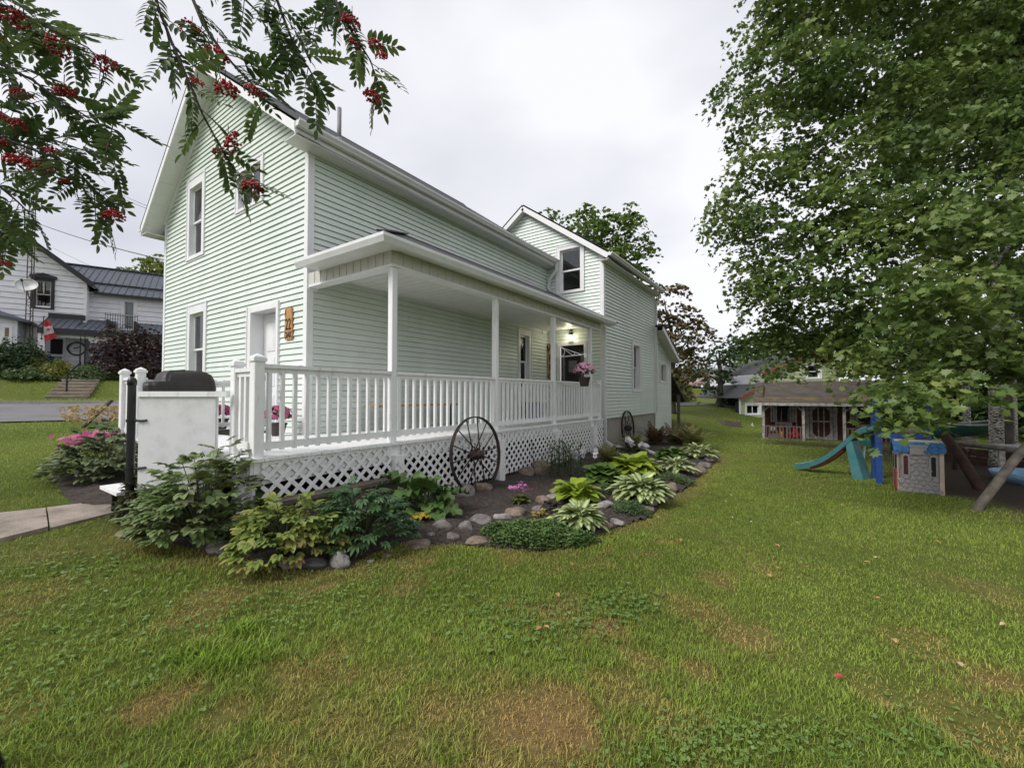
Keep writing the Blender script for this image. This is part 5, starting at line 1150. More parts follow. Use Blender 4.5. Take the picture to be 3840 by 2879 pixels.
# big maple on the right
rgm = random.Random(12)
mb_ = at(4080, 1480, 9.4); mbase = (mb_[0], mb_[1], gz(mb_[0], mb_[1]))
lob = [L3(2960, 40, 10.5, 1.35, 1.1), L3(2885, 300, 10.5, 1.25, .9), L3(2905, 520, 10.3, 1.2, .95), L3(2835, 720, 10.2, 1.25, .85), L3(2780, 835, 10.0, .8, .5), L3(2870, 960, 10.3, 1.2, .8), L3(2905, 1130, 10.6, 1.2, .7), L3(2840, 1060, 9.8, .7, .5),
       L3(2980, 1270, 10.8, 1.15, .5), L3(2850, 1290, 11.2, .6, .3), L3(2925, 1380, 10.2, .5, .26), L3(3120, 1240, 10.0, .9, .5),
       L3(3380, 1480, 5.9, .42, .22), L3(3500, 1535, 5.6, .38, .18), L3(3330, 1550, 5.7, .26, .14), L3(3600, 1440, 5.9, .50, .26), L3(3480, 1430, 6.2, .5, .25), L3(3740, 1390, 6.2, .55, .28), L3(3680, 1330, 6.4, .60, .30), L3(3820, 1310, 6.2, .6, .32), L3(3400, 1590, 5.6, .20, .09), L3(3860, 1400, 6.4, .5, .25), L3(3300, 1500, 5.9, .25, .15), L3(3620, 1510, 5.9, .30, .14)]
for gx_ in range(0, 9):
    for gy_ in range(-3, 8):
        px, py = 3110 + gx_ * 175 + rgm.uniform(-60, 60), 40 + gy_ * 175 + rgm.uniform(-60, 60)
        near = smooth(150, 1200, py) * smooth(3000, 3500, px); D = 10.2 - 3.6 * near + rgm.uniform(-.9, 1.2); r = rgm.uniform(.75, 1.15) * D / 8.5
        lob.append(L3(px, py, D, r, r * .62))
for i in range(26):
    px, py = rgm.uniform(3150, 4300), rgm.uniform(-600, 1250); lob.append(L3(px, py, rgm.uniform(11.5, 14.5), rgm.uniform(1.2, 1.8), 1.1))
m_maple = leafmat('maple_leaf', [(.05, .092, .025), (.10, .16, .038), (.165, .23, .058), (.28, .32, .095)], .45, .33, spec=.4, big=.85)
_, nl = tree('maple_tree', 'huge dark green maple overhanging the play yard', mbase, lob, .106, m_maple, .38, per=30, leaves=39, shape=MAPLE, seed=5, crown_z=8.5, spread=.42, limbs=30, flat=.35, out=.7)
print('maple leaves', nl)
# ------------------------------------------------------------------ far trees and shrubs
F2 = np.array([-math.sin(YAW), math.cos(YAW)]); R2 = RT[:2]
def foot(px, D): p = at(px, 1480, D); return (p[0], p[1], gz(p[0], p[1]))
m_ash = leafmat('ash_leaf', [(.06, .11, .02), (.11, .18, .032), (.18, .25, .05)], .5, .3, big=.8)
m_red = leafmat('bronze_maple_leaf', [(.06, .08, .022), (.11, .10, .038), (.15, .105, .045), (.11, .13, .04)], .5, .25, big=.9)
m_dkgreen = leafmat('dark_tree_leaf', [(.02, .045, .014), (.035, .07, .02), (.06, .10, .03)], .5, .25, big=.5)
m_ylw = leafmat('yellow_green_leaf', [(.09, .13, .022), (.16, .20, .035), (.24, .27, .06)], .5, .35, big=.6)
m_midg = leafmat('mid_green_leaf', [(.045, .085, .025), (.08, .13, .04), (.12, .17, .06)], .5, .3, big=.8)
tree('ash_tree', 'light green feathery tree rising behind the rear wing roof', foot(2230, 25), [L3(2215, 860, 25, 1.7, 1.4), L3(2300, 880, 25.5, 1.5, 1.5), L3(2140, 900, 25, 1.2, .9), L3(2330, 970, 25, 1.7, 1.2), L3(2410, 920, 25, .9, .7), L3(2240, 1000, 25, 1.8, 1.3), L3(2080, 800, 27, .6, .5), L3(2360, 820, 25.6, .7, .8), L3(2180, 800, 25, .6, .5), L3(2390, 1060, 25, 1.2, 1), L3(2120, 1050, 25, 1.6, 1)], .30, m_ash, .22, per=26, leaves=20, seed=21, spread=.55, crown_z=9)
tree('bronze_maple_tree', 'reddish brown maple behind the lean-to', foot(2520, 24), [L3(2490, 1120, 24, 1.3, 1.1), L3(2540, 1210, 24, 1.4, 1.0), L3(2600, 1260, 24, 1.0, .8), L3(2500, 1300, 24, 1.5, .9), L3(2620, 1330, 24.5, .9, .7), L3(2560, 1390, 24, 1.3, .6), L3(2460, 1230, 24, 1.2, 1.2), L3(2650, 1250, 24, .5, .4), L3(2530, 1450, 24, 1.1, .6)], .24, m_red, .2, per=24, leaves=22, seed=22, spread=.5, crown_z=5.5)
tree('dark_tree', 'dark green tree between the lean-to and the shed', foot(2700, 30), [L3(2690, 1340, 30, 1.2, .9), L3(2745, 1300, 30, 1.4, 1.0), L3(2680, 1410, 30, 1.1, .6), L3(2800, 1300, 31, 1.3, .8), L3(2640, 1400, 29, .8, .5), L3(2665, 1450, 30, .6, .4)], .26, m_dkgreen, .2, per=22, leaves=22, seed=23, spread=.55, crown_z=4.5)
tree('background_tree', 'broad green tree far behind the grey roofed house', foot(2860, 62), [L3(2830, 1310, 62, 4.5, 3), L3(2940, 1290, 64, 5, 3.4), L3(2760, 1350, 60, 3, 2), L3(3050, 1330, 62, 5, 3), L3(2880, 1400, 62, 5, 3)], .55, m_midg, .5, per=18, leaves=22, seed=24, spread=1.2, crown_z=7)
tree('yellow_green_tree', 'yellow green tree behind the wooden shed', foot(3330, 27), [L3(3250, 1250, 27, 2.2, 1.5), L3(3360, 1200, 27, 2.4, 1.8), L3(3200, 1330, 26.5, 1.6, 1), L3(3330, 1330, 27, 2.2, 1.2), L3(3450, 1300, 28, 2.5, 1.6), L3(3300, 1400, 26, 1.8, .8), L3(3180, 1180, 28, 1.0, .8)], .30, m_ylw, .25, per=22, leaves=20, seed=25, spread=.6, crown_z=6)
tree('dark_spruce_hedge_tree', 'dense dark tree behind the canoe', foot(3560, 21), [L3(3500, 1380, 21, 2, 1.6), L3(3600, 1480, 20, 2, 1.2), L3(3720, 1400, 20, 2.2, 1.6), L3(3480, 1490, 21, 1.4, .9), L3(3860, 1440, 19, 2.2, 1.6), L3(3640, 1300, 21, 2.2, 1.4), L3(3420, 1440, 22, 1.2, .9), L3(4000, 1400, 18, 2.2, 2), L3(3660, 1540, 20, 1.6, .8), L3(3780, 1530, 19, 1.8, .9), L3(3900, 1520, 18, 1.8, 1.0), L3(3540, 1545, 21, 1.3, .7), L3(4020, 1500, 17, 1.8, 1.2), L3(3840, 1590, 18, 1.4, .6)], .26, m_dkgreen, .28, per=26, leaves=22, seed=26, spread=.6, crown_z=5)
tree('distant_tree', 'small green treetop behind the dark metal roof', foot(540, 62), [L3(500, 1030, 62, 2.2, 1.2), L3(560, 1005, 62, 2.6, 1.5), L3(610, 1020, 62, 2.5, 1.6), L3(545, 1060, 62, 3.2, 1.5), L3(640, 1000, 62, 2.5, 2)], .5, m_ylw, .4, per=20, leaves=20, seed=27, spread=.9, crown_z=18)
def bush(name, label, px, py, D, r, rz, mat, size=.12, seed=1, group=None, n=2600, cat='shrub'):
    c = foot(px, D); rg = np.random.default_rng(seed); o = thing(name, label, cat, c, group); d = rg.normal(size=(n, 3)); d /= np.linalg.norm(d, axis=1)[:, None]; d[:, 2] = np.abs(d[:, 2])
    az = np.arctan2(d[:, 1], d[:, 0]); k = 1 + .16 * np.sin(3 * az + seed) + .10 * np.sin(7 * az + 5 * d[:, 2] + seed); P = np.array(c) + d * (rg.uniform(.5, 1, n) ** .5 * k)[:, None] * np.array([r, r, rz * 1.0])
    V, F = leaf_cloud(P, size * rg.uniform(.6, 1.3, n), rg, flat=.25, normal=d * .8); me = npmesh('foliage', V - WL[o.name], F, mat); q = link('foliage', me, o, WL[o.name]); q['kind'] = 'stuff'
    st = MB()
    for i in range(7): t = i * .9; st.tube([np.array(c) + (.05 * math.cos(t), .05 * math.sin(t), -.05), np.array(c) + (r * .55 * math.cos(t), r * .55 * math.sin(t), rz * .7)], [.025, .008], 5)
    st.build('stems', m_bark, o); return o
for i, (px, D, r, rz, mt, lab) in enumerate(((2500, 33, 1.6, 1.9, m_midg, 'pale green sumac bush behind the awning post'), (2540, 36, 1.3, 1.5, m_ylw, 'light green bush left of the parked car'), (2660, 66, 3.0, 3.3, m_midg, 'tall green bush behind the parked car'), (2720, 60, 2.2, 2.3, m_ylw, 'light green bush beside the grey roofed house'), (2735, 33, .8, .9, m_dkgreen, 'rounded dark shrub beside the green house wall'), (2765, 32, .85, 1.25, m_midg, 'taller green shrub against the green house wall'), (2590, 70, 4, 4, m_midg, 'wide green bush left behind the parked car'))):
    bush('bush', lab, px, 0, D, r, rz, mt, .14 if D < 40 else .3, 70 + i, n=3000)
cyp = foot(2654, 50); bush('conical_shrub', 'slim dark conical shrub in front of the parked car', 2654, 0, 50, .42, 1.5, m_dkgreen, .12, 91, n=1500)

# ------------------------------------------------------------------ shed with porch
SHL = np.array((-1.43, 19.9)); SHD = np.array((.9992, .04)); SHN = np.array((.04, -.9992)); shz = -.25
SH = Fr((*SHL, shz), (*SHD, 0), (*SHN, 0)); SW = 4.15
m_brown = M('dark_red_boards', (.05, .018, .012), .85, .3, 6, .4, 40, col2=(.10, .032, .022), stretch=(4, 4, .5))  # dark red boards, colour taken darker to deepen the porch shade
m_oldw = M('shade_darkened_worn_white', (.22, .20, .19), .8, .15, 8, .3, 40, col2=(.46, .44, .42))  # worn white boards, colour also darkened for the shade under the tree
m_mossr = M('mossy_shingle', (.075, .062, .052), .95, .25, 3, .5, 60, col2=(.12, .10, .085))
m_moss = M('moss_and_needles', (.11, .085, .062), .95, .3, 3.2, .8, 60, col2=(.24, .19, .055), fac=(.45, .66))
m_railw = M('brown_rail', (.13, .085, .075), .85, .3, 10, .3)
shed = thing('shed', 'small brown wooden shed with mossy roof and white posts', 'shed', SH(0, 0, 0))
MB().box(-.05, -1.1, -.05, SW, .08, .10, SH).build('floor', m_wood, shed)
MB().box(0, -2.9, 0, SW, -1.06, 1.52, SH).build('wall', m_brown, shed)
for k in range(21): MB().box(.02 + k * .197, -1.06, .10, .02 + k * .197 + .19, -1.045 + .004 * (k % 2), 1.48, SH).build('wall_board', m_brown, shed)
for a in (.04, 1.37, 2.62, 4.0):
    MB().box(a - .045, -.045, .0, a + .045, .045, 1.5, SH).build('porch_post', m_oldw, shed)
MB().box(-.02, -.05, 1.5, SW - .1, .05, 1.58, SH).build('porch_beam', m_oldw, shed)
for a, s_ in ((.04, 1), (1.37, -1), (2.62, 1), (4.0, -1)): MB().bar(SH(a + s_ * .02, .0, 1.24), SH(a + s_ * .3, 0, 1.5), .05, .06).build('brace', m_oldw, shed)
def shed_roof():
    prof = [(.32, 1.56), (-.75, 1.80), (-2.1, 2.42)]
    for i, (p, q, n, mt) in enumerate(((prof[0], prof[1], 6, m_moss), (prof[1], prof[2], 13, m_mossr))):
        for k in range(n):
            t0, t1 = k / n, (k + 1) / n + .01; b0, c0 = p[0] + (q[0] - p[0]) * t0, p[1] + (q[1] - p[1]) * t0; b1, c1 = p[0] + (q[0] - p[0]) * t1, p[1] + (q[1] - p[1]) * t1; x0, x1 = -.30, SW + .25
            P = [SH(x0, b0, c0 + .03), SH(x1, b0, c0 + .03), SH(x1, b1, c1 + .012), SH(x0, b1, c1 + .012)]; Q = [SH(x0, b0, c0), SH(x1, b0, c0), SH(x1, b1, c1), SH(x0, b1, c1)]
            mt2 = m_mossr if (i == 0 and k in (0, 5)) else mt
            MB().add(P + Q, [(0, 1, 2, 3), (7, 6, 5, 4), (0, 4, 5, 1), (1, 5, 6, 2), (2, 6, 7, 3), (3, 7, 4, 0)]).build('shingle_course', mt2, shed)
    P = [SH(-.3, -2.1, 2.42), SH(SW + .25, -2.1, 2.42), SH(SW + .25, -3.4, 1.5), SH(-.3, -3.4, 1.5)]; MB().add(P + [tuple(np.array(p) - (0, 0, .05)) for p in P], [(0, 1, 2, 3), (7, 6, 5, 4), (0, 4, 5, 1), (1, 5, 6, 2), (2, 6, 7, 3), (3, 7, 4, 0)]).build('back_roof', m_mossr, shed)
    MB().box(-.3, .29, 1.45, SW + .25, .325, 1.56, SH).build('fascia', m_oldw, shed)
    MB().poly([(0, 1.5), (2.9, 1.5), (1.5, 2.36)], .03, Fr(SH(0, 0, 0), (-SHN[0], -SHN[1], 0), (*SHD, 0))).build('gable_end', m_brown, shed)
shed_roof()
for a0, a1 in ((.08, 1.33), (2.66, 3.96)):
    r = MB().box(a0, -.02, .60, a1, .03, .65, SH).box(a0, -.02, .12, a1, .03, .17, SH).build('porch_rail', m_railw, shed); n = 11
    for k in range(n): x = a0 + (a1 - a0) * (k + .5) / n; MB().box(x - .022, .031, .08, x + .022, .05, .64, SH).build('picket', m_railw, r)
def shed_door():
    a0, a1, z0, z1 = 1.62, 2.36, .10, 1.46
    MB().box(a0, -1.04, z0, a1, -1.02, z1, SH).build('door', m_brown, shed)
    d = MB(); b0, b1 = -1.02, -.99
    for p in ((a0, a0 + .09), (a1 - .09, a1)): d.box(p[0], b0, z0, p[1], b1, z1, SH)
    for p in ((z0, z0 + .09), (.78, .84), (z1 - .09, z1)): d.box(a0 + .09, b0, p[0], a1 - .09, b1 - .003, p[1], SH)
    for x in (a0 + .28, a0 + .46): d.box(x - .02, b0, z0 + .09, x + .02, b1 - .006, z1 - .09, SH)
    d.build('door_frame', m_oldw, shed)
    for x, s_, z, t in ((a0 + .09, 1, z1 - .09, -1), (a1 - .09, -1, z1 - .09, -1), (a0 + .09, 1, z0 + .09, 1), (a1 - .09, -1, z0 + .09, 1)): MB().poly([(x, z), (x + s_ * .15, z), (x, z + t * .15)], .02, SH, -1.015).build('corner_brace', m_oldw, shed)
    for p in ((a0 - .14, a0 - .02), (a1 + .02, a1 + .14)): MB().box(p[0], -1.04, .08, p[1], -1.0, 1.5, SH).build('door_casing', m_oldw if p[0] > 2 or True else m_brown, shed)
shed_door()
for a in (.72, 3.35):
    MB().box(a - .22, -1.04, .85, a + .22, -1.02, 1.40, SH).build('window', m_dark, shed)
    for s_ in (-1, 1):
        for k in range(3): x = a + s_ * (.25 + k * .085); MB().box(x - .034, -1.04, .74, x + .034, -1.01, 1.44, SH).build('shutter_slat', m_oldw, shed)
    MB().box(a - .3, -1.02, .62, a + .3, -.86, .74, SH).build('window_box', m_oldw, shed)
# things on the shed porch
tools = (('broom', 'broom with yellow bristles leaning on the shed window box', .62, (.40, .28, .06)), ('rake', 'thin handled rake leaning on the shed wall', .86, None), ('shovel', 'shovel with pale handle leaning by the white shed post', 1.15, None))
for nm, lab, a, br in tools:
    o = thing(nm, lab, nm, SH(a, -.6, .1)); MB().tube([SH(a, -.55, .12), SH(a + .04, -.93, 1.3)], .012, 6).build('handle', m_plank if br else m_oldw, o)
    if br: MB().box(a - .06, -.60, .1, a + .06, -.52, .38, SH).build('bristles', M('straw_bristle', br, .9, .2, 60), o)
    elif nm == 'rake':
        h = MB().box(a - .16, -.57, .10, a + .16, -.54, .13, SH)
        for k in range(7): h.box(a - .155 + k * .05, -.62, .10, a - .14 + k * .05, -.57, .115, SH)
        h.build('head', m_iron, o)
    else: MB().poly([(a - .09, .32), (a + .09, .32), (a + .09, .16), (a, .08), (a - .09, .16)], .012, SH, -.56).build('blade', m_iron, o)
m_redp = M('red_plastic', (.36, .015, .025), .4, .2, 6)
o = thing('ride_on_toy', 'dark red plastic ride-on toy on the shed porch', 'toy', SH(1.12, -.45, .1))
MB().ext([(-.26, .08), (.26, .08), (.27, .2), (.1, .26), (.04, .42), (-.06, .42), (-.12, .26), (-.27, .22)], SH(1.12, -.56, .1), SH(1.12, -.34, .1), (*SHD, 0)).build('body', m_redp, o)
for s_ in (-.16, .16):
    for b in (-.57, -.32): MB().tube([SH(1.12 + s_, b, .18), SH(1.12 + s_, b + .03, .18)], .075, 14).build('wheel', m_rubber, o)
for i, (a, z, w, h) in enumerate(((.38, .10, .36, .2), (.36, .42, .16, .14))):
    o = thing('crate', ('white plastic crate on the shed porch floor', 'small white box stacked above the white crate')[i], 'crate', SH(a, -.4, z)); MB().box(a - w / 2, -.52, z, a + w / 2, -.28, z + .02, SH).build('base', m_oldw, o)
    for q in ((-w / 2, -w / 2 + .02), (w / 2 - .02, w / 2)): MB().box(a + q[0], -.52, z + .02, a + q[1], -.28, z + h, SH).build('side', m_oldw, o)
    for k in range(3): MB().box(a - w / 2 + .02, -.30, z + .03 + k * h / 3.2, a + w / 2 - .02, -.285, z + .03 + k * h / 3.2 + h * .18, SH).build('slat', m_oldw, o)
    MB().box(a - w / 2 + .02, -.52, z + .02, a + w / 2 - .02, -.505, z + h, SH).build('side', m_oldw, o)
o = thing('shelf_stand', 'low dark stand holding the small white box', 'stand', SH(.36, -.4, .3)); MB().box(.2, -.5, .385, .52, -.3, .415, SH).build('top', m_railw, o)
for q in ((.2, -.5), (.2, -.33), (.49, -.5), (.49, -.33)): MB().box(q[0], q[1], .10, q[0] + .03, q[1] + .03, .385, SH).build('leg', m_railw, o)

# ------------------------------------------------------------------ play set
m_bp = M('blue_painted_wood', (.012, .05, .20), .45, .2, 8, .15); m_bp2 = M('blue_moulded_roof', (.035, .12, .27), .45, .15, 10, .2)
m_gs = M('grey_moulded_plastic', (.24, .225, .225), .5, .08, 30, .1); m_bg = M('beige_plastic', (.44, .35, .29), .5, .08, 10); m_teal = M('teal_plastic', (.055, .175, .185), .35, .15, 4); m_rd = M('faded_red_plastic', (.30, .065, .06), .5, .15, 6)
A_ = ground(*(3240 + 435 * .3015, 1440 + 1330 * .3015)); B_ = ground(*(3240 + 990 * .3015, 1440 + 1388 * .3015)); AB = (B_ - A_)[:2]; cw = np.linalg.norm(AB); AB /= cw; AN = np.array((AB[1], -AB[0]))
PC = Fr((*A_[:2], A_[2]), (*AB, 0), (*AN, 0)); hC = .74
pc = thing('play_house', 'grey moulded toy castle with blue roof on the lawn edge', 'playhouse', tuple(A_))
MB().box(0, -.06, 0, cw, .0, hC, PC).build('front_wall', m_gs, pc)
MB().box(cw - .04, -.05, 0, cw + .015, .015, hC, PC).build('corner_column', m_bg, pc)
# moulded stones: an irregular cell pattern, cells raised
rgs = np.random.default_rng(4); pts = []; row = 0; z = .03
while z < hC - .05:
    n = 6; 
    for k in range(n):
        x = (k + .5 + (.5 if row % 2 else 0)) / n * cw + rgs.normal() * .012; xx = x / cw
        if .02 < xx < .93 and (z < .30 or .30 < xx < .66): pts.append((x, z + rgs.normal() * .010))
    z += .072; row += 1
pts = np.array(pts); 
def clip_cell(c, others, box):
    poly = [np.array(p) for p in box]
    for q in others:
        m, nv = (c + q) / 2, (q - c); d_ = np.linalg.norm(nv); nv = nv / d_; m = m - nv * .0075; out = []
        for i in range(len(poly)):
            a, b = poly[i], poly[(i + 1) % len(poly)]; da, db = (a - m) @ nv, (b - m) @ nv
            if da <= 0: out.append(a)
            if da * db < 0: out.append(a + (b - a) * da / (da - db))
        poly = out
        if len(poly) < 3: return None
    return poly
for i, c in enumerate(pts):
    d = np.linalg.norm(pts - c, axis=1); nb_ = [pts[j] for j in np.argsort(d)[1:12]]; r = .062
    poly = clip_cell(c, nb_, [c + (math.cos(t) * r, math.sin(t) * r * .85) for t in np.linspace(0, 6.283, 11)[:-1]])
    if not poly: continue
    cc = sum(poly) / len(poly); inner = [cc + (p - cc) * .78 for p in poly]; k = len(poly); m = MB(); m.add([PC(p[0], 0.0005, max(.004, p[1])) for p in poly] + [PC(p[0], .016, max(.012, p[1])) for p in inner], [tuple(range(k, 2 * k))] + [(j, (j + 1) % k, k + (j + 1) % k, k + j) for j in range(k)]); m.build('stone', m_gs, pc)
for xc in (.17, .83):
    x = xc * cw - (.0 if xc < .5 else .02); a, z0, z1, w = x, .30, .62, .055
    fr_ = MB()
    fr_.box(a - w, 0, z0 - .02, a - w + .025, .02, z1, PC).box(a + w - .025, 0, z0 - .02, a + w, .02, z1, PC).box(a - w + .025, 0, z0 - .02, a + w - .025, .019, z0, PC); fr_.poly([(a - w, z1), (a - w + .02, z1 + .035), (a, z1 + .05), (a + w - .02, z1 + .035), (a + w, z1), (a + w - .025, z1), (a, z1 + .02), (a - w + .025, z1)], .02, PC, 0); w_ = fr_.build('window', m_gs, pc)
    MB().box(a - w + .025, .001, z0, a + w - .025, .004, z1 + .005, PC).build('opening', m_dark if xc > .5 else M('dark_red_inside', (.05, .006, .01), .6, .2), w_)
for k in range(4):
    for s0, s1 in ((.30 * cw * .0, .10), (.66 * cw + .02, cw - .05)):
        pass
def croof():
    b0, b1, z0, z1 = .05, -.16, hC - .03, hC + .13
    for i in range(4):
        t0, t1 = i / 4, (i + 1) / 4 + .03; n = 7
        for j in range(n):
            x0 = -.04 + (cw + .08) * (j + (.25 if i % 2 else 0)) / n; x1 = min(cw + .05, x0 + (cw + .08) / n - .006)
            if i < 2 and .28 * cw < (x0 + x1) / 2 < .64 * cw: continue
            P = [PC(x0, b0 + (b1 - b0) * t0, z0 + (z1 - z0) * t0 + .018), PC(x1, b0 + (b1 - b0) * t0, z0 + (z1 - z0) * t0 + .018), PC(x1, b0 + (b1 - b0) * t1, z0 + (z1 - z0) * t1 + .008), PC(x0, b0 + (b1 - b0) * t1, z0 + (z1 - z0) * t1 + .008)]
            MB().add(P + [tuple(np.array(p) - (0, 0, .03)) for p in P], [(0, 1, 2, 3), (7, 6, 5, 4), (0, 4, 5, 1), (1, 5, 6, 2), (2, 6, 7, 3), (3, 7, 4, 0)]).build('roof_tile', m_bp2, pc)
    MB().box(.27 * cw, -.04, hC - .08, .65 * cw, .03, hC + .05, PC).box(.25 * cw, -.05, hC + .05, .67 * cw, .04, hC + .08, PC).build('chimney', m_gs, pc)
    MB().box(-.03, -.2, hC + .12, cw + .03, -.14, hC + .16, PC).build('ridge', m_bg, pc)
croof()
PL = Fr((*A_[:2], A_[2]), tuple(np.append(-AN, 0)), tuple(np.append(-AB, 0)))     # left face runs back from A
MB().box(0, -.05, 0, .62, 0, hC - .06, PL).build('side_wall', m_bg, pc)
MB().box(0, 0, 0, .07, .012, hC - .06, PL).build('corner_stones', m_bg, pc)
MB().box(.18, .001, .30, .34, .006, .62, PL).build('window', m_dark, pc); MB().box(.46, .001, .36, .54, .006, .6, PL).build('window', m_dark, pc)
MB().box(.12, .0, .02, .40, .02, .32, PL).poly([(.12, .32), (.40, .32), (.34, .36), (.18, .36)], .02, PL, 0).build('door', m_rd, pc)
MB().poly([(-.05, hC - .08), (.20, hC + .12), (.45, hC - .08), (.45, hC - .02), (.20, hC + .17), (-.05, hC - .02)], .07, PL, -.01).build('gable_trim', m_bp2, pc)
# tower frame of blue posts with the slide
tw = thing('play_tower', 'blue wooden climbing tower frame behind the toy castle', 'play tower', PC(0, -.75, 0))
TP = [(-.20, -.62), (cw - .08, -.62), (-.20, -1.25), (cw - .08, -1.25)]
for a, b in TP: MB().box(a - .05, b - .05, -.15, a + .05, b + .05, 1.62, PC).build('post', m_bp, tw)
for (a0, b0), (a1, b1) in ((TP[0], TP[1]), (TP[2], TP[3]), (TP[0], TP[2]), (TP[1], TP[3])):
    for z, h in ((.92, .1), (1.55, .09)):
        MB().bar(PC(a0, b0, z), PC(a1, b1, z), .045, h).build('beam', m_bp, tw)
for k in range(5): y0 = -.66 - k * .118; MB().box(-.2, y0 - .1, .98, cw - .08, y0, 1.005, PC).build('platform_board', m_bp if k % 2 else m_wood, tw)
sl = thing('slide', 'wavy teal plastic slide with red underside beside the blue tower', 'slide', tuple(ground(2988, 1762)))
e0 = ground(2995, 1762); top = np.array(PC(-.28, -.95, .96)); P = []
ctrl = [top, top + (e0 - top) * .14 + (0, 0, .03), top + (e0 - top) * .32 + (0, 0, -.06), top + (e0 - top) * .5 + (0, 0, -.12), top + (e0 - top) * .68 + (0, 0, -.12), top + (e0 - top) * .86 + (0, 0, -.05), e0 + (0, 0, .05)]
cs = []; 
for i in range(31):
    t = i / 30 * (len(ctrl) - 1); k = min(int(t), len(ctrl) - 2); f_ = t - k; p_1, p0, p1, p2 = ctrl[max(k - 1, 0)], ctrl[k], ctrl[k + 1], ctrl[min(k + 2, len(ctrl) - 1)]
    cs.append(.5 * ((2 * p0) + (-p_1 + p1) * f_ + (2 * p_1 - 5 * p0 + 4 * p1 - p2) * f_ ** 2 + (-p_1 + 3 * p0 - 3 * p1 + p2) * f_ ** 3))
def sweep(prof, path, name, mat, parent):
    m = MB(); n = len(prof); dirh = (path[-1] - path[0])[:2]; dirh /= np.linalg.norm(dirh); sd_ = np.array((-dirh[1], dirh[0], 0))
    for p in path: m.v += [tuple(p + sd_ * a + (0, 0, b)) for a, b in prof]
    for i in range(len(path) - 1):
        for j in range(n): m.f.append((i * n + j, i * n + (j + 1) % n, (i + 1) * n + (j + 1) % n, (i + 1) * n + j))
    m.f += [tuple(range(n)), tuple((len(path) - 1) * n + j for j in range(n))]; return m.build(name, mat, parent)
hw = .19
sweep([(-hw, .11), (-hw + .03, .12), (-hw + .05, .03), (-.09, .02), (-.085, .035), (-.07, .035), (-.065, .02), (.065, .02), (.07, .035), (.085, .035), (.09, .02), (hw - .05, .03), (hw - .03, .12), (hw, .11), (hw - .02, 0), (-hw + .02, 0)], cs, 'chute', m_teal, sl)
sweep([(-.12, 0), (.12, 0), (.10, -.05), (-.10, -.05)], cs[10:24], 'underside', m_rd, sl)
fp = ground(3250, 1780); lp = cs[7]; dh = np.append((e0 - top)[:2] / np.linalg.norm((e0 - top)[:2]), 0); sd_ = np.array((-dh[1], dh[0], 0))
MB().add([lp + sd_ * .16 + dh * .10, lp - sd_ * .16 + dh * .10, np.array((*((top * .72 + e0 * .28)[:2]), e0[2])) - dh * .12 - sd_ * .17, np.array((*((top * .72 + e0 * .28)[:2]), e0[2])) - dh * .12 + sd_ * .17] + [q - dh * .12 for q in (lp + sd_ * .16 + dh * .10, lp - sd_ * .16 + dh * .10)] + [np.array((*((top * .72 + e0 * .28)[:2]), e0[2])) - dh * .30 - sd_ * .17, np.array((*((top * .72 + e0 * .28)[:2]), e0[2])) - dh * .30 + sd_ * .17], [(0, 1, 2, 3), (5, 4, 7, 6), (0, 3, 7, 4), (1, 5, 6, 2), (3, 2, 6, 7), (0, 4, 5, 1)]).build('support_leg', m_teal, sl)
# water table behind the slide
wt = ground(3252, 1722); o = thing('water_table', 'turquoise toy water table with green fountain behind the slide', 'toy', tuple(wt)); m_tq = M('turquoise_plastic', (.03, .30, .36), .4, .1, 5)
MB().lathe([(.05, .40), (.24, .42), (.28, .52), (.25, .52), (.22, .45)], wt, 18).build('basin', m_tq, o)
for k in range(3): t = 2.1 * k; MB().tube([wt + (.18 * math.cos(t), .18 * math.sin(t), 0), wt + (.08 * math.cos(t), .08 * math.sin(t), .42)], .022, 8).build('leg', M('pale_blue_plastic', (.35, .5, .52), .5, .1), o)
MB().lathe([(.05, .5), (.04, .62), (.12, .65), (.03, .68), (.025, .8), (.07, .82), (.01, .85)], wt, 12).build('fountain', M('green_plastic', (.10, .38, .05), .4, .1), o)
# swing frame logs
sw = thing('swing_frame', 'rustic peeled log swing frame in the shade', 'swing frame', tuple(ground(3645, 1912))); f1 = ground(3640, 1912); t1 = at(3965, 1540, 6.55)
m_log = M('peeled_log', (.10, .085, .068), .85, .3, 5, .4, 30, col2=(.19, .165, .135), stretch=(2, 2, 2)); m_log2 = M('dark_log', (.05, .026, .018), .9, .3, 6, .5, 30)
MB().tube([f1 - (0, 0, .1), f1 + (t1 - f1) * .5, t1], [.062, .058, .055], 12).build('leg', m_log, sw, smooth=True)
f2 = ground(3240 + 1500 * .3015, 1440 + 1325 * .3015); t2 = at(3541, 1630, 8.6); MB().tube([f2 - (0, 0, .1), f2 + (t2 - f2) * .55, t2], [.085, .085, .08], 12).build('leg', m_log2, sw, smooth=True)
t3 = at(3540, 1655, 10.2); t4 = at(3835, 1690, 8.6); MB().tube([t3 + (t3 - t4) * .02, t4 + (t4 - t3) * .25], .055, 10).build('rail', m_log, sw, smooth=True)
MB().tube([t1 + (0, 0, -.05), t4 + (t4 - t3) * .22], .05, 10).build('rail', m_log, sw, smooth=True)
for q in (t3 + (t4 - t3) * .15, t4 + (t4 - t3) * .1): MB().tube([q + (0, 0, .02), (q[0], q[1], gz(q[0], q[1]) - .1)], .05, 8).build('post', m_log2, sw, smooth=True)
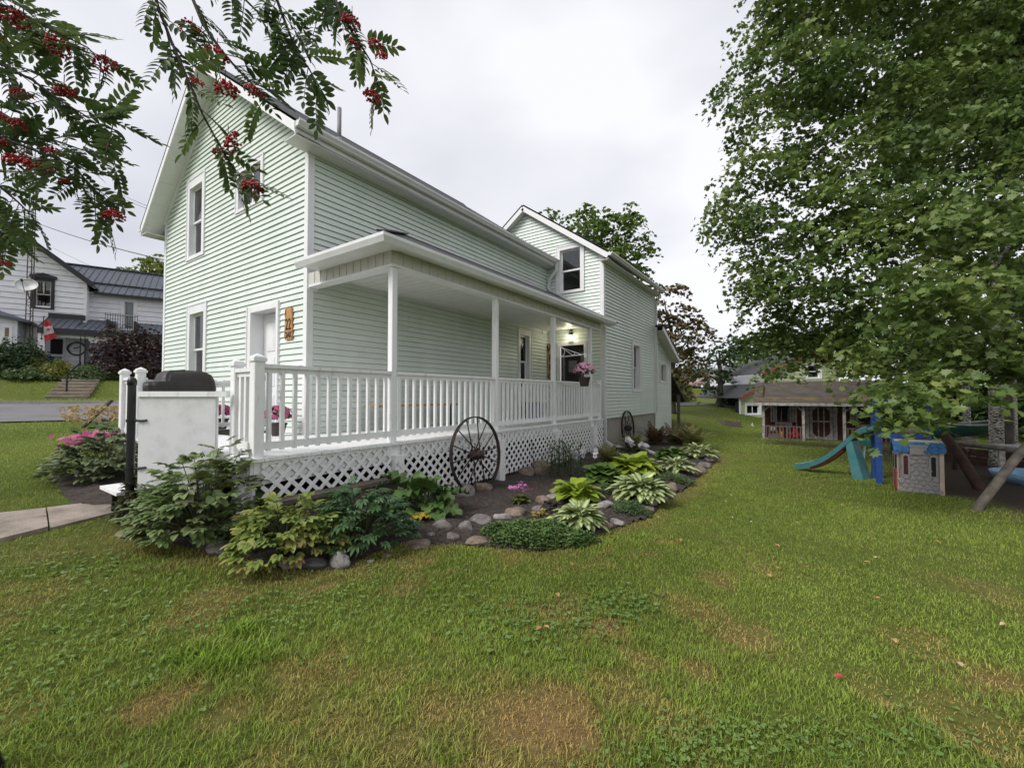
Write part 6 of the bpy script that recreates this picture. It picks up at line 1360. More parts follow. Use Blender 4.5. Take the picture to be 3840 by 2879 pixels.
# canoe, birches, ladder, timbers
cn = at(3640, 1590, 12.2); o = thing('canoe', 'dark green canoe with pale gunwale resting on trestles', 'canoe', (cn[0], cn[1], gz(cn[0], cn[1])))
Lc = 4.3; ux = np.array((*(R2 * .93 + F2 * .37), 0)); ux /= np.linalg.norm(ux); sx = np.array((-ux[1], ux[0], 0)); m = MB(); m2 = MB(); nL = 26; rim = [[], []]
for i in range(nL + 1):
    t = -1 + 2 * i / nL; w = .42 * (1 - abs(t) ** 2.4); h = .34 + .16 * abs(t) ** 4; c = cn + ux * t * Lc / 2
    for j in range(9): a = math.pi * j / 8; m.v.append(tuple(c + sx * w * math.cos(a) + np.array((0, 0, -h * math.sin(a) ** .7 + .16 * abs(t) ** 4))))
    for s_ in (0, 1): rim[s_].append(c + sx * (w if s_ else -w) + (0, 0, .16 * abs(t) ** 4 + .01))
for i in range(nL):
    for j in range(8): m.f.append((i * 9 + j, i * 9 + j + 1, (i + 1) * 9 + j + 1, (i + 1) * 9 + j))
m.build('hull', M('green_hull', (.008, .06, .038), .3, .2, 3), o, smooth=True)
for s_ in (0, 1): MB().tube(rim[s_], .022, 6).build('gunwale', m_oldw, o)
for t in (-.45, .45):
    c = cn + ux * t * Lc / 2; tr = thing('trestle', 'low dark wooden trestle under the canoe ' + ('bow' if t < 0 else 'stern'), 'trestle', (c[0], c[1], gz(c[0], c[1]))); MB().bar(c - sx * .5 + (0, 0, -.38), c + sx * .5 + (0, 0, -.38), .08, .08).build('bar', m_oldw, tr)
    for s_ in (-.42, .42): MB().bar((*(c + sx * s_)[:2], gz(c[0], c[1]) - .05), tuple(c + sx * s_ * .95 + (0, 0, -.41)), .07, .07).build('leg', m_oldw, tr)
m_birch = M('birch_bark', (.05, .045, .04), .8, .2, 16, .4, 50, col2=(.50, .47, .43), fac=(.47, .53), stretch=(1.0, 1.0, 4.5))
for i, (px, D, r, lab) in enumerate(((3732, 10.6, .135, 'thick white birch trunk with dark scars beside the canoe'), (3797, 11.8, .075, 'thin pale birch trunk right beside the dark trunk'), (3622, 14.5, .10, 'birch trunk behind the canoe hull'))):
    c = foot(px, D); lob_ = [(tuple(np.array(c) + (0, 0, 6.2) + np.array(q)), 1.5, 1.0) for q in ((-.8, .3, 0), (.9, .5, .8), (.1, -.7, 1.6))]
    tree('birch_tree', lab, c, lob_, .09, m_midg, r, per=14, leaves=22, seed=41 + i, crown_z=7, spread=.5, limbs=3, bark=m_birch)
c = foot(3774, 11.4); lob_ = [(tuple(np.array(c) + (0, 0, 6.5) + np.array(q)), 1.6, 1.1) for q in ((-.5, .4, 0), (.8, .2, .9))]
tree('dark_trunk_tree', 'dark trunked tree between two birches', c, lob_, .12, m_dkgreen, .12, per=14, leaves=22, seed=45, crown_z=6.5, spread=.5, limbs=2)
ld = thing('ladder', 'old rusty red ladder lying behind the log rail', 'ladder', tuple(foot(3590, 11.6))); l0, l1 = at(3550, 1652, 11.8), at(3632, 1690, 11.0); dz = np.array((0, 0, -.26)); m_ld = M('faded_red_wood', (.16, .06, .05), .8, .2)
for q in (np.zeros(3), dz): MB().bar(l0 + q, l1 + q, .03, .05).build('rail', m_ld, ld)
for k in range(7): p = l0 + (l1 - l0) * (k + .5) / 7; MB().tube([p, p + dz], .012, 6).build('rung', m_ld, ld)
for q in (l0, l1): MB().bar((q[0], q[1], gz(q[0], q[1]) - .02), q + dz, .04, .04).build('foot', m_ld, ld)
rb = thing('timber_border', 'dark stacked landscape timbers behind the swing frame', 'timber', tuple(foot(3680, 10.6)))
for k, (y0, y1) in enumerate(((1722, 1738), (1740, 1752))): p, q = at(3520, 1722, 11.6), at(3860, 1722, 10.2); p[2] = gz(p[0], p[1]) + .08 + .2 * (1 - k); q[2] = gz(q[0], q[1]) + .08 + .2 * (1 - k); MB().bar(p, q, .15, .17).build('timber', m_log2, rb)
sb = ground(3810, 1810); o = thing('wading_pool', 'blue and white plastic wading pool in the shade', 'pool', tuple(sb)); MB().lathe([(.58, 0), (.62, .1), (.66, .2), (.60, .2), (.56, .06), (0.02, .05)], sb + np.array((.35, .2, 0)), 28).build('wall', M('pale_blue_vinyl', (.20, .36, .52), .4, .2, 6), o, smooth=True)
wb = at(3830, 1672, 9.6); o = thing('garden_bench', 'white plank bench behind the log rail', 'bench', (wb[0], wb[1], gz(wb[0], wb[1])))
for k in range(2): MB().bar(wb + np.array((*(-R2 * .6), .0)) + np.array((*(F2 * .14 * k), 0)), wb + np.array((*(R2 * .7), .0)) + np.array((*(F2 * .14 * k), 0)), .13, .035).build('seat_plank', m_oldw, o)
for s_ in (-.45, .5): c = wb + np.array((*(R2 * s_), 0)); MB().bar((c[0], c[1], gz(c[0], c[1]) - .02), c + (0, 0, -.02), .09, .09).build('leg', m_oldw, o)
# toy hoop and planter on the back lawn
hp = ground(2570, 1640); o = thing('toy_hoop', 'toy basketball hoop with red base and rim on back lawn', 'toy hoop', tuple(hp)); MB().lathe([(.22, 0), (.2, .08), (.06, .1)], hp, 16).build('base', m_rd, o); MB().tube([hp + (0, 0, .08), hp + (0, 0, .45)], .022, 8).build('pole', M('dark_teal_pole', (.02, .08, .07), .5, .1), o); MB().tube([hp + (0, 0, .45), hp + (0, 0, .82)], .024, 8).build('pole', m_oldw, o)
MB().tube([hp + np.array((*(R2 * (.14 + .13 * math.cos(t)) + F2 * .13 * math.sin(t)), .55)) for t in np.linspace(0, 6.283, 17)], .014, 6, False).build('rim', m_redp, o)
MB().tube([hp + np.array((*(R2 * (.14 + .10 * math.cos(t)) + F2 * .10 * math.sin(t)), .55 - .18 * (k % 2))) for k, t in enumerate(np.linspace(0, 6.283, 17))], .005, 4, False).build('net', m_oldw, o)
pb = ground(2748, 1600); PB = Fr(tuple(pb), (*R2, 0), tuple(np.append(-F2, 0))); o = thing('planter_box', 'low weathered timber planter beside the green house', 'planter', tuple(pb))
for q in ((-.42, -.02, .45, .02), (-.42, -1.0, .45, -.96), (-.42, -.96, -.38, -.02), (.41, -.96, .45, -.02)): MB().box(q[0], q[1], -.05, q[2], q[3], .28, PB).build('board', m_wood, o)
MB().box(-.38, -.96, 0, .41, -.02, .22, PB).build('soil', m_soil, o)

# ------------------------------------------------------------------ neighbouring houses on the right
m_gsid = M('pale_green_clapboard', (.42, .46, .28), .7, .06, 3, .1); m_rusttrim = M('rust_red_trim', (.24, .075, .05), .6, .15, 5); m_dkbase = M('dark_grey_base', (.035, .038, .045), .8, .15, 4)
def N3(px, py, D): return np.array(at(px, py, D))
gD = 27.0; go = N3(2774, 1594, gD); goz = gz(go[0], go[1]); NH = Fr((go[0], go[1], 0), (*R2, 0), tuple(np.append(-F2, 0)))
zz = lambda a, b: (float((N3(2680 + a * .2894, 1480, gD)[:2] - go[:2]) @ R2), float(N3(2680 + a * .2894, 1200 + b * .2894, gD)[2]))
nh = thing('green_house', 'pale green clapboard house with rust red roof edges behind the shed', 'house', (go[0], go[1], goz - .1))
a_ap, z_ap = zz(1270, 425); a_l, z_l = zz(600, 705); a_r, z_r = zz(1640, 640); a_w, z_w = zz(300, 1028); zb = zz(330, 1262)[1]; a_end = a_r - .1; slr = (z_ap - z_r) / (a_r - a_ap); sll = (z_ap - z_l) / (a_ap - a_l); slw = (zz(555, 885)[1] - z_w) / (zz(555, 885)[0] - a_w)
def nclip(z):
    lo = 0.0; 
    zj = z_w + slw * (a_l + .1 - a_w)
    if z > zj: lo = a_l + .12
    elif z > z_w + slw * (0 - a_w): lo = (z - z_w) / slw + a_w
    if z > z_l + .08: lo = max(lo, a_ap - (z_ap - z) / sll)
    hi = a_end if z < z_r + .06 else a_ap + (z_ap - z) / slr
    return (lo, max(lo, hi))
wn0, wz0 = zz(395, 1228); wn1, wz1 = zz(600, 1080); un0, uz1 = zz(1195, 560); un1, uz0 = zz(1395, 760)
wall('front_wall', NH, a_end, zb, z_ap, [(wn0, wn1, wz0, wz1), (un0, un1, uz0, uz1)], nclip, .21, m_gsid, nh, .02)
window(NH, wn0, wn1, wz0, wz1, nh, trim=.11, style='slide', depth=.05); window(NH, un0, un1, uz0, uz1, nh, trim=.12, style='hung', depth=.05)
MB().box(0, -3, goz - .3, a_end, -.02, zb, NH).build('base', m_dkbase, nh)
MB().box(-.02, -.02, zb - .1, .06, .03, z_w + .05, NH).build('corner_trim', m_trim, nh)
for p, q in (((a_w, z_w), (a_l + .12, z_w + slw * (a_l + .12 - a_w))), ((a_l, z_l), (a_ap, z_ap)), ((a_ap, z_ap), (a_r, z_r))):
    P = [NH(p[0], .25, p[1] + .06), NH(q[0], .25, q[1] + .06), NH(q[0], -6, q[1] + .06), NH(p[0], -6, p[1] + .06)]; MB().add(P + [tuple(np.array(x) + (0, 0, .06)) for x in P], [(0, 1, 2, 3), (7, 6, 5, 4), (0, 4, 5, 1), (1, 5, 6, 2), (2, 6, 7, 3), (3, 7, 4, 0)]).build('roof', m_shingle, nh)
    MB().bar(NH(p[0], .27, p[1] + .05), NH(q[0], .27, q[1] + .05), .04, .17).build('rake_board', m_rusttrim, nh)
pl_ = N3(2812, 1590, gD - .6); o = thing('leaning_plank', 'white plank leaning on the dark base of the green house', 'plank', tuple(ground(2818, 1597))); q0 = ground(2822, 1598); MB().bar(q0, NH(.68, .03, zb - .05), .10, .035).build('board', m_oldw, o)
# grey roofed white house
hD = 40.0; ho = N3(2730, 1560, hD); hz = gz(ho[0], ho[1]); WHs = Fr((ho[0], ho[1], 0), (*R2, 0), tuple(np.append(-F2, 0))); zh = lambda a, b: (float((N3(2680 + a * .2894, 1480, hD)[:2] - ho[:2]) @ R2), float(N3(2680 + a * .2894, 1200 + b * .2894, hD)[2]))
wh2 = thing('white_house', 'white house with grey shingle roof and dormer behind the green house', 'house', (ho[0], ho[1], hz)); a0, ze = zh(125, 940); a1, zr_ = zh(720, 640); m_greysh = M('grey_shingle', (.13, .135, .15), .9, .25, 12, .3, 60, col2=(.24, .245, .26))
m_wsid = M('white_clapboard', (.66, .66, .68), .6, .05, 3, .08)
wall('front_wall', WHs, 8, hz - .1, ze, [(.9, 1.9, ze - 2.3, ze - .8)], lambda z: (.5, 8), .22, m_wsid, wh2, .02); window(WHs, .9, 1.9, ze - 2.3, ze - .8, wh2, trim=.12, depth=.05)
for k in range(16):
    t0, t1 = k / 16, (k + 1) / 16 + .005; P = [WHs(a0 + 1.6 * t0, .3 - 4.5 * t0, ze + (zr_ - ze) * t0 + .04), WHs(9, .3 - 4.5 * t0, ze + (zr_ - ze) * t0 + .04), WHs(9, .3 - 4.5 * t1, ze + (zr_ - ze) * t1 + .01), WHs(a0 + 1.6 * t1, .3 - 4.5 * t1, ze + (zr_ - ze) * t1 + .01)]
    MB().add(P + [tuple(np.array(x) - (0, 0, .05)) for x in P], [(0, 1, 2, 3), (7, 6, 5, 4), (0, 4, 5, 1), (1, 5, 6, 2), (2, 6, 7, 3), (3, 7, 4, 0)]).build('shingle_course', m_greysh, wh2)
d0, dz0 = zh(205, 850); d1, dz1 = zh(335, 720); MB().box(d0, -4, dz0 - .5, d1, -1.3, dz1, WHs).build('dormer', m_wsid, wh2); MB().box(d0 - .25, -4.2, dz1, d1 + .25, -1.05, dz1 + .12, WHs).poly([(d0 - .25, dz1 + .12), (d1 + .25, dz1 + .12), (d1 - .1, dz1 + .9), (d0 + .1, dz1 + .9)], -3, WHs, -1.2).build('dormer_roof', m_greysh, wh2)
c0, cz0 = zh(345, 700); c1, cz1 = zh(430, 595); MB().box(c0, -5.2, cz0 - 1.2, c1, -4.2, cz1, WHs).build('chimney', m_wsid, wh2)
# parked car
def car(c, ang, label):
    o = thing('parked_car', label, 'car', tuple(c)); u = np.array((math.cos(ang), math.sin(ang), 0)); n = np.array((-u[1], u[0], 0)); c = np.array(c, float); paint = M('rose_silver_paint', (.38, .25, .23), .25, .05, 2, metal=.4, coat=.6)
    def prism(prof, w0, w1, name, mat, parent): m = MB(); k = len(prof); m.add([c + u * a - n * w0 + (0, 0, z) for a, z in prof] + [c + u * a + n * w1 + (0, 0, z) for a, z in prof], [tuple(range(k)), tuple(range(k, 2 * k))[::-1]] + [(i, k + i, k + (i + 1) % k, (i + 1) % k) for i in range(k)]); return m.build(name, mat, parent)
    body = prism([(-2.2, .35), (2.15, .35), (2.25, .55), (2.2, .78), (1.3, .92), (-1.75, .95), (-2.2, .88), (-2.28, .6)], .88, .88, 'body', paint, o)
    prism([(1.25, .92), (.55, 1.40), (-.9, 1.46), (-1.5, 1.32), (-1.85, .95)], .72, .72, 'cabin', paint, o)
    for a, b, c_, d in ((.95, .50, -.1, -.1), (-.2, -.2, -1.45, -1.2)): prism([(a if a > 0 else -.18, .97), (b if a > 0 else -.18, 1.34), (d if a > 0 else -1.15, 1.36 if a > 0 else 1.30), (c_ if a > 0 else -1.5, .97)], .735, .735, 'side_window', m_dark, o)
    for a in (-1.4, 1.4):
        for s_ in (-.9, .72):
            w_ = MB().tube([c + u * a + n * s_ + (0, 0, .33), c + u * a + n * (s_ + .18) + (0, 0, .33)], .33, 18).build('wheel', m_rubber, o); MB().tube([c + u * a + n * (s_ - .01) + (0, 0, .33), c + u * a + n * (s_ + .19) + (0, 0, .33)], .19, 12).build('rim', m_gutter, w_)
    for a in (-2.25, 2.2): prism([(a - .04, .62), (a + .04, .62), (a + .03, .76), (a - .03, .76)], .8, -.5, 'lamp', m_rd if a < 0 else m_trim, o); prism([(a - .04, .62), (a + .04, .62), (a + .03, .76), (a - .03, .76)], -.5, .8, 'lamp', m_rd if a < 0 else m_trim, o)
cp = foot(2655, 58); car((cp[0], cp[1], cp[2]), YAW + .12, 'rose silver car parked beyond the back lawn')
# far brick building
bD = 110; bo = N3(2560, 1500, bD); bz_ = gz(bo[0], bo[1]); BB = Fr((bo[0], bo[1], 0), (*R2, 0), tuple(np.append(-F2, 0))); bb = thing('brick_building', 'red and tan brick building far beyond the bushes', 'building', (bo[0], bo[1], bz_))
m_rb = M('red_brick', (.30, .10, .075), .9, .2, 3, .2); m_tb = M('tan_brick', (.42, .30, .17), .9, .2, 3, .2)
MB().box(0, -8, bz_, 5.2, 0, 6.6, BB).build('wall', m_rb, bb); MB().box(5.2, -8, bz_, 11, -.3, 5.0, BB).build('wall', m_tb, bb); MB().box(-.2, -8, 6.6, 5.4, .2, 6.9, BB).build('roof', m_greysh, bb); MB().box(5.4, -8, 5.0, 11.2, 0, 5.25, BB).build('roof', m_greysh, bb)
for a in (.7, 2.1, 3.6, 6.3, 7.9, 9.5):
    for z in (1.2, 3.8): MB().box(a, (.0 if a < 5 else -.3) + .001, z, a + .8, (.02 if a < 5 else -.28), z + 1.1, BB).build('window', m_dark, bb)
# ------------------------------------------------------------------ white house across the street
HV = 34.0
def on_v(px, py, v): d = ray(px, py); k = (v - (CAM[0] * SV[0] + CAM[1] * SV[1])) / (d[0] * SV[0] + d[1] * SV[1]); return CAM + d * k
def wz(x, y, v=HV): p = on_v(x * .2894, 1000 + y * .2894, v); return float(p[:2] @ SU), float(p[2])      # zoomed crop -> (along, height)
def VF(v): return Fr((*(SV * v), 0), (*SU, 0), (*(-SV), 0))
H0 = VF(HV); HB = VF(HV + .9); HP = VF(HV - 1.8)
m_wsid2 = M('white_board_siding', (.78, .78, .81), .6, .05, 3, .1); m_metal = M('blue_grey_metal_roof', (.075, .085, .105), .45, .12, 2, .05, metal=.2); m_blk = M('black_trim', (.012, .013, .016), .5, .2)
a_c, z_c = wz(1110, 690); org = H0(a_c, 0, 0); hz0 = gz(org[0], org[1])
nw = thing('neighbour_house', 'white clapboard house with dark metal roofs across the street', 'house', (org[0], org[1], hz0))
a_tip, z_tip = wz(1237, 250); a_up, z_up = wz(142, -535); sl_ = (z_up - z_tip) / (a_tip - a_up); a_apx = a_up - 1.2; z_apx = z_tip + sl_ * (a_tip - a_apx); a_left = 2 * a_apx - a_c; fz = wz(600, 1330)[1]
w0, w1 = wz(412, 535), wz(712, 165)
def hclip(z):
    top_c = z_tip + sl_ * (a_tip - a_c) - .12
    if z < top_c: return (a_left, a_c)
    d = (z - top_c) / sl_; return (a_left + d, a_c - d)
b0_, b1_ = wz(20, 1060), wz(160, 770)
wall('front_wall', H0, 0, fz - .1, z_apx - .12, [(w0[0], w1[0], w0[1], w1[1])], hclip, .30, m_wsid2, nw, .028)
MB().box(a_left, -6, hz0 - .5, a_c, -.05, fz - .1, H0).build('foundation', m_conc, nw)
MB().box(a_c - .09, -.02, fz, a_c + .03, .04, z_tip + sl_ * (a_tip - a_c) - .3, H0).build('corner_trim', m_trim, nw)
MB().box(a_c - .02, -7, fz - .4, a_c, -.04, z_tip, H0).build('end_wall', m_wsid2, nw)
wnd = window(H0, w0[0], w1[0], w0[1], w1[1], nw, trim=.13, head=.16, depth=.04, casing=m_blk, sash=M('cream_sash', (.62, .58, .52), .6, .05), proud=.05)
MB().poly([(w0[0] - .1, w1[1] - .02), (w1[0] + .1, w1[1] - .02), (w1[0] + .1, w1[1] + .12), ((w0[0] + w1[0]) / 2, w1[1] + .28), (w0[0] - .1, w1[1] + .12)], .06, H0, .05).build('header', m_blk, wnd)
MB().box(w0[0] + .1, -.16, (w0[1] + w1[1]) / 2, w1[0] - .1, -.14, w1[1] - .1, H0).build('blind', m_blind, wnd); MB().box((w0[0] + w1[0]) / 2 - .02, -.05, (w0[1] + w1[1]) / 2, (w0[0] + w1[0]) / 2 + .02, -.03, w1[1] - .15, H0).build('mullion', MATS['cream_sash'], wnd)
for s_ in (1, -1):
    xe = a_tip if s_ > 0 else 2 * a_apx - a_tip
    P = [H0(xe, .45, z_tip), H0(a_apx, .45, z_apx), H0(a_apx, -9, z_apx), H0(xe, -9, z_tip)]; MB().add(P + [tuple(np.array(x) - (0, 0, .10)) for x in P], [(0, 1, 2, 3), (7, 6, 5, 4), (0, 4, 5, 1), (1, 5, 6, 2), (2, 6, 7, 3), (3, 7, 4, 0)]).build('roof', m_metal, nw)
    MB().bar(H0(xe, .47, z_tip - .08), H0(a_apx, .47, z_apx - .08), .05, .26).build('rake_board', m_blk, nw)
    P = [H0(xe, .43, z_tip - .16), H0(a_apx, .43, z_apx - .16), H0(a_apx, 0, z_apx - .16), H0(xe, 0, z_tip - .16)]; MB().add(P + [tuple(np.array(x) - (0, 0, .02)) for x in P], [(0, 1, 2, 3), (7, 6, 5, 4), (0, 4, 5, 1), (1, 5, 6, 2), (2, 6, 7, 3), (3, 7, 4, 0)]).build('soffit', m_trim, nw)
# right wing with the long metal roof
e0, e1 = wz(1140, 312, HV + .6), wz(2115, 432, HV + .6); r0, r1 = wz(960, -60, HV + 4.6), wz(2120, 165, HV + 4.6); a_far = e1[0] + 3; ez_ = (e0[1] + e1[1]) / 2; rz_ = (r0[1] + r1[1]) / 2
HB1 = VF(HV + .9); bw0, bw1 = wz(1560, 820, HV + .9), wz(1780, 430, HV + .9); 
wall('wing_wall', HB1, 0, fz - .1, ez_, [(bw0[0], bw1[0], bw0[1], bw1[1])], lambda z: (a_c - .5, a_far), .30, m_wsid2, nw, .028)
bd = window(HB1, bw0[0], bw1[0], bw0[1], bw1[1], nw, trim=.14, depth=.05, casing=m_trim, curtain=[(.3, 1)], name='balcony_door')
nr = 26
for k in range(nr):
    x0 = a_c - 2 + (a_far - a_c + 2) * k / nr; x1 = a_c - 2 + (a_far - a_c + 2) * (k + 1) / nr - .015; Hs = VF(HV)
    P = [Hs(x0, -.55, ez_), Hs(x1, -.55, ez_), Hs(x1, -4.6, rz_), Hs(x0, -4.6, rz_)]; MB().add([tuple(np.array(q) + (0, 0, .03)) for q in P] + P, [(0, 1, 2, 3), (7, 6, 5, 4), (0, 4, 5, 1), (1, 5, 6, 2), (2, 6, 7, 3), (3, 7, 4, 0)]).bar(np.array(P[0]) + (0, 0, .045), np.array(P[3]) + (0, 0, .045), .035, .05).build('roof_panel', m_metal, nw)
sg = .30; MB().bar(H0(a_c - .4, -.55 - 4.05 * sg, ez_ + (rz_ - ez_) * sg + .09), H0(a_far, -.55 - 4.05 * sg, ez_ + (rz_ - ez_) * sg + .09), .08, .10).build('snow_guard', m_blk, nw)
MB().bar(H0(a_c + .25, -.52, ez_ - .05), H0(a_far, -.52, ez_ - .05), .1, .14).build('eave_board', m_blk, nw); MB().bar(H0(a_c - 2, -4.6, rz_ + .06), H0(a_far, -4.6, rz_ + .06), .3, .06).build('ridge_cap', m_metal, nw)
# porch roof, posts, door, balcony
p0, p1, p2 = wz(520, 765, HV - 1.8), wz(2110, 905, HV - 1.8), wz(460, 650); pz0 = (p0[1] + p1[1]) / 2; t0, t1 = wz(470, 650), wz(1110, 700); pz1 = (t0[1] + t1[1]) / 2; pa0, pa1 = p0[0] - .1, p1[0] + 3; npn = 30
for k in range(npn):
    x0 = pa0 + (pa1 - pa0) * k / npn; x1 = pa0 + (pa1 - pa0) * (k + 1) / npn - .012
    if bw0[0] - .15 < (x0 + x1) / 2 < bw1[0] + .15: continue
    bk_ = -.85 if x1 > a_c else 0.0; P = [H0(x0, 1.8, pz0), H0(x1, 1.8, pz0), H0(x1, bk_, pz1 + (0 if bk_ == 0 else .15)), H0(x0, bk_, pz1 + (0 if bk_ == 0 else .15))]
    MB().add([tuple(np.array(q) + (0, 0, .03)) for q in P] + P, [(0, 1, 2, 3), (7, 6, 5, 4), (0, 4, 5, 1), (1, 5, 6, 2), (2, 6, 7, 3), (3, 7, 4, 0)]).bar(np.array(P[0]) + (0, 0, .04), np.array(P[3]) + (0, 0, .04), .03, .04).build('porch_roof_panel', m_metal, nw)
MB().box(pa0, 0.02, pz1 - .02, a_c, .08, pz1 + .28, H0).build('flashing', m_blk, nw)
MB().box(pa0, 1.78, pz0 - .28, pa1, 1.86, pz0 + .02, H0).build('porch_fascia', m_blk, nw)
MB().box(bw0[0] - .2, -.8, pz0 - .1, bw1[0] + .2, 1.75, pz0 + .02, H0).build('balcony_floor', m_blk, nw)
for q in (bw0[0] - .25, bw1[0] + .15): MB().box(q, -.8, pz0, q + .1, 1.7, pz1 - .05, H0).build('balcony_side', m_blk, nw)
br = MB().box(bw0[0] - .3, 1.6, pz0 + .95, bw1[0] + .3, 1.63, pz0 + .98, H0).box(bw0[0] - .3, 1.6, pz0 + .1, bw1[0] + .3, 1.63, pz0 + .13, H0).build('balcony_railing', m_black, nw)
for k in range(14): x = bw0[0] - .3 + (bw1[0] - bw0[0] + .6) * k / 13; MB().box(x - .012, 1.605, pz0, x + .012, 1.625, pz0 + 1.1, H0).build('baluster', m_black, br)
ps = wz(505, 800, HV - 1.6), wz(580, 1330, HV - 1.6); MB().box(ps[0][0], 1.5, fz - .3, ps[1][0], 1.74, pz0 - .25, H0).build('porch_post', m_trim, nw)
MB().box(pa0 + .2, -.1, fz - .35, pa1, 1.85, fz - .12, H0).build('porch_floor', m_wood, nw); MB().box(pa0 + .25, -.1, hz0 - .4, pa1, 1.7, fz - .35, H0).build('porch_base', m_conc, nw)
# scalloped frieze under the porch eave
pts_ = [(pa0 + .3, pz0 - .2), (pa1, pz0 - .2)]; n_ = 60; low = []
for k in range(n_ + 1): x = pa1 - (pa1 - pa0 - .3) * k / n_; low.append((x, pz0 - .42 - .22 * abs(math.sin((x - pa0) * math.pi / 2.35)) ** .5 * 0 - (.20 if abs(((x - pa0) % 2.35) - 1.17) > .8 else 0) - .04 * (k % 2)))
MB().poly(pts_ + low, .05, H0, 1.55).build('frieze', m_trim, nw)
for px in (1040, 1100): a_, _ = wz(px, 1000, HV - 1.6); MB().box(a_ - .025, 1.55, fz - .1, a_ + .025, 1.6, pz0 - .3, H0).build('iron_post', m_blk, nw)
dr0, dr1 = wz(588, 1325), wz(868, 915); MB().box(dr0[0] - .08, -.02, fz - .1, dr1[0] + .08, .05, dr1[1] + .1, H0).build('door_frame', m_trim, nw); dd = MB().box(dr0[0], .052, fz - .1, dr1[0], .075, dr1[1], H0).build('door', M('white_door', (.58, .58, .62), .4, .04), nw)
g0, g1 = wz(655, 1130), wz(820, 940); MB().box(g0[0], .076, g0[1], g1[0], .09, g1[1], H0).build('door_window', m_dark, dd); MB().box(dr0[0] - .2, .03, dr1[1] + .02, dr1[0] + .3, .12, dr1[1] + .28, H0).build('door_header', m_blk, nw)
MB().tube([H0(dr0[0] + .12, .08, fz + .95), H0(dr0[0] + .12, .13, fz + .95)], .035, 8).build('door_knob', m_iron, dd)
rc = wz(995, 1062); ring = [H0(rc[0] + .36 * math.cos(t), .07, rc[1] + .36 * math.sin(t)) for t in np.linspace(0, 6.283, 25)]; o = thing('wall_wreath', 'round black ring decoration beside the white neighbour door', 'wreath', H0(rc[0], .06, rc[1])); MB().tube(ring, .04, 6, False).build('ring', m_blk, o); MB().bar(H0(rc[0] - .12, .07, rc[1]), H0(rc[0] + .12, .07, rc[1] + .1), .02, .05).build('figure', m_iron, o)
tq = wz(1062, 900, HV - 1.5), wz(1320, 1345, HV - 1.5); m_tarp = M('grey_mesh_tarp', (.16, .17, .20), .6, .2, 4); o = thing('porch_tarp', 'grey mesh tarp hung on the neighbour porch', 'tarp', H0(tq[0][0], 1.4, fz)); tm = MB(); nt = 14
for i in range(nt + 1):
    x = tq[0][0] + .25 + (tq[1][0] - tq[0][0]) * i / nt; tm.v += [H0(x - .0, 1.42 + .05 * math.sin(i * 1.3), fz), H0(x, 1.42 + .03 * math.sin(i * 1.3), pz0 - .5 - .02 * (i % 3))]
tm.f += [(2 * i, 2 * i + 2, 2 * i + 3, 2 * i + 1) for i in range(nt)]; tm.build('sheet', m_tarp, o); MB().tube([H0(tq[0][0] + .2, 1.45, pz0 - .48), H0(tq[1][0] + .3, 1.45, pz0 - .5)], .015, 6).build('line', m_black, o)
# bay at the left
by0, by1 = wz(0, 690, HV - 1.2), wz(215, 1060, HV - 1.2); MB().box(a_left, 0, hz0 - .2, by1[0], 1.15, by0[1] + .1, H0).build('bay_wall', m_wsid2, nw)
for k in range(9): zz_ = fz - .1 + k * .3; MB().box(a_left, 1.15, zz_, by1[0], 1.17, zz_ + .285, H0).build('bay_board', m_wsid2, nw)
P = [H0(by1[0] + .45, 1.5, by0[1] + .05), H0(by1[0] + .45, 0, by0[1] + .05), H0(by1[0] - 2.2, 0, by0[1] + 1.15), H0(by1[0] - 2.2, 1.5, by0[1] + .55)]; MB().add(P + [tuple(np.array(x) - (0, 0, .12)) for x in P], [(0, 1, 2, 3), (7, 6, 5, 4), (0, 4, 5, 1), (1, 5, 6, 2), (2, 6, 7, 3), (3, 7, 4, 0)]).build('bay_roof', m_metal, nw)
q0, q1 = wz(10, 1075, HV - 1.2), wz(165, 765, HV - 1.2); bwnd = MB().box(q0[0], 1.172, q0[1], q1[0], 1.21, q1[1], H0).build('window', m_trim, nw); MB().box(q0[0] + .12, 1.2105, (q0[1] + q1[1]) / 2 + .04, q1[0] - .12, 1.215, q1[1] - .12, H0).build('pane', m_blind, bwnd); MB().box(q0[0] + .12, 1.2105, q0[1] + .12, q1[0] - .12, 1.215, (q0[1] + q1[1]) / 2 - .04, H0).build('pane', MATS['sheer_curtain'], bwnd)
# antenna tower with dish
ta = wz(378, 1110, HV - .9); tl, trr = wz(328, 700, HV - .9)[0], wz(428, 700, HV - .9)[0]; tz = float(on_v(118, 610, HV - .9)[2]); m_rs = M('rusted_tower_steel', (.10, .075, .07), .7, .3, 6, metal=.3); HT = VF(HV - .9)
ant = thing('antenna_tower', 'thin rusty lattice antenna tower against the white house', 'tower', HT((tl + trr) / 2, 0, hz0)); wt_ = trr - tl
legs = [(tl, 0), (trr, 0), ((tl + trr) / 2, -.5 * wt_)]
for a, b in legs: MB().tube([HT(a, b, hz0 - .1), HT(a + (.5 * (tl + trr) - a) * .25, b * .75, tz)], .022, 6).build('leg', m_rs, ant)
k = 0; z = hz0 + .3; zs = []
while z < tz: zs.append(z); z += .62
def legp(i, z): a, b = legs[i]; t = (z - hz0) / (tz - hz0); return np.array(HT(a + (.5 * (tl + trr) - a) * .25 * t, b * (1 - .25 * t), z))
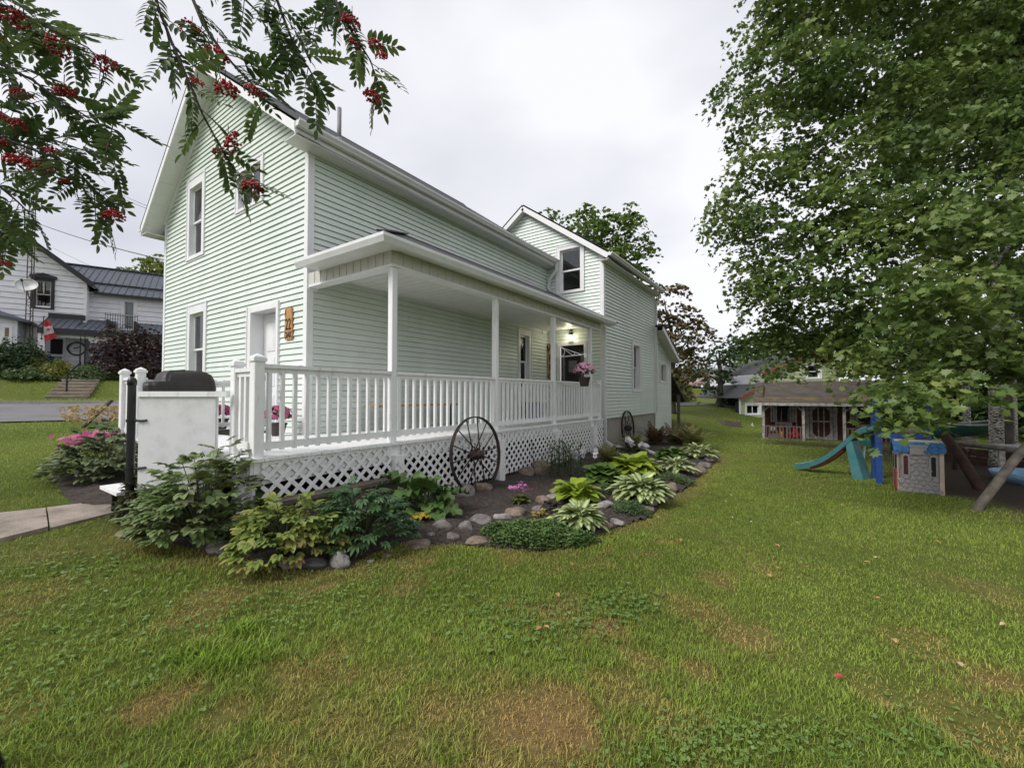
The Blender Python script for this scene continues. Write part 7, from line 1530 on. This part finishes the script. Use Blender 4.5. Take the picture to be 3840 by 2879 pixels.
for j, z in enumerate(zs):
    m = MB()
    for i in range(3): m.tube([legp(i, z), legp((i + 1) % 3, z)], .014, 5)
    m.build('rung', m_rs, ant)
    if j % 1 == 0 and z + .62 < tz: MB().tube([legp(j % 2, z), legp(1 - j % 2, z + .62)], .010, 5).build('brace', m_rs, ant)
da = wz(345, 240, HV - 1.5); dc = np.array(VF(HV - 1.5)(da[0], 0, da[1])); o = thing('satellite_dish', 'grey satellite dish mounted on the antenna tower', 'satellite dish', tuple(dc)); nd = np.array((.75, -.35, .35)); nd /= np.linalg.norm(nd); e1_ = np.cross(nd, (0, 0, 1)); e1_ /= np.linalg.norm(e1_); e2_ = np.cross(e1_, nd); m = MB(); 
for j, (r, h) in enumerate(((.02, 0), (.25, .03), (.45, .09), (.6, .16), (.62, .16), (.45, .11), (.02, .02))): m.v += [tuple(dc + (e1_ * math.cos(t) + e2_ * math.sin(t) * .82) * r * .72 + nd * (h - .1)) for t in np.linspace(0, 6.283, 25)[:-1]]
for j in range(6):
    for i in range(24): m.f.append((j * 24 + i, j * 24 + (i + 1) % 24, (j + 1) * 24 + (i + 1) % 24, (j + 1) * 24 + i))
m.build('reflector', M('dish_grey', (.50, .50, .50), .5, .06), o, smooth=True); MB().tube([dc - nd * .1, dc - nd * .2 + (0, 0, -.4), legp(1, dc[2] - .9)], .025, 6).build('mount', m_rs, o); MB().tube([dc - e2_ * .45, dc + nd * .55 - e2_ * .1], .015, 6).tube([dc + nd * .5 - e2_ * .12, dc + nd * .62 - e2_ * .05], .05, 8).build('feed_arm', m_rs, o)
# flag
fa = wz(543, 925, HV - 1.85), wz(592, 668, HV - 1.85); HF = VF(HV - 1.9); fp0, fp1 = np.array(HF(fa[0][0], 0, fa[0][1])), np.array(HF(fa[1][0], .25, fa[1][1])); o = thing('flag', 'red and white maple leaf flag hanging from a slanted pole', 'flag', tuple(fp0)); MB().tube([fp0 - (fp1 - fp0) * .05, fp1 + (fp1 - fp0) * .08], .018, 6).lathe([(.03, -.02), (.05, .02), (.03, .06)], fp0 - (fp1 - fp0) * .05, 8).build('pole', m_black, o)
f0, f1_ = wz(592, 700, HV - 1.9), wz(700, 948, HV - 1.9); m_fr = M('flag_red', (.55, .05, .05), .7, .1); m_fw = M('flag_white', (.75, .70, .70), .7, .05)
for k, (s0, s1, mt) in enumerate(((0, .3, m_fr), (.3, .7, m_fw), (.7, 1, m_fr))):
    m = MB(); n_ = 6; w_ = .42
    for i in range(n_ + 1):
        s_ = s0 + (s1 - s0) * i / n_
        for j in range(7):
            t = j / 6 - .5; a = f0[0] + (f1_[0] - f0[0] - .2) * s_ + t * w_ * (.45 + .65 * s_); z = f0[1] + (f1_[1] - f0[1]) * s_ + t * .25 * s_; m.v.append(HF(a + .08, .18 * (1 - s_) + .07 * math.sin(j * 1.8 + s_ * 4), z))
    for i in range(n_):
        for j in range(6): m.f.append((i * 7 + j, i * 7 + j + 1, (i + 1) * 7 + j + 1, (i + 1) * 7 + j))
    q = m.build('stripe', mt, o, smooth=True)
ml = [(0, -.5), (.04, -.2), (.32, -.24), (.26, -.12), (.5, .08), (.42, .14), (.46, .28), (.3, .26), (.24, .32), (.12, .2), (.16, .44), (.08, .4), (0, .55)]; ml = ml + [(-x, y) for x, y in ml[1:-1][::-1]]; ca, cz_ = (f0[0] + f1_[0]) / 2 - .02, (f0[1] + f1_[1]) / 2
MB().poly([(ca + x * .17 + y * .05, cz_ + y * .22) for x, y in ml], .01, HF, .19).build('maple_emblem', m_fr, o)
# steps up the bank, railing, bin
st0, st1 = wz(822, 1500, 29.4), wz(1290, 1500, 29.4); nstep = 6; sv0, sv1 = 26.6, 29.6; sz0 = 1.42; sz1 = float(np.interp(29.6, *V_PROF)); ss = thing('concrete_steps', 'weathered concrete steps up the grassy bank', 'steps', (*(SU * st0[0] + SV * 27), sz0)); m_stp = M('step_concrete', (.30, .25, .20), .9, .2, 3, .3, col2=(.42, .36, .30))
for k in range(nstep):
    v_ = sv0 + (sv1 - sv0) * k / nstep; Hk = VF(v_); z = sz0 + (sz1 - sz0) * (k + 1) / nstep; MB().box(st0[0], -(sv1 - v_) - .3, z - .6, st1[0], -.03, z - .045, Hk).box(st0[0] - .02, -(sv1 - v_) - .3, z - .044, st1[0] + .02, .025, z + .02, Hk).build('step', m_stp, ss)
rl = thing('step_railing', 'black iron handrail beside the concrete steps', 'railing', (*(SU * (st0[0] + .35) + SV * 28), 1.8)); Ha, Hb_ = VF(27.2), VF(30.6); A1, B1 = np.array(Ha(st0[0] + .55, 0, 1.62)), np.array(Hb_(st0[0] + .35, 0, sz1))
for q in (A1, B1): MB().tube([q - (0, 0, .1), q + (0, 0, .95)], .035, 8).build('post', m_black, rl)
MB().bar(A1 + (0, 0, .9), B1 + (0, 0, .9), .03, .06).bar(A1 + (0, 0, .5), B1 + (0, 0, .5), .02, .03).build('handrail', m_black, rl)
ws = thing('wooden_steps', 'yellowish wooden steps up to the neighbour porch', 'steps', (*(SU * (st0[0] + 1) + SV * 31.5), 2.4))
for k in range(4): Hk = VF(31.0 + k * .35); z = sz1 + .12 + (fz - sz1 - .1) * k / 4; MB().box(st0[0] + .7, -.36, z - .05, st1[0] - .5, 0, z, Hk).box(st0[0] + .7, -.04, z - .25, st1[0] - .5, -.01, z - .05, Hk).build('tread', M('yellow_wood', (.36, .25, .10), .7, .15), ws)
for q in (st0[0] + .66, st1[0] - .5): MB().bar(VF(31.0)(q, 0, sz1), VF(32.3)(q, 0, fz - .12), .04, .22).build('stringer', m_wood, ws)
bn = wz(640, 1310, HV - 1.5); bp_ = VF(HV - 1.3)(bn[0], 0, 0); tub('blue_bin', 'blue plastic bin standing on the neighbour porch', (bp_[0], bp_[1], fz - .12), .8, .7, .75, m_blue)
# shrubs before the white house
m_burg = leafmat('burgundy_leaf', [(.018, .008, .010), (.035, .016, .018), (.055, .026, .022), (.07, .085, .025)], .5, .2, big=.9); m_yel = leafmat('golden_shrub_leaf', [(.10, .13, .02), (.17, .19, .03), (.26, .22, .05)], .5, .3, big=1.5)
def bush_v(name, label, x, ybot, v, r, rz, mat, size, seed, n=3200, lift=0.0, cat='shrub'):
    a, _ = wz(x, ybot, v); p = SU * a + SV * v; c = (p[0], p[1], gz(*p) + lift); rg = np.random.default_rng(seed); o = thing(name, label, cat, c); d = rg.normal(size=(n, 3)); d /= np.linalg.norm(d, axis=1)[:, None]; d[:, 2] = np.abs(d[:, 2]); az = np.arctan2(d[:, 1], d[:, 0])
    k = 1 + .14 * np.sin(3 * az + seed) + .12 * np.sin(6 * az + 6 * d[:, 2] + seed); P = np.array(c) + d * (rg.uniform(.45, 1, n) ** .5 * k)[:, None] * np.array([r, r, rz]); V, F = leaf_cloud(P, size * rg.uniform(.6, 1.3, n), rg, flat=.25, normal=d * .8); q = link('foliage', npmesh('foliage', V - WL[o.name], F, mat), o, WL[o.name]); q['kind'] = 'stuff'
    st = MB()
    for i in range(7): t = i * .9; st.tube([np.array(c) + (.08 * math.cos(t), .08 * math.sin(t), -.1), np.array(c) + (r * .55 * math.cos(t), r * .55 * math.sin(t), rz * .7)], [.03, .01], 5)
    st.build('stems', m_bark, o)
bush_v('burgundy_bush', 'large dark burgundy bush before the neighbour porch', 1760, 1400, 31.6, 2.0, 2.7, m_burg, .17, 81, 6500)
bush_v('golden_bush', 'clipped round yellow green bush above the bank', 680, 1460, 30.6, 1.05, .95, m_yel, .10, 82, 4200)
bush_v('evergreen_bush', 'dark green bush beside the white porch post', 330, 1450, 31.2, 1.05, 1.75, m_dkgreen, .13, 83, 4800)
bush_v('evergreen_bush', 'lower dark green bush below the bay window', 40, 1440, 31.0, 1.2, 1.7, m_dkgreen, .14, 84, 4200)
bush_v('groundcover_bush', 'low leafy green bush beside the top step', 1220, 1480, 30.4, 1.25, .75, m_midg, .12, 85, 3000)
bush_v('groundcover_bush', 'low leafy hedge under the dark evergreen', 420, 1480, 30.2, 1.1, .5, m_midg, .13, 86, 2200)
# overhead wires
for i, (A, B, dA, dB, lab) in enumerate((((-60, 742), (660, 985), 26, 13, 'single thick overhead cable running towards the mint house'), ((60, 545), (640, 808), 30, 20, 'upper one of two thin overhead wires'), ((60, 560), (640, 818), 30, 20.2, 'lower one of two thin overhead wires'), ((200, 930), (640, 1118), 33, 26, 'thin wire crossing before the dark metal roof'))):
    p, q = at(*A, dA), at(*B, dB); pts = [p + (q - p) * t - np.array((0, 0, (.35 if i == 0 else .15) * 4 * t * (1 - t))) for t in np.linspace(0, 1, 16)]; o = thing('overhead_wire', lab, 'wire', tuple(p)); MB().tube(pts, .016 if i == 0 else .011, 5).build('cable', m_black, o)

# ------------------------------------------------------------------ rowan branches hanging in from the left
m_row = leafmat('rowan_leaf', [(.035, .065, .018), (.055, .095, .026), (.085, .13, .035), (.15, .19, .05)], .45, .48, spec=.4, big=1.4)
m_berry = M('rowan_berry', (.34, .010, .012), .32, .25, 40, spec=.5); m_twig = M('dark_twig', (.022, .017, .014), .85, .3, 20, .4)
def rowan_leaf(seed, n=6, L=.20):
    rg_ = random.Random(seed); parts = []; 
    for k in range(n + 1):
        y = L * (.28 + .72 * k / n); droop = -.22 * (y / L) ** 2 * L; ll = .058 * (1 - .25 * abs(k / n - .45)) * rg_.uniform(.9, 1.1)
        for s_ in ((-1, 1) if k < n else (0,)):
            V, F, _ = leafV(L=ll, W=ll * .40, e0=.05, e1=-.35, n=4, fold=.25, tip=.85, seed=k)
            parts.append((V, F, Matrix.Translation((0, y, droop)) @ Matrix.Rotation(-s_ * (1.12 - .25 * k / n) + rg_.gauss(0, .08), 4, 'Z') @ Matrix.Rotation(s_ * rg_.gauss(.15, .15), 4, 'Y')))
    rb_ = MB().tube([(0, 0, 0), (0, L * .5, -.05 * L), (0, L, -.22 * L)], [.0022, .0018, .001], 4, False); parts.append((np.array(rb_.v), rb_.f, Matrix.Identity(4)))
    VV = []; FF = []; k = 0
    me = bpy.data.meshes.new('leaf')
    for V, F, mt in parts: R = np.array(mt); VV += (V @ R[:3, :3].T + R[:3, 3]).tolist(); FF += [tuple(i + k for i in f) for f in F]; k += len(V)
    me.from_pydata(VV, [], FF); me.materials.append(m_row); me.polygons.foreach_set('use_smooth', [True] * len(me.polygons)); return me
def berries(seed):
    rg_ = random.Random(seed); m = MB(); V = []; F = []; bm = bmesh.new(); bmesh.ops.create_icosphere(bm, subdivisions=1, radius=.0052); iv = [tuple(v.co) for v in bm.verts]; iff = [tuple(v.index for v in f.verts) for f in bm.faces]; bm.free()
    for k in range(74):
        a = rg_.uniform(0, 6.283); r = .036 * math.sqrt(rg_.random()); p = (r * math.cos(a) * 1.2, r * math.sin(a), -.024 + .018 * (1 - (r / .036) ** 2) + rg_.gauss(0, .007)); m.add([(x + p[0], y + p[1], z + p[2]) for x, y, z in iv], iff)
    return m.mesh('berries', m_berry, True, fix=False)
tb = np.array((*(R2 * -3.4 + F2 * .9), 0)); tb[2] = gz(tb[0], tb[1]); rw = thing('rowan_tree', 'rowan tree with feathery leaves and red berry clusters overhanging the lawn', 'tree', tuple(tb))
fork = tb + np.array((*(R2 * .3), 2.6)); MB().tube([tb - (0, 0, .1), tb + (0, 0, 1.2), fork], [.13, .10, .085], 12).build('trunk', m_bark, rw, smooth=True)
def Q(x, y, d): return at(x, y, d)           # photo pixels
branches = [  # polyline in photo pixels with distance
    [(560, -120, 1.75), (590, 20, 1.75), (640, 150, 1.75), (705, 300, 1.75), (760, 430, 1.76), (820, 540, 1.78), (880, 640, 1.8), (930, 690, 1.8)],
    [(700, -60, 1.9), (760, 90, 1.88), (830, 190, 1.86), (890, 260, 1.85), (960, 330, 1.85), (1010, 370, 1.85)],
    [(1010, -80, 2.0), (1060, 60, 1.98), (1110, 190, 1.96), (1160, 260, 1.95), (1195, 330, 1.95)],
    [(1230, -80, 2.1), (1280, 60, 2.08), (1340, 150, 2.06), (1390, 230, 2.05), (1420, 330, 2.05)],
    [(-200, 40, 2.0), (0, 240, 1.95), (120, 300, 1.92), (230, 380, 1.9), (330, 440, 1.88), (460, 450, 1.86)],
    [(-200, -60, 2.2), (60, 40, 2.15), (210, 120, 2.1), (330, 180, 2.1), (400, 250, 2.1)],
    [(-150, 480, 2.0), (40, 530, 2.0), (200, 590, 2.0), (290, 640, 2.0), (380, 740, 2.0), (425, 790, 2.0)],
    [(-180, 330, 2.3), (0, 420, 2.25), (130, 500, 2.2), (300, 560, 2.2), (440, 590, 2.2)],
    [(-160, 640, 2.2), (0, 700, 2.2), (70, 760, 2.2), (130, 820, 2.2)],
    [(-140, 820, 2.3), (-20, 860, 2.3), (40, 900, 2.3)],
    [(760, -160, 2.1), (900, -20, 2.05), (980, 60, 2.02), (1050, 110, 2.0)],
    [(1180, -120, 2.2), (1240, 10, 2.2), (1180, 90, 2.15)]]
hub = fork + np.array((*(R2 * .6 + F2 * .4), 1.0)); MB().tube([fork, (fork + hub) / 2 + (0, 0, .1), hub], [.08, .06, .05], 8).build('limb', m_bark, rw, smooth=True)
rl_ = [rowan_leaf(i, n, L) for i, (n, L) in enumerate(((6, .185), (7, .20), (5, .165)))]; bm_ = [berries(i) for i in range(2)]; rgw = random.Random(6); count = 0
def orient(d, roll=0.0):
    d = Vector(d).normalized(); s_ = d.cross(Vector((0, 0, 1)))
    s_ = s_.normalized() if s_.length > .05 else Vector((1, 0, 0)); u_ = s_.cross(d); M3 = Matrix((s_, d, u_)).transposed(); return (M3 @ Matrix.Rotation(roll, 3, 'Y')).to_euler()
dens = [13, 10, 11, 10, 22, 25, 18, 21, 13, 8, 7, 4]
for bi, br_ in enumerate(branches):
    pts = [Q(*q) for q in br_]; far_ = hub if br_[0][0] < 400 or True else hub
    MB().tube([hub, (hub + pts[0]) / 2 + (0, 0, .15), pts[0]], [.03, .02, .012], 6).build('limb', m_twig, rw, smooth=True)
    MB().tube(pts, [.0080 - .0060 * i / (len(pts) - 1) for i in range(len(pts))], 6).build('twig', m_twig, rw, smooth=True)
    seg = np.array(pts); cum = np.concatenate([[0], np.cumsum(np.linalg.norm(np.diff(seg, axis=0), axis=1))]); n_ = int(dens[bi] * 1.75)
    for k in range(n_):
        if count >= 296: break
        s_ = cum[-1] * (.06 + .94 * (k + .5) / n_); j = min(np.searchsorted(cum, s_) - 1, len(pts) - 2); f_ = (s_ - cum[j]) / (cum[j + 1] - cum[j]); p = seg[j] + (seg[j + 1] - seg[j]) * f_; tdir = seg[j + 1] - seg[j]; tdir /= np.linalg.norm(tdir)
        side = np.cross(tdir, rgw.choice(((0, 0, 1), FW))); side = side * (1 if k % 2 else -1); d = tdir * rgw.uniform(.1, .9) + side * rgw.uniform(.5, 1.0) + np.array((rgw.gauss(0, .25), rgw.gauss(0, .25), rgw.gauss(-.15, .25)))
        link('leaf', rl_[k % 3], rw, p, rot=orient(d, rgw.gauss(0, .5)), scale=rgw.uniform(.75, 1.08)); count += 1
print('rowan leaves', count)
for (x, y, d, s_) in ((720, 105, 1.85, 1.0), (815, 195, 1.84, 1.2), (845, 315, 1.83, 1.25), (955, 330, 1.84, .9), (740, 300, 1.76, .6), (855, 520, 1.78, 1.1), (815, 555, 1.77, .7), (945, 690, 1.79, 1.1), (1320, 70, 2.05, 1.2), (1405, 155, 2.04, .8), (1430, 195, 2.03, .8), (1400, 350, 2.03, 1.1), (1340, 160, 2.05, .8), (55, 55, 2.0, 1.3), (15, 160, 2.0, 1.0), (210, 160, 1.98, 1.2), (395, 230, 2.05, 1.1), (240, 325, 1.9, 1.1), (75, 340, 1.9, .8), (75, 460, 1.95, .8), (5, 430, 1.95, .9), (90, 590, 1.98, 1.4), (150, 605, 1.98, 1.2), (195, 555, 2.0, .9), (400, 545, 2.1, 1.0), (240, 670, 2.0, .7), (420, 790, 1.98, 1.1), (10, 975, 2.25, .9), (180, 625, 2.0, .7), (0, 520, 1.98, .9), (300, 595, 2.1, .7)):
    p = Q(x, y, d); link('berry_cluster', bm_[int(x) % 2], rw, p, rot=(rgw.gauss(0, .3), rgw.gauss(0, .3), rgw.uniform(0, 6)), scale=s_); st = MB().tube([p + (0, 0, .05 * s_), p + (0, 0, -.02 * s_)], .0016, 4); st.build('berry_stalk', m_twig, rw)
# dark leaning pole at the edge of the lawn
pp = ground(10, 2879); o = thing('pole', 'dark metal pole leaning at the edge of the lawn', 'pole', tuple(pp)); q = at(-160, 2500, 1.62); MB().tube([pp - (0, 0, .05), q, q + (q - pp) * 1.2], .022, 10).build('shaft', m_black, o); MB().lathe([(.028, 0), (.028, .04), (.01, .06)], q + (q - pp) * 1.2, 10).build('cap', m_black, o)
